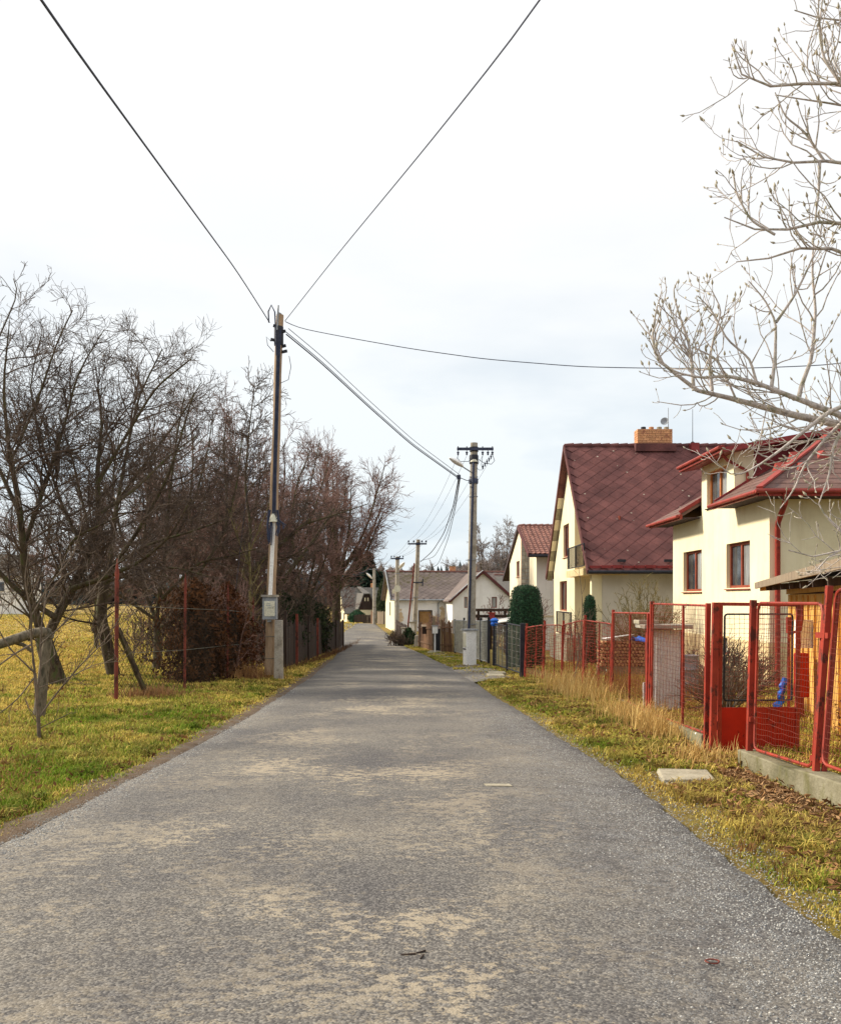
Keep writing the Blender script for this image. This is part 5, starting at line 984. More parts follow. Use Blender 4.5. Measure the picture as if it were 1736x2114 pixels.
t = thing('woodpile', 'stacked split firewood under a blue tarpaulin behind the red fence', 'woodpile', (6.2, 26.6, -.75)); base = -.42
lm = []
for k in range(4):
    m_ = MB().prism([(.5 * math.cos(a + .3 * k) * random.uniform(.75, 1.05), 0, .5 * math.sin(a + .3 * k) * random.uniform(.75, 1.05)) for a in np.linspace(0, 6.28, 7)[:-1]], (0, .5, 0)).mesh('log'); m_.materials.append(M['log']); lm.append(m_)
MB().bb((5.15, 26.55, -.9), (7.1, 27.0, base)).build('base_wall', 'plinth', t); MB().bb((5.2, 26.75, base), (7.05, 27.0, .3)).build('back_stack', 'dark_gap', t)
for r_ in range(8):
    for c_ in range(19):
        x = 5.22 + c_ * .1 + (r_ % 2) * .05; inst('log', lm[(r_ * 3 + c_) % 4], t, Matrix.Translation((x, 26.5 + random.uniform(-.03, .03), base + .05 + r_ * .092)) @ Matrix.Rotation(random.uniform(0, 6), 4, 'Y') @ Matrix.Diagonal((random.uniform(.085, .115), 1, random.uniform(.085, .115), 1)))
q = MB(); vs = []; nx_, ny_ = 12, 5
for i in range(nx_):
    for j in range(ny_): vs.append((6.15 + i * .09, 26.35 + j * .18, .36 + .05 * math.sin(i * 1.3 + j) + (.0 if 0 < j else -.07) + .03 * math.cos(i * 2.1)))
tarp = q.add(vs, [(i * ny_ + j, i * ny_ + j + 1, (i + 1) * ny_ + j + 1, (i + 1) * ny_ + j) for i in range(nx_ - 1) for j in range(ny_ - 1)]).build('tarpaulin', 'blue', None, smooth=True); md = tarp.modifiers.new('s', 'SOLIDIFY'); md.thickness = .01; tag(tarp, 'crumpled blue tarpaulin on top of the woodpile', 'tarpaulin')
tag(MB().hexa([(5.3, 26.3, .38), (6.1, 26.3, .5), (6.1, 27, .46), (5.3, 27, .36), (5.3, 26.3, .4), (6.1, 26.3, .52), (6.1, 27, .48), (5.3, 27, .38)]).build('roofing_sheet', 'corrugated', None), 'pale roofing sheet lying on the left of the woodpile', 'sheet')
t = thing('barrel', 'grey metal water barrel in the garden behind the red fence', 'barrel', (5.6, 19.5, G(5.6, 19.5))); z = G(5.6, 19.5); MB().lathe((5.6, 19.5, z), [(.27, 0), (.28, .02), (.28, .27), (.295, .29), (.28, .31), (.28, .57), (.295, .59), (.28, .61), (.28, .86), (.29, .88), (.26, .88), (.26, .8)], 18).build('drum', 'grey_metal', t, smooth=True)
t = thing('pipe_box', 'dark red upright box with bent red pipe by the shed', 'box', (5.95, 14.6, -.4)); z = -.45
MB().bb((5.93, 14.5, -.02), (6.13, 14.65, .68)).build('box', 'red_sheet', t, bevel=.02); MB().tube([(5.8, 14.5, z), (5.8, 14.5, .8), (5.8, 14.5, .98), (5.98, 14.48, 1.05), (6.0, 14.48, 1.2), (6.0, 14.48, 1.46)], .025, 8).build('pipe', 'red', t, smooth=True); MB().bb((5.77, 14.46, 1.0), (5.83, 14.54, 1.25)).build('valve_box', 'red_dark', t); MB().bb((5.99, 14.56, -.5), (6.07, 14.62, 0)).build('leg', 'red_dark', t); MB().bb((6.0, 14.7, .75), (6.35, 14.78, 1.2)).build('white_panel', 'white', t)
t = thing('tarp_bundle', 'bright blue plastic sheeting hanging by the red pipe', 'sheeting', (5.68, 14.6, -.45)); q = MB(); nn_ = 12; q.tube([(5.62 + .16 * i / nn_ + .02 * math.sin(i * 2.3), 14.6, -.45 + .73 * i / nn_) for i in range(nn_ + 1)], [.085 - .05 * i / nn_ + .008 * math.sin(i * 1.9) for i in range(nn_ + 1)], 11); q.v = [(a + random.uniform(-.02, .02), b + random.uniform(-.02, .02), c + random.uniform(-.012, .012)) for a, b, c in q.v]; q.build('sheeting', 'blue', t)
t = thing('concrete_slab', 'pale concrete slab lying in the grass before the garden gate', 'slab', (2.65, 9.3, G(2.65, 9.3))); zz = G(2.65, 9.3)
MB().hexa([(2.35, 8.95, zz - .03), (2.9, 8.98, zz - .03), (2.98, 9.5, zz - .03), (2.45, 9.6, zz - .03), (2.37, 8.97, zz + .035), (2.88, 9.0, zz + .035), (2.95, 9.48, zz + .04), (2.47, 9.57, zz + .035)]).build('slab_piece', 'slab', t, bevel=.01); MB().hexa([(2.42, 8.78, zz - .04), (2.86, 8.8, zz - .04), (2.9, 8.95, zz - .04), (2.36, 8.93, zz - .04), (2.43, 8.8, zz + .02), (2.85, 8.82, zz + .02), (2.88, 8.94, zz + .02), (2.37, 8.92, zz + .02)]).build('slab_piece', 'slab', t, bevel=.01)
t = thing('beam_fence', 'dark brown rail fence behind the grey mesh fence', 'fence', (3.4, 52, -1.4))
for x in (3.2, 3.9, 4.7): MB().bb((x, 51.9, -1.4), (x + .14, 52, .95)).build('post', 'dark_wood', t)
for z in (.1, .45, .8): MB().bb((3.0, 51.84, z), (5.0, 51.9, z + .16)).build('rail', 'dark_wood', t)
tag(MB().prism([(4.0, 50.2, .15), (5.0, 50.2, .3), (5.0, 51.5, .45), (4.0, 51.5, .3)], (0, 0, .04)).build('roofing_sheet', 'corrugated', None), 'tilted pale sheet below the dark brown rail fence', 'sheet')
t = thing('nest_box', 'small red box on the dark brown rail fence', 'box', (3.95, 51.7, .6)); MB().bb((3.85, 51.5, .35), (4.15, 51.8, .7)).build('body', 'roof_red', t); MB().bb((3.8, 51.45, .7), (4.2, 51.85, .75)).build('lid', 'red_dark', t)
for i, (x0, y0, w, l, lab) in enumerate(((.35, 46.0, .9, 1.6, 'pale stone step before the black wicket gate'), (1.95, 26.6, .5, 1.3, 'worn concrete edge slabs in front of the black gate'))):
    t = thing('stone_step', lab, 'step', (x0, y0, G(x0, y0))); z = G(x0 + w / 2, y0 + l / 2); MB().bb((x0, y0, z - .1), (x0 + w, y0 + l * .6, z + .07)).build('step_stone', 'slab', t, bevel=.02); MB().bb((x0 + .1, y0 + l * .62, z - .1), (x0 + w + .1, y0 + l, z + .09)).build('step_stone', 'slab', t, bevel=.02)
# marks on the road
zr_ = lambda x, y: float(prof(y)) + .012 + .03
q = MB(); rr_ = [(1.31 + .03 * math.cos(a) * (1 + .1 * math.sin(3 * a)), 4.13 + .026 * math.sin(a)) for a in np.linspace(0, 6.28, 25)]; q.tube([(x, y, zr_(x, y) - .004) for x, y in rr_], .0035, 5).build('paint_ring', 'rust', None); tag(bpy.data.objects['paint_ring'], 'small orange ring on the asphalt near the bottom edge', 'paint mark')
tag(MB().hexa([(.62, 8.62, zr_(1, 8.6) - .012), (.86, 8.6, zr_(1, 8.6) - .012), (.84, 8.72, zr_(1, 8.7) - .012), (.6, 8.73, zr_(1, 8.7) - .012), (.62, 8.62, zr_(1, 8.6)), (.86, 8.6, zr_(1, 8.6)), (.84, 8.72, zr_(1, 8.7)), (.6, 8.73, zr_(1, 8.7))]).build('paper_scrap', 'slab', None), 'pale flat scrap lying on the road before the gate', 'scrap')
for i, (x, y, a, l) in enumerate(((-.09, 4.2, .1, .07), (-.02, 4.22, .5, .05), (.0, 4.15, 1.2, .04))): tag(MB().tube([(x, y, zr_(x, y)), (x + l * math.cos(a), y + l * math.sin(a), zr_(x, y) + .004)], .005, 5).build('road_twig', 'dark_wood', None), ('dark straight twig on the road near the bottom edge', 'bent brown twig right of the straight one on the road', 'tiny twig nearest the camera on the road')[i], 'twig')
# ------------------------------------------------------------------ bare trees on the left
def pl(pts, Y, dY=0.0): # photo points at a depth, drifting by dY along the limb
    n = len(pts) - 1; return [tuple(P(x, y, Y + dY * i / n)) for i, (x, y) in enumerate(pts)]
LV = [dict(per_m=3.6, len=1.5, ang=48, dang=14, up=.05, wander=.2, segs=6, taper=.3, t0=.1, rmax=.034), dict(per_m=5.5, len=.75, ang=46, dang=14, up=.03, wander=.22, segs=5, taper=.4, t0=.08, rmax=.012), dict(per_m=7.5, len=.34, ang=44, dang=14, up=.04, wander=.2, segs=3, taper=.7, t0=.08, rmax=.006, lmin=.1)]
Y = 23.0
tree('fruit_tree', 'forked dark fruit tree with thick leaning trunk at far left', 'tree', (-9.05, Y, G(-9.05, Y)), [
    (pl([(122, 1432), (110, 1388), (96, 1345), (88, 1312)], Y), .27, .2),
    (pl([(90, 1318), (70, 1260), (52, 1200), (48, 1130), (38, 1030), (18, 930), (6, 800), (20, 660)], Y, -1.5), 0.122, .009),
    (pl([(90, 1335), (115, 1275), (150, 1215), (182, 1150), (205, 1060), (200, 970), (212, 870), (195, 740)], Y, 1.0), 0.130, .009),
    (pl([(150, 1215), (220, 1192), (290, 1160), (350, 1110), (395, 1030)], Y, -2), 0.072, .009), (pl([(115, 1275), (60, 1240), (10, 1195), (-50, 1120), (-90, 980)], Y, -1), 0.079, .009),
    (pl([(48, 1130), (90, 1010), (130, 890), (160, 770), (215, 680)], Y, .5), 0.065, .009), (pl([(200, 1000), (260, 900), (320, 800), (395, 740)], Y, -.5), 0.050, .018), (pl([(40, 1060), (-10, 950), (-60, 800), (-70, 680)], Y, 1), 0.058, .009), (pl([(182, 1150), (130, 1050), (90, 930), (60, 800), (85, 690)], Y, 2), 0.050, .009), (pl([(205, 1060), (280, 1010), (350, 940), (405, 900)], Y, 1.5), 0.043, .016),
    (pl([(70, 1260), (120, 1180), (150, 1110), (260, 1060)], Y, -2), 0.043, .016), (pl([(20, 960), (80, 820), (120, 700), (150, 640)], Y, -.5), 0.036, .015), (pl([(0, 900), (-30, 760), (40, 600), (28, 575)], Y, .5), 0.036, .012)],
    LV, 'bark_dark', 'twig_dark', rmin=.005, seed=11)
Y = 26.8
tree('fruit_tree', 'leaning dark fruit tree trunk beside the first red fence post', 'tree', (-8.9, Y, G(-8.9, Y)), [
    (pl([(238, 1408), (222, 1340), (208, 1274), (213, 1220), (226, 1160)], Y), .2, .13), (pl([(226, 1165), (240, 1050), (262, 930), (285, 820), (335, 720)], Y, 1), 0.072, .018), (pl([(222, 1185), (290, 1090), (350, 980), (400, 810)], Y, -1), 0.072, .018), (pl([(213, 1210), (180, 1080), (150, 950), (120, 850)], Y, 1), 0.065, .018), (pl([(224, 1172), (310, 1122), (400, 1096), (470, 1070)], Y, -1.5), 0.058, .016), (pl([(210, 1290), (150, 1280), (120, 1270)], Y, -1), 0.036, .02), (pl([(222, 1200), (300, 1180), (360, 1170), (430, 1190)], Y, -2), 0.043, .014), (pl([(245, 1030), (320, 930), (380, 850), (415, 790)], Y, .5), 0.036, .014)],
    LV, 'bark_dark', 'twig_dark', rmin=.0055, seed=12)
tree('fruit_tree', 'low spreading dark fruit tree behind the gap between red posts', 'tree', tuple(P(320, 1392, 31)), [
    (pl([(322, 1395), (326, 1330), (322, 1270)], 31), .15, .11), (pl([(322, 1280), (290, 1200), (250, 1110), (230, 1000), (250, 880)], 31, 1), .07, .016), (pl([(324, 1270), (340, 1150), (350, 1020), (365, 900), (380, 820)], 31, -1), .075, .016), (pl([(324, 1290), (400, 1200), (460, 1110), (490, 1000), (500, 900)], 31, 1), .07, .016), (pl([(322, 1280), (250, 1230), (180, 1190), (120, 1150)], 31, -1.5), .06, .015), (pl([(330, 1240), (410, 1160), (470, 1150), (540, 1130)], 31, -1), .055, .014), (pl([(340, 1150), (400, 1040), (430, 930), (440, 850)], 31, .5), .05, .014), (pl([(290, 1200), (300, 1080), (310, 960), (320, 860)], 31, 2), .05, .014), (pl([(324, 1300), (390, 1265), (450, 1240), (500, 1225)], 31, -1.5), .045, .013)],
    LV, 'bark_dark', 'twig_dark', rmin=.0065, seed=13)
tree('fruit_tree', 'dark spreading fruit tree right behind the rusty post row', 'tree', tuple(P(440, 1378, 35)), [
    (pl([(440, 1385), (445, 1320), (440, 1260)], 35), .15, .11), (pl([(440, 1270), (410, 1170), (390, 1060), (400, 940), (390, 850)], 35, 1), .07, .016), (pl([(441, 1265), (460, 1150), (470, 1030), (460, 920), (470, 850)], 35, -1), .07, .016), (pl([(442, 1280), (520, 1190), (570, 1100), (590, 990), (585, 920)], 35, 1), .065, .016), (pl([(440, 1275), (370, 1220), (310, 1150), (270, 1080)], 35, -1), .06, .015), (pl([(445, 1250), (530, 1170), (600, 1150), (650, 1120)], 35, -1), .055, .014), (pl([(450, 1220), (520, 1080), (540, 980), (530, 890)], 35, 1), .05, .014)],
    LV, 'bark_dark', 'twig_red', rmin=.007, seed=14)
def auto_tree(label, px, Y, H, spread, seed, twig='twig_red', lean=0.0, bark='bark_dark', name='bare_tree', nl=9, lv=None, trunk=.13, fork=.32, rmin=.0085, top_px=None, X=None):
    g = np.random.default_rng(seed); X = (px - CX) * Y / F if X is None else X; z = G(X, Y); b = np.array([X, Y, z - .1]); f = b + np.array([lean * H * fork, 0, H * fork]); seeds = [([b, (b + f) / 2 + g.normal(size=3) * .08, f], trunk, trunk * .7)]
    for i in range(nl):
        a = 6.283 * i / nl + g.uniform(-.4, .4); rr = spread * g.uniform(.25, 1.0); hh = H * (g.uniform(.72, 1.0) if rr < spread * .65 else g.uniform(.55, .85)); st = b + (f - b) * g.uniform(.55, 1); e = np.array([X + lean * H * .8 + rr * math.cos(a), Y + rr * math.sin(a), z + hh])
        m = st * .55 + e * .45 + np.array([math.cos(a), math.sin(a), 0]) * spread * .12; seeds.append(([st, m, e], trunk * g.uniform(.4, .62), .018))
    lv = lv or [dict(per_m=2.6, len=1.7, ang=44, dang=14, up=.04, wander=.13, segs=5, taper=.35, t0=.2, rmax=.032), dict(per_m=4.6, len=.95, ang=44, dang=14, up=.03, wander=.15, segs=4, taper=.45, t0=.1, rmax=.013), dict(per_m=5.4, len=.5, ang=36, dang=12, up=.06, wander=.16, segs=3, taper=.7, t0=.1, rmax=.012, lmin=.15)]
    return tree(name, label, 'tree', (X, Y, z), seeds, lv, bark, twig, rmin=rmin, seed=seed, group='bare trees left of the road' if X < -3 else None)
auto_tree('tall spreading bare tree overhanging the road at the plank fence end', 692, 56, 13.0, 4.2, 21, 'twig_red', .02, nl=14, trunk=.3, fork=.42, rmin=.010)
auto_tree('bare tree with twiggy crown directly behind the wooden pole', 560, 44, 10.4, 3.6, 22, 'twig_red', .02, nl=11)
auto_tree('dense reddish bare tree rising behind the third fence post', 430, 39, 9.6, 3.6, 23, 'twig_red', 0, nl=12)
auto_tree('bare tree crown filling the gap left of the wooden pole', 500, 48, 10.6, 3.4, 24, 'twig_red', -.02, nl=10)
auto_tree('bushy bare tree behind the leaning fruit tree', 350, 43, 9.6, 3.8, 25, 'twig_red', 0, nl=11)
auto_tree('bare tree between the wooden pole and the tall overhanging tree', 628, 50, 9.8, 3.4, 26, 'twig_red', .02, nl=10)
auto_tree('farther bare tree at the left edge beyond the meadow', 60, 60, 9.5, 5.0, 27, 'twig_grey', 0, nl=9)
auto_tree('farther bare tree behind the forked fruit tree', 200, 52, 9.0, 4.6, 28, 'twig_red', 0, nl=10)
tree('leaning_tree', 'dark trunk leaning right across the back of the wooden pole', 'tree', (-7.6, 33, G(-7.6, 33)), [(pl([(440, 1345), (470, 1240), (501, 1195), (560, 1140), (640, 1072)], 33, 2), .13, .06), (pl([(560, 1140), (620, 1085), (700, 1060), (760, 1040)], 35, 1), .06, .015), (pl([(501, 1195), (520, 1100), (505, 1000), (515, 880), (526, 790)], 33, 1), .07, .014)], LV[:2] + [dict(LV[2], per_m=6)], 'bark_dark', 'twig_dark', rmin=.009, seed=31)
tree('leaning_tree', 'second lower dark trunk leaning right behind the plank fence', 'tree', (-6.0, 36, G(-6.0, 36)), [(pl([(545, 1350), (571, 1215), (610, 1165), (645, 1120), (690, 1050)], 36, 2), .12, .04), (pl([(610, 1165), (600, 1080), (612, 1000), (640, 930)], 37, 1), .06, .014)], LV[:2] + [dict(LV[2], per_m=5)], 'bark_dark', 'twig_dark', rmin=.009, seed=32)
# slim pale sapling behind the fence
tree('sapling', 'slim pale greenish sapling just left of the wooden pole', 'tree', (-5.8, 31, G(-5.8, 31)), [(pl([(517, 1345), (517, 1240), (516, 1170), (514, 1120)], 31), .05, .03), (pl([(516, 1170), (490, 1110), (470, 1050)], 31), .025, .01), (pl([(515, 1140), (540, 1080), (556, 1040)], 31), .022, .01)], [dict(per_m=3, len=.7, ang=40, up=.1, segs=4, taper=.4), dict(per_m=5, len=.3, ang=40, up=.1, segs=3)], 'twig_olive', 'twig_olive', rmin=.007, seed=33)
# hedge of bare stems behind the left fences
def stem_hedge(label, line, n, hmin, hmax, seed, twig, lv=None, spread=.5, rmin=.007, name='bare_hedge', cat='hedge'):
    g = np.random.default_rng(seed); line = np.array(line, float); seeds = []
    for i in range(n):
        t_ = g.uniform(0, len(line) - 1.001); k = int(t_); p = line[k] + (line[k + 1] - line[k]) * (t_ - k) + g.normal(size=2) * spread * .7; z = G(*p); h = g.uniform(hmin, hmax); d = g.normal(size=2) * spread * .5
        seeds.append(([(p[0], p[1], z - .05), (p[0] + d[0] * .4, p[1] + d[1] * .4, z + h * .55), (p[0] + d[0], p[1] + d[1], z + h)], .022, .008))
    return tree(name, label, cat, (line[0][0], line[0][1], G(*line[0])), seeds, lv or [dict(per_m=4.5, len=.7, ang=38, up=.1, segs=4, wander=.2, taper=.5, t0=.05), dict(per_m=6, len=.3, ang=42, segs=3, wander=.2, up=.05)], twig, twig, rmin=rmin, seed=seed, ks=(5, 3, 3, 3))
stem_hedge('dense dark bare hedge behind the plank fence left of road', [(-5.5, 31), (-5.6, 42), (-5.8, 58)], 110, 1.8, 3.2, 41, 'twig_dark', rmin=.01)
stem_hedge('reddish bare hedge behind the rear red fence posts', [(-6.1, 25.8), (-6.0, 30)], 70, 1.8, 2.9, 42, 'twig_red')
stem_hedge('low brushwood beyond the meadow behind the leaning fruit tree', [(-11, 37), (-9, 38), (-7.5, 40)], 60, 1.2, 2.6, 43, 'twig_dark', rmin=.011, spread=.9, cat='brushwood', name='brushwood')
stem_hedge('dense undergrowth of bare shrubs in front of the wood', [(-14, 46), (-7, 46), (-6.5, 55)], 90, 2.0, 4.2, 44, 'twig_red', rmin=.014, spread=1.0, cat='undergrowth', name='undergrowth')
# lopped grey trunk with sideways limb
Y = 15.1; t = thing('lopped_tree', 'grey lopped trunk with one thick limb bent sideways', 'tree', (-6.25, Y, G(-6.25, Y)))
v, q = merge_np([tubes_np(np.stack([resample(pl([(79, 1494), (86, 1430), (92, 1370), (99, 1315)], Y), 14)]), np.linspace(.1, .072, 14)[None], 12)]); np_obj('trunk', 'bark_grey', t, verts=v, quads=q, smooth=True)
v, q = merge_np([tubes_np(np.stack([resample(pl([(104, 1306), (88, 1304), (60, 1310), (25, 1322), (-20, 1336), (-90, 1330)], Y, -.3), 16)]), np.r_[.06, np.linspace(.082, .075, 15)][None], 12), tubes_np(np.stack([resample(pl([(66, 1345), (50, 1332), (30, 1326), (10, 1325)], Y), 14)]), np.linspace(.03, .04, 14)[None], 8)]); np_obj('limb', 'bark_grey', t, verts=v, quads=q, smooth=True)
MB().lathe(P(100, 1309, Y) - Vector((0, 0, .02)), [(.03, -.08), (.085, -.05), (.09, 0), (.07, .05), (.02, .07)], 12).build('stump_end', 'bark_grey', t, smooth=True)
# young shrub in the near left grass
Y = 12.1; tree('young_tree', 'young bare tree with thin whippy shoots in the near left grass', 'tree', (-5.02, Y, G(-5.02, Y)), [
    (pl([(81, 1545), (80, 1500), (76, 1440), (72, 1390)], Y), .026, .02), (pl([(76, 1440), (84, 1380), (84, 1300), (96, 1230), (130, 1190)], Y, .3), .014, .006), (pl([(72, 1390), (64, 1320), (66, 1270), (50, 1200), (60, 1130)], Y, -.3), .015, .006), (pl([(70, 1400), (40, 1440), (5, 1470), (-40, 1490)], Y, -.3), .010, .005), (pl([(82, 1480), (110, 1440), (160, 1380), (220, 1320), (262, 1250)], Y, .4), .012, .005), (pl([(66, 1330), (30, 1350), (-10, 1380), (-60, 1400)], Y, -.4), .014, .006), (pl([(84, 1330), (130, 1290), (180, 1230), (235, 1165)], Y, .3), .010, .004), (pl([(80, 1505), (110, 1490), (150, 1470)], Y, -.2), .007, .004), (pl([(72, 1390), (20, 1340), (-20, 1270), (-30, 1200)], Y, -.5), .012, .005), (pl([(66, 1270), (100, 1210), (150, 1150), (165, 1100)], Y, .1), .009, .004), (pl([(80, 1420), (140, 1400), (200, 1370), (250, 1365)], Y, .2), .008, .004)],
    [dict(per_m=5, len=.45, ang=40, dang=12, up=.12, wander=.12, segs=5, taper=.5, t0=.2, rmax=.006), dict(per_m=5, len=.2, ang=40, up=.1, segs=3, rmax=.004)], 'twig_grey', 'twig_grey', rmin=.0035, seed=51)

# ------------------------------------------------------------------ magnolia overhanging at the right
def mg(pts, Y=7.4, dY=0.0): return pl(pts, Y, dY)
tb = np.array([5.35, 7.0, G(5.35, 7.0)])
ms = [([tb - [0, 0, .1], tb + [.05, .1, 1.2], tb + [-.05, .0, 2.2]], .16, .13), ([tb + [-.05, 0, 2.2], tb + [0, .1, 3.6], tb + [-.2, .1, 5.0], tb + [-.3, 0, 6.6]], .12, .04),
      ([tb + [-.03, 0, 2.1]] + mg([(1800, 890), (1736, 876), (1650, 860), (1560, 836), (1480, 814), (1440, 806)]), 0.0663, .016), (mg([(1440, 806), (1395, 772), (1358, 742), (1346, 700), (1352, 650), (1366, 600)]), 0.0172, .0042),
      ([tb + [-.03, 0, 2.3]] + mg([(1800, 880), (1736, 858), (1670, 832), (1590, 802), (1562, 790)], 7.2), 0.0546, .016), (mg([(1562, 790), (1500, 775), (1450, 780), (1400, 770), (1360, 748)], 7.2), 0.0172, .0042),
      (mg([(1432, 806), (1428, 745), (1420, 700), (1402, 650), (1388, 600), (1398, 580)]), 0.0156, .0042), (mg([(1470, 806), (1464, 740), (1478, 680), (1490, 640), (1470, 600)]), 0.0140, .0042), (mg([(1592, 802), (1600, 740), (1602, 665), (1580, 620), (1546, 580)], 7.2), 0.0156, .0042), (mg([(1602, 665), (1640, 610), (1665, 560), (1690, 500)], 7.2), 0.0125, .0042), (mg([(1648, 826), (1652, 800), (1676, 740), (1684, 640), (1676, 560), (1680, 480)], 7.3), 0.0187, .0042),
      (mg([(1562, 790), (1548, 740), (1500, 700), (1470, 640), (1440, 610)], 7.2), 0.0109, .0042), (mg([(1520, 826), (1500, 780), (1480, 740), (1430, 716)]), 0.0094, .005),
      ([tb + [-.03, .05, 3.2]] + mg([(1790, 540), (1736, 520), (1690, 500), (1620, 520), (1560, 545), (1520, 540)], 7.0), 0.0390, .0042), ([tb + [-.1, .05, 3.6]] + mg([(1800, 470), (1736, 456), (1680, 455), (1600, 484), (1540, 470), (1495, 448)], 6.9), 0.0390, .0042), (mg([(1600, 484), (1550, 455), (1520, 400), (1512, 350)], 6.9), 0.0101, .005),
      ([tb + [-.15, .05, 4.1]] + mg([(1800, 345), (1736, 332), (1680, 330), (1620, 340), (1570, 325), (1520, 290)], 6.9), 0.0351, .0042), ([tb + [-.2, .05, 4.8]] + mg([(1800, 190), (1736, 171), (1690, 168), (1620, 176), (1560, 180), (1520, 150), (1510, 90)], 6.9), 0.0351, .0042), ([tb + [-.25, .05, 5.3]] + mg([(1800, 60), (1736, 36), (1680, 40), (1640, 20)], 6.9), 0.0234, .0042), ([tb + [-.2, .0, 5.0]] + mg([(1800, 230), (1736, 215), (1660, 205), (1600, 195)], 7.1), 0.0234, .0042),
      (mg([(1692, 332), (1690, 400), (1680, 470)], 6.9), 0.0125, .0042), (mg([(1736, 172), (1700, 120), (1690, 60), (1700, -20)], 6.9), 0.0125, .0042), (mg([(1700, 330), (1660, 270), (1620, 240), (1600, 190)], 6.9), 0.0109, .0042),
      (mg([(1736, 840), (1710, 850), (1660, 890), (1610, 930), (1560, 965), (1515, 985), (1490, 965)], 7.0), 0.0172, .0042), (mg([(1740, 870), (1700, 910), (1660, 960), (1640, 1010), (1610, 1050)], 7.3), 0.0156, .0042), (mg([(1745, 880), (1720, 920), (1712, 980), (1690, 1040)], 7.1), 0.0140, .0042),
      ([tb + [-.02, 0, 1.9]] + mg([(1790, 1120), (1736, 1136), (1690, 1150), (1660, 1155), (1628, 1136)], 7.0), 0.0156, .005), (mg([(1736, 1136), (1710, 1150), (1688, 1175)], 7.0), 0.0070, .005), (mg([(1760, 1130), (1736, 1095), (1700, 1060), (1690, 1040)], 7.0), 0.0094, .005),
      ([tb + [0, 0, 2.0]] + mg([(1800, 900), (1740, 905), (1690, 900), (1640, 920), (1600, 935), (1565, 930)], 7.5), 0.0234, .0042)]
mlv = [dict(per_m=8.5, len=.46, ang=46, dang=16, up=.16, wander=.18, segs=5, taper=.55, t0=.15, rmax=.007, flat=(1, .7, 1)), dict(per_m=9, len=.17, ang=48, dang=14, up=.12, wander=.18, segs=3, taper=.8, t0=.2, rmax=.0045, lmin=.05)]
g = np.random.default_rng(61); tmag, out = tree('magnolia_tree', 'budding magnolia reaching in from the right edge of the picture', 'tree', tuple(tb), ms, mlv, 'magnolia', 'magnolia', rmin=.0026, seed=61, ks=(9, 5, 4))
tips = np.concatenate([out[1][0][:, -1], out[2][0][:, -1]]); dirs = np.concatenate([nrm(out[1][0][:, -1] - out[1][0][:, -2]), nrm(out[2][0][:, -1] - out[2][0][:, -2])]); keep = g.uniform(size=len(tips)) < .7; tips, dirs = tips[keep], nrm(dirs[keep] + np.array([0, 0, .35])); K = len(tips)
ln = g.uniform(.018, .046, K); s = np.array([-.1, .25, .55, 1.0]); rb = np.array([.25, 1, .75, .08]); bp = tips[:, None, :] + dirs[:, None, :] * (ln[:, None] * s)[..., None]; v, q = tubes_np(bp, (ln * .24)[:, None] * rb[None, :], 5); tag(np_obj('bud_cluster', 'bud', tmag, verts=v, quads=q, smooth=True), None, kind='stuff')

# ------------------------------------------------------------------ right-hand shrubs and trees
def fan_shrub(label, X, Y, H, spread, n, seed, twig, rmin=.006, name='bare_shrub', lv=None, r=.02):
    g = np.random.default_rng(seed); z = G(X, Y); seeds = []
    for i in range(n):
        a = g.uniform(0, 6.283); rr = spread * math.sqrt(g.uniform(.02, 1)); h = H * (1 - .35 * (rr / spread) ** 2) * g.uniform(.75, 1.05); e = np.array([X + rr * math.cos(a), Y + rr * math.sin(a), z + h]); b = np.array([X + .1 * math.cos(a), Y + .1 * math.sin(a), z - .05]); seeds.append(([b, b * .6 + e * .4 + [0, 0, h * .12], e], r, .006))
    return tree(name, label, 'shrub', (X, Y, z), seeds, lv or [dict(per_m=5, len=.55, ang=34, up=.1, segs=4, wander=.16, taper=.5, t0=.25), dict(per_m=6, len=.25, ang=38, up=.08, segs=3, wander=.16)], twig, twig, rmin=rmin, seed=seed, ks=(6, 4, 3))
fan_shrub('large olive twiggy shrub between the two cream houses', 6.75, 28.3, 2.75, 1.5, 34, 71, 'twig_olive', .0075)
fan_shrub('small orange twigged shrub beside the clipped evergreen', 3.35, 33.5, 1.1, .5, 30, 72, 'rust', .006)
fan_shrub('bare pinkish shrub in front of the white cross gable', 4.6, 56, 3.0, 1.5, 22, 73, 'twig_red', .012)
fan_shrub('bare shrub between evergreen and white garage wall', 5.7, 47, 3.2, .9, 14, 74, 'twig_red', .009)
fan_shrub('dead brushy shrub behind the mesh right of the barrel', 6.1, 17.6, .9, .8, 34, 75, 'twig_dark', .005)
fan_shrub('dry brown brush in the garden below the open gate', 5.0, 15.2, .85, .7, 40, 76, 'twig_grey', .004)
fan_shrub('tangle of dark branches in front of the house plinth', 6.6, 20.5, 1.1, 1.2, 30, 77, 'twig_dark', .006)
fan_shrub('thin bare stems standing by the terrace railing', 5.3, 30, 2.2, .5, 5, 78, 'twig_grey', .006)
fan_shrub('bare reddish bush above the long board fence', 1.0, 64, 1.7, .8, 18, 79, 'twig_red', .013)
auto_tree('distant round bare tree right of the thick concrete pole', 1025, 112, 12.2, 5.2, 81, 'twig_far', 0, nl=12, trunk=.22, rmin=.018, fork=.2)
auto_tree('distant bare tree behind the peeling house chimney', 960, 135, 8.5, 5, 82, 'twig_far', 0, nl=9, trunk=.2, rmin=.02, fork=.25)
auto_tree('distant pale bare tree above the far lamp', 790, 140, 8.5, 5, 83, 'twig_far', 0, nl=9, trunk=.2, rmin=.02, fork=.25)
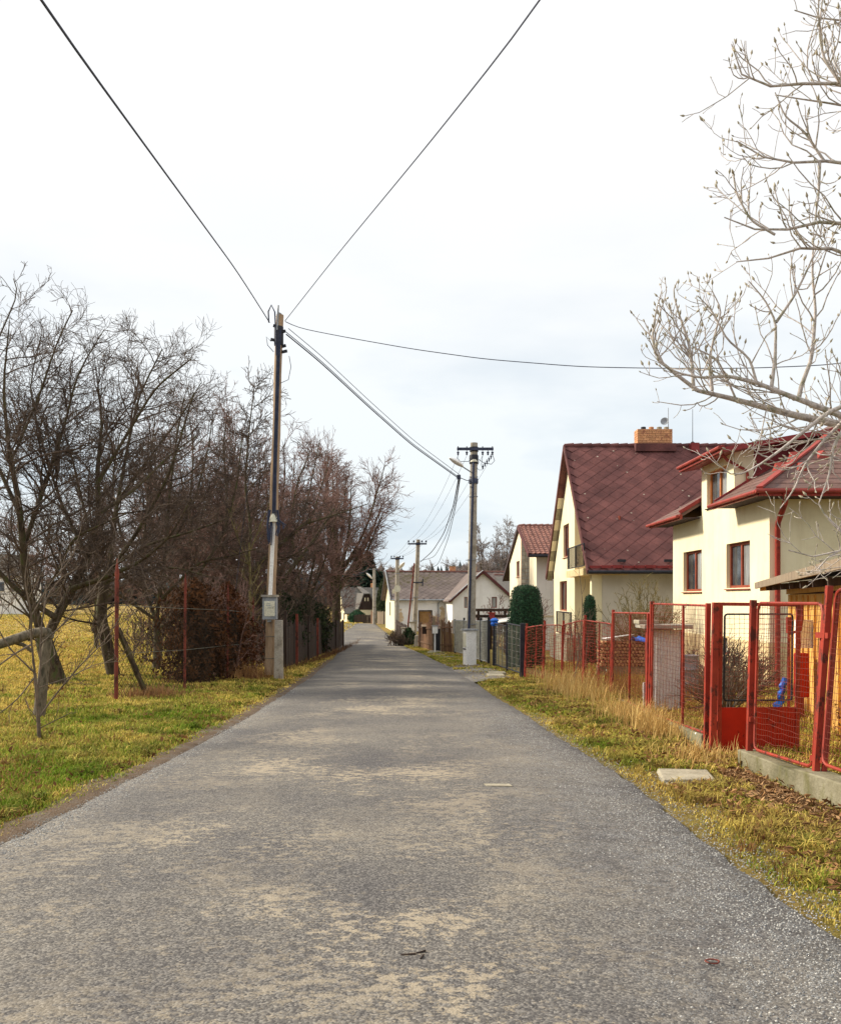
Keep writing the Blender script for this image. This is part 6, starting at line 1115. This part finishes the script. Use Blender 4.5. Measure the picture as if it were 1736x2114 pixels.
auto_tree('distant bare tree just left of the third pole', 838, 150, 9.0, 5, 84, 'twig_far', 0, nl=9, trunk=.2, rmin=.02, fork=.25)
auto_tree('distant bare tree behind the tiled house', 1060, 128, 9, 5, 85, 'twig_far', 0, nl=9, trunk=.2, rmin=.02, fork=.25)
# tall bare stem in front of the red fence
tree('thin_sapling', 'tall thin bare stem rising before the low red fence', 'sapling', (3.3, 20.5, G(3.3, 20.5)), [(pl([(1180, 1440), (1196, 1340), (1203, 1250), (1196, 1180), (1190, 1150)], 20.5), .014, .005)], [dict(per_m=2.5, len=.4, ang=35, up=.2, segs=4, t0=.3)], 'twig_grey', 'twig_grey', rmin=.004, seed=86, ntrunk=1)
# clipped and wild evergreens: real leaf faces over a dark inner mass
def evergreen(name, label, X, Y, prof_, n, c0, c1, seed, size=.05, inner='dark_wood', shell=.3, cat='evergreen', bumps=.06, flatx=1.0, trunk=True, up=.3):
    g = np.random.default_rng(seed); z = G(X, Y) - .05; t = thing(name, label, cat, (X, Y, z)); hs = np.array([p[0] for p in prof_]); rs = np.array([p[1] for p in prof_]); H = hs[-1]
    w = np.interp(np.linspace(0, H, 200), hs, rs) + .05; cdf = np.cumsum(w); cdf /= cdf[-1]; h = np.interp(g.uniform(size=n), cdf, np.linspace(0, H, 200)); a = g.uniform(0, 6.2832, n); r = np.interp(h, hs, rs) * (1 - shell * g.uniform(size=n) ** 1.6) * (1 + bumps * np.sin(5 * a + 3.1 * h) + bumps * np.sin(3 * a - 6 * h + 2) + g.normal(size=n) * bumps * .5)
    c = np.stack([X + r * np.cos(a) * flatx, Y + r * np.sin(a), z + h], 1); nn = nrm(np.stack([np.cos(a), np.sin(a), np.full(n, .25)], 1) + g.normal(size=(n, 3)) * .55); d = nrm(np.cross(nn, g.normal(size=(n, 3)))); d = nrm(d + np.array([0, 0, up])); e = nrm(np.cross(nn, d)); s = size * g.uniform(.6, 1.4, n)[:, None]
    vs = np.stack([c - e * s * .45, c + d * s * .4 - e * s * .1, c + d * s * 1.3, c + e * s * .45], 1).reshape(-1, 3); q = np.arange(n * 4).reshape(-1, 4); k = g.uniform(size=n)[:, None]; col = np.array(c0[:3]) * (1 - k) + np.array(c1[:3]) * k; col = np.repeat(np.c_[col, np.ones(n)], 4, 0)
    np_obj('foliage', 'leaf', t, verts=vs, quads=q, col=col)
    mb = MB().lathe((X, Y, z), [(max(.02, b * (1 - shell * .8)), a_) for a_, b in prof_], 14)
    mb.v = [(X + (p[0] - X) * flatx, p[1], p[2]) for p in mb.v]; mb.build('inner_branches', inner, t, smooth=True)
    if trunk: MB().cyl((X, Y, z), (X, Y, z + H * .5), .08, .05, 8).build('trunk', 'bark_dark', t)
    return t
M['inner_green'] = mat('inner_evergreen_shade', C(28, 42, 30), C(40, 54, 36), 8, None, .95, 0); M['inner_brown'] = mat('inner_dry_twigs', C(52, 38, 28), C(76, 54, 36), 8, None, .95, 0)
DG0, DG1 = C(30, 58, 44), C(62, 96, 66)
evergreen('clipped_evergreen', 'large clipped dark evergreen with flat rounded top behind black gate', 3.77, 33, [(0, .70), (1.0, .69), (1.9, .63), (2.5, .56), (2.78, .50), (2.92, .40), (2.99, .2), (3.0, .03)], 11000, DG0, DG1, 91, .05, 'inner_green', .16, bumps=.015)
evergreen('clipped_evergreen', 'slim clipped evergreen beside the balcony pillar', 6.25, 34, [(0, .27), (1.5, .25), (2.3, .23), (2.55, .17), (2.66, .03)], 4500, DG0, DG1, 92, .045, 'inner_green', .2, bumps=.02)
evergreen('dry_conifer', 'rust brown dried conifer bush behind the second red post', -5.95, 24.3, [(0, .6), (.4, .85), (1.1, .9), (1.8, .78), (2.3, .6), (2.6, .3), (2.75, .04)], 7000, C(54, 38, 28), C(98, 64, 38), 93, .09, 'inner_brown', .75, bumps=.36, cat='conifer')
evergreen('dry_conifer', 'darker brown dried conifer behind the third red post', -5.75, 27.4, [(0, .7), (.6, .85), (1.4, .75), (2.1, .5), (2.7, .12), (2.8, .02)], 8000, C(66, 40, 26), C(104, 66, 40), 94, .09, 'inner_brown', .75, bumps=.36, cat='conifer')
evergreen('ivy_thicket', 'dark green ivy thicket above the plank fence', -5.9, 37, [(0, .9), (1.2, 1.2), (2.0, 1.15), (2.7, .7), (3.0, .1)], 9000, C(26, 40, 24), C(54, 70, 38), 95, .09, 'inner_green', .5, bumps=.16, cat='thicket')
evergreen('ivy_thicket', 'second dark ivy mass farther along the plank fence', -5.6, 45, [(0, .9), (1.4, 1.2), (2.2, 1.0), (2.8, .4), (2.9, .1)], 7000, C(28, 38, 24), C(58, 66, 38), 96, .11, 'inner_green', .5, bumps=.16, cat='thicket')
evergreen('brown_bush', 'brown leaved bush behind the mesh at the right edge', 4.5, 8.6, [(0, .3), (.3, .5), (.8, .55), (1.2, .4), (1.4, .05)], 5000, C(110, 66, 30), C(150, 104, 48), 97, .035, 'twig_dark', .7, bumps=.2, cat='bush')
evergreen('columnar_thuja', 'tall narrow thuja beside the far lamp pole', -4.3, 106, [(0, .75), (1.5, .9), (3, .75), (4.4, .4), (5.2, .04)], 5000, C(40, 52, 36), C(70, 76, 48), 98, .16, 'inner_green', .25, cat='thuja')
evergreen('round_bush', 'round dark bush before the cottage', -7.2, 104.6, [(0, .8), (.6, 1.05), (1.1, .8), (1.5, .2), (1.55, .03)], 3000, DG0, DG1, 99, .14, 'inner_green', .25, cat='bush')
evergreen('juniper', 'dark spreading juniper at the stone post', -.75, 58.3, [(0, .55), (.25, .6), (.6, .45), (1.0, .2), (1.15, .03)], 3500, C(28, 46, 30), C(58, 80, 48), 100, .1, 'inner_green', .4, bumps=.2, cat='juniper')
stem_hedge('heap of cut dark brush at the road edge by the stone post', [(-1.5, 58), (-1.0, 57.6)], 40, .2, .55, 101, 'twig_dark', spread=.45, rmin=.014, name='brush_pile', cat='brush pile')
# spruces far behind
def spruce(label, X, Y, H, r, seed):
    g = np.random.default_rng(seed); z = G(X, Y); t = thing('spruce_tree', label, 'tree', (X, Y, z), 'spruces behind the cottage'); MB().cyl((X, Y, z - .2), (X, Y, z + H), .2, .03, 8).build('trunk', 'bark_dark', t); n = 5200
    h = H * (.06 + .94 * g.uniform(size=n) ** 1.25); lay = np.floor(h / H * 22) / 22 * H; a = g.uniform(0, 6.283, n); R_ = r * (1 - h / H) ** .85 * (.75 + .35 * np.sin(a * 5 + lay * 7)) + .1; f = g.uniform(.25, 1, n) ** .6; c = np.stack([X + np.cos(a) * R_ * f, Y + np.sin(a) * R_ * f, z + h - .22 * R_ * f + .15 * R_ * f ** 3], 1)
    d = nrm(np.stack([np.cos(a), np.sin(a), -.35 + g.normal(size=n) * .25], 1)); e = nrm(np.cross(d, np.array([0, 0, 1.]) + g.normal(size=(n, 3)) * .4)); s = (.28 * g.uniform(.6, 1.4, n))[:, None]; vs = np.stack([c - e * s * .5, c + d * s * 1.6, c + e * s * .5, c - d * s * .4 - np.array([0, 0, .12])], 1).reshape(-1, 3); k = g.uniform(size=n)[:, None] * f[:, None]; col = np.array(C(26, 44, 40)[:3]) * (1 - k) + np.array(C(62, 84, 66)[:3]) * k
    np_obj('crown', 'leaf', t, verts=vs, quads=np.arange(n * 4).reshape(-1, 4), col=np.repeat(np.c_[col, np.ones(n)], 4, 0))
spruce('tall dark spruce behind the cottage roof, nearer the tree trunk', -8.1, 122, 9.6, 2.6, 111); spruce('tall dark spruce behind the cottage roof, nearer the lamp pole', -6.6, 119, 8.9, 2.2, 112); spruce('smaller dark spruce filling the gap left of the lamp pole', -5.6, 124, 6.5, 2.0, 113)
# far wood along the horizon: countless trees, one mass
def far_wood():
    g = np.random.default_rng(121); vs, fs, cols = [], [], []; b = 0
    for i in range(1500):
        X = g.uniform(-190, 210); Yv = 205 + g.uniform(0, 60) + .05 * abs(X); z = G(X, Yv) - .5; hill = 4.0 * math.exp(-((X - 25) / 70) ** 2); H = g.uniform(4.5, 8) + hill * g.uniform(.5, 1.1); r = H * g.uniform(.14, .26); con = g.uniform() < .55; k = 6
        if con: ring = [(r, .12 * H), (r * .75, .4 * H), (r * .5, .62 * H), (r * .22, .85 * H), (.03, H)]
        else: ring = [(r * .5, .1 * H), (r * 1.0, .45 * H), (r * 1.1, .65 * H), (r * .7, .88 * H), (.1, .97 * H)]
        c_ = np.array(C(46, 60, 62)[:3] if con else C(96, 86, 82)[:3]) * g.uniform(.75, 1.25)
        for rr, hh in ring:
            for j in range(k): a = 6.283 * j / k + hh; vs.append((X + rr * math.cos(a) * g.uniform(.75, 1.25), Yv + rr * math.sin(a), z + hh + g.uniform(-.2, .2))); cols.append((*c_, 1))
        for m_ in range(4):
            for j in range(k): fs.append((b + m_ * k + j, b + m_ * k + (j + 1) % k, b + m_ * k + k + (j + 1) % k, b + m_ * k + k + j))
        b += 5 * k
    o = np_obj('far_wood', 'vsolid', None, verts=np.array(vs), quads=np.array(fs), col=np.array(cols)); tag(o, 'bluish wooded ridge along the horizon behind the houses', 'woods', kind='stuff')
far_wood()

# ------------------------------------------------------------------ grass, stalks, leaves, gravel
def blades(name, pts, h, w, lean, col, label, m='blade', curve=.5, seed=0):
    g = np.random.default_rng(seed); n = len(pts); a = g.uniform(0, 6.283, n); d = np.stack([np.cos(a), np.sin(a), np.zeros(n)], 1); s = np.stack([-d[:, 1], d[:, 0], np.zeros(n)], 1); up = np.array([0, 0, 1.]); w = w[:, None]; h = h[:, None]; lean = lean[:, None]
    p1 = pts + up * h * .55 + d * h * lean * .35; p2 = pts + up * h * (1 - .35 * lean) + d * h * lean
    v = np.stack([pts - s * w, pts + s * w, p1 + s * w * .75, p1 - s * w * .75, p2], 1).reshape(-1, 3); b = np.arange(n) * 5
    o = np_obj(name, m, None, verts=v, quads=np.stack([b, b + 1, b + 2, b + 3], 1), tris=np.stack([b + 3, b + 2, b + 4], 1), col=np.repeat(np.c_[col, np.ones(n)], 5, 0)); tag(o, label, kind='stuff'); return o
def lerpc(a, b, t): return np.array(a[:3])[None] * (1 - t[:, None]) + np.array(b[:3])[None] * t[:, None]
def grass_colors(X, Y, g, dry_bias):
    n = len(X); m = wob(X, Y, 1.7) * .6 + wob(X, Y, .55, 3) * .6 + g.normal(size=n) * .35 + dry_bias; t = np.clip(.5 + m * .75, 0, 1); c = lerpc(C(112, 138, 34), C(222, 194, 104), t); dk = (g.uniform(.5, 1.3, n) * (1 + .22 * wob(X, Y, 5.0, 4)))[:, None]; c = c * dk
    br = g.uniform(size=n) < np.clip(.12 + .25 * (wob(X, Y, 1.2, 9) - .1), .03, .5); c[br] = np.array(C(146, 108, 66)[:3]) * g.uniform(.6, 1.2, (br.sum(), 1)); return c
g = np.random.default_rng(131)
n = 230000; Y = 3.6 * (46 / 3.6) ** g.uniform(size=n); e = roadL(Y); wdt = np.clip(.52 * Y + 2.2 + e, 1.5, 30) ; X = e - .10 - wdt * g.uniform(size=n) ** 1.15; edge = np.clip((e - X - .1) / .5, 0, 1); cl = wob(X, Y, 2.3, 1) + .5 * wob(X, Y, 6.0); keep = (g.uniform(size=n) < .25 + .75 * edge) & (cl + g.normal(size=n) * .4 > -.75 - edge * .4); X, Y, edge, cl = X[keep], Y[keep], edge[keep], cl[keep]; n = len(X)
hh = (.032 + .04 * g.uniform(size=n) + .075 * np.clip(cl, 0, 1) * g.uniform(size=n)) * (.55 + .45 * edge) * (1 + Y * .012); blades('left_grass', np.stack([X, Y, gz(X, Y) + .005], 1), hh, .0016 + .00045 * Y, g.uniform(.2, 1.1, n), grass_colors(X, Y, g, -.30 + np.clip((Y - 13) / 18, 0, .8) + .25 * (edge < .6)), 'short winter grass of the meadow and left verge', seed=1)
n = 190000; Y = 3.4 * (33 / 3.4) ** g.uniform(size=n); e = roadR(Y); fx = np.interp(Y, [0, 11, 15, 20, 24, 26, 34], [4.6, 4.4, 4.6, 5.2, 5.0, 3.2, 2.8]); X = e + .06 + (fx - e) * g.uniform(size=n); edge = np.clip((X - e + .02 + .16 * wob(X, Y, 1.3)) / .6, 0, 1); cl = wob(X, Y, 2.7, 2) + .6 * wob(X, Y, 7.0, 1); drive = (Y > 25.2) & (X < 3.0); slab_ = (np.abs(X - 2.65) < .32) & (np.abs(Y - 9.2) < .42); keep = (g.uniform(size=n) < .12 + .75 * edge) & (cl + g.normal(size=n) * .4 > -.55 - edge * .3) & ~(drive & (g.uniform(size=n) < .9)) & ~slab_; X, Y, edge, cl = X[keep], Y[keep], edge[keep], cl[keep]; n = len(X)
hh = (.025 + .03 * g.uniform(size=n) + .06 * np.clip(cl, 0, 1) * g.uniform(size=n)) * (.5 + .5 * edge) * (1 + Y * .014) * np.where((X > 2.9) & (Y < 14), .55, 1); blades('right_grass', np.stack([X, Y, gz(X, Y) + .005], 1), hh, .0016 + .00045 * Y, g.uniform(.3, 1.2, n), grass_colors(X, Y, g, .12) * .88, 'dull yellowish winter grass of the right verge', seed=2)
n = 60000; Y = 9 + 27 * g.uniform(size=n); X = 3.9 + 6 * g.uniform(size=n) * np.clip(Y / 20, .4, 1.5); blades('garden_grass', np.stack([X, Y, gz(X, Y)], 1), g.uniform(.05, .16, n), np.full(n, .008), g.uniform(.3, 1.1, n), grass_colors(X, Y, g, .35) * .9, 'rough dry grass in the garden behind the red fence', seed=3)
n = 70000; Y = 40 * (150 / 40) ** g.uniform(size=n); X = -6.5 - (Y * .5) * g.uniform(size=n); blades('far_meadow_grass', np.stack([X, Y, gz(X, Y)], 1), g.uniform(.06, .2, n), .004 + .0005 * Y, g.uniform(.3, 1.1, n), grass_colors(X * .4, Y * .4, g, .55) * .95, 'dry yellow grass of the far meadow', seed=4)
n = 24000; Y = 31 + 32 * g.uniform(size=n); X = roadR(Y) + .1 + 1.5 * g.uniform(size=n) ** 1.5; keep = wob(X, Y, 1.1, 5) + g.normal(size=n) * .3 > -.1; X, Y = X[keep], Y[keep]; n = len(X); blades('roadside_grass', np.stack([X, Y, gz(X, Y)], 1), g.uniform(.04, .13, n), np.full(n, .014), g.uniform(.3, 1.1, n), grass_colors(X, Y, g, .05) * .9, 'patchy grass along the far right road edge', seed=5)
def tufts(name, label, X, Y, per, h0, h1, seed, bias, spread=.05):
    g = np.random.default_rng(seed); m = len(X); idx = np.repeat(np.arange(m), per); n = len(idx); X1 = X[idx] + g.normal(size=n) * spread; Y1 = Y[idx] + g.normal(size=n) * spread; hs = g.uniform(h0, h1, m)[idx] * g.uniform(.5, 1.1, n); c = grass_colors(X, Y, g, bias)[idx] * g.uniform(.5, 1.1, (n, 1)) * .86; return blades(name, np.stack([X1, Y1, gz(X1, Y1)], 1), hs, .0022 + .0004 * Y1, g.uniform(.35, 1.5, n), c, label, seed=seed)
n = 2600; Y = 4 * (28 / 4) ** g.uniform(size=n); X = roadL(Y) - .35 - 7 * g.uniform(size=n) ** 1.4; k = wob(X, Y, 1.0, 6) > -.2; tufts('grass_tufts', 'longer matted tufts in the left meadow grass', X[k], Y[k], 26, .07, .17, 171, -.1)
n = 2200; Y = 3.6 * (25 / 3.6) ** g.uniform(size=n); e = roadR(Y); X = e + .2 + (np.interp(Y, [0, 11, 15, 20, 26], [3.4, 3.35, 3.6, 4.0, 2.8]) - e - .2) * g.uniform(size=n) ** .8; k = (wob(X, Y, 1.3, 7) > -.15) & ~((X > 2.95) & (Y < 10.5)) & ~((np.abs(X - 2.65) < .4) & (np.abs(Y - 9.2) < .5)); tufts('grass_tufts', 'longer matted tufts on the right verge', X[k], Y[k], 26, .06, .16, 172, .25)
# tall dry stalks along the red fence and at post feet
def stalks(name, label, cx, cy, sx, sy, n, h0, h1, seed, c0=C(226, 196, 128), c1=C(176, 138, 82)):
    g = np.random.default_rng(seed); X = cx + g.normal(size=n) * sx; Y = cy + g.normal(size=n) * sy; h = g.uniform(h0, h1, n) * (.5 + .5 * g.uniform(size=n)); return blades(name, np.stack([X, Y, gz(X, Y)], 1), h, g.uniform(.003, .007, n), g.uniform(.1, .8, n), lerpc(c0, c1, g.uniform(size=n)) * g.uniform(.7, 1.15, (n, 1)), label, seed=seed)
stalks('dry_grass', 'tall straw coloured dry grass before the low red fence', 3.35, 20.3, .28, 1.6, 1100, .35, .85, 141); stalks('dry_grass', 'straw coloured tuft over the plinth left of the gate', 3.3, 14.2, .17, .9, 1100, .2, .6, 142); stalks('dry_grass', 'dry tuft on the plinth below the pale sheet', 3.3, 12.6, .14, .5, 800, .15, .45, 143, C(214, 184, 116)); stalks('dry_grass', 'brown dry tuft at the foot of the first red post', -5.55, 19.0, .32, .3, 900, .15, .45, 144, C(176, 136, 92), C(112, 80, 56)); stalks('dry_grass', 'brown dry growth at the foot of the wooden pole', -4.6, 25.4, .35, .5, 900, .15, .7, 145, C(186, 144, 94), C(120, 84, 58)); stalks('dry_grass', 'thin dry growth at the foot of the open gate', 3.15, 10.3, .22, .35, 420, .12, .35, 146); stalks('dry_grass', 'straggling dry stalks in the garden before the woodpile', 5.0, 20.5, .7, 3.0, 1600, .3, .8, 147, C(196, 150, 84), C(140, 96, 54))
stalks('dry_grass', 'brown dry growth along the foot of the plank fence', -4.35, 43, .12, 9.0, 2600, .1, .4, 148, C(130, 96, 66), C(92, 66, 48))
def leaves(name, label, X, Y, size, c0, c1, seed, lift=.02):
    ok = ~((np.abs(X - 2.65) < .38) & (np.abs(Y - 9.2) < .48)); X, Y = X[ok], Y[ok]; g = np.random.default_rng(seed); n = len(X); c = np.stack([X, Y, gz(X, Y) + lift + g.uniform(0, .03, n)], 1); u = nrm(g.normal(size=(n, 3)) * np.array([1, 1, .45])); w = nrm(np.cross(u, np.array([0, 0, 1.]) + g.normal(size=(n, 3)) * .6)); nn = np.cross(u, w); s = (size * g.uniform(.6, 1.35, n))[:, None]
    vs = np.stack([c - u * s, c - w * s * .45 + nn * s * .25, c + nn * s * -.02, c + w * s * .45 + nn * s * .3, c + u * s + nn * s * .3], 1).reshape(-1, 3); b = np.arange(n) * 5; q = np.concatenate([np.stack([b, b + 1, b + 4, b + 2], 1), np.stack([b, b + 2, b + 4, b + 3], 1)]); col = lerpc(c0, c1, g.uniform(size=n)) * g.uniform(.65, 1.2, (n, 1)); tag(np_obj(name, 'leaf', None, verts=vs, quads=q, col=np.repeat(np.c_[col, np.ones(n)], 5, 0)), label, kind='stuff')
n = 1500; leaves('fallen_leaves', 'curled brown leaves heaped along the right plinth', 3.28 - np.abs(g.normal(size=n)) * .25, 8.9 - np.abs(g.normal(size=n)) * 1.3 + .5, .036, C(196, 160, 118), C(128, 92, 62), 151, .03)
n = 2600; Y = 4 * (22 / 4) ** g.uniform(size=n); leaves('scattered_leaves', 'brown leaves scattered over the right verge', roadR(Y) + .3 + g.uniform(size=n) * 1.6, Y, .036, C(180, 138, 92), C(92, 60, 40), 152, .045)
n = 700; Y = 5 * (26 / 5) ** g.uniform(size=n); leaves('scattered_leaves', 'brown leaves scattered in the left meadow grass', roadL(Y) - .2 - g.uniform(size=n) ** 1.3 * 5, Y, .035, C(150, 108, 70), C(84, 54, 36), 153, .05)
def gravel(name, label, X, Y, Zv, size, seed):
    g = np.random.default_rng(seed); n = len(X); c = np.stack([X, Y, Zv], 1); o = np.array([[1, 0, 0], [-1, 0, 0], [0, 1, 0], [0, -1, 0], [0, 0, .7], [0, 0, -.7]]); a = g.uniform(0, 6.283, n); ca, sa = np.cos(a), np.sin(a); s = size * g.uniform(.5, 1.5, n); v = o[None] * g.uniform(.7, 1.3, (n, 6, 1)); x = v[..., 0] * ca[:, None] - v[..., 1] * sa[:, None]; y = v[..., 0] * sa[:, None] + v[..., 1] * ca[:, None]; v = np.stack([x, y, v[..., 2]], -1) * s[:, None, None] + c[:, None]; f = np.array([[0, 2, 4], [2, 1, 4], [1, 3, 4], [3, 0, 4], [2, 0, 5], [1, 2, 5], [3, 1, 5], [0, 3, 5]]); t_ = (np.arange(n) * 6)[:, None, None] + f[None]; col = lerpc(C(104, 106, 110), C(186, 184, 178), g.uniform(size=n)) * g.uniform(.75, 1.15, (n, 1)); tag(np_obj(name, 'vsolid', None, verts=v.reshape(-1, 3), tris=t_.reshape(-1, 3), col=np.repeat(np.c_[col, np.ones(n)], 6, 0)), label, kind='stuff')
n = 16000; Y = 3.3 * (16 / 3.3) ** g.uniform(size=n); off = g.normal(size=n) * .34; X = roadR(Y) - .18 + off; inside = X < roadR(Y); s_ = np.clip((X - roadL(Y)) / (roadR(Y) - roadL(Y)), 0, 1); Zr = prof(Y) + .012 + .03 * (1 - (2 * s_ - 1) ** 2); gravel('gravel', 'loose grey chippings along the right road edge', X, Y, np.where(inside, Zr, gz(X, Y) + .015), .0055, 161)
n = 7000; Y = 4.5 * (22 / 4.5) ** g.uniform(size=n); X = roadL(Y) + .05 + g.normal(size=n) * .12; inside = X > roadL(Y); s_ = np.clip((X - roadL(Y)) / (roadR(Y) - roadL(Y)), 0, 1); Zr = prof(Y) + .012 + .03 * (1 - (2 * s_ - 1) ** 2); gravel('gravel', 'loose grey chippings along the left road edge', X, Y, np.where(inside, Zr, gz(X, Y) + .015), .006, 162)
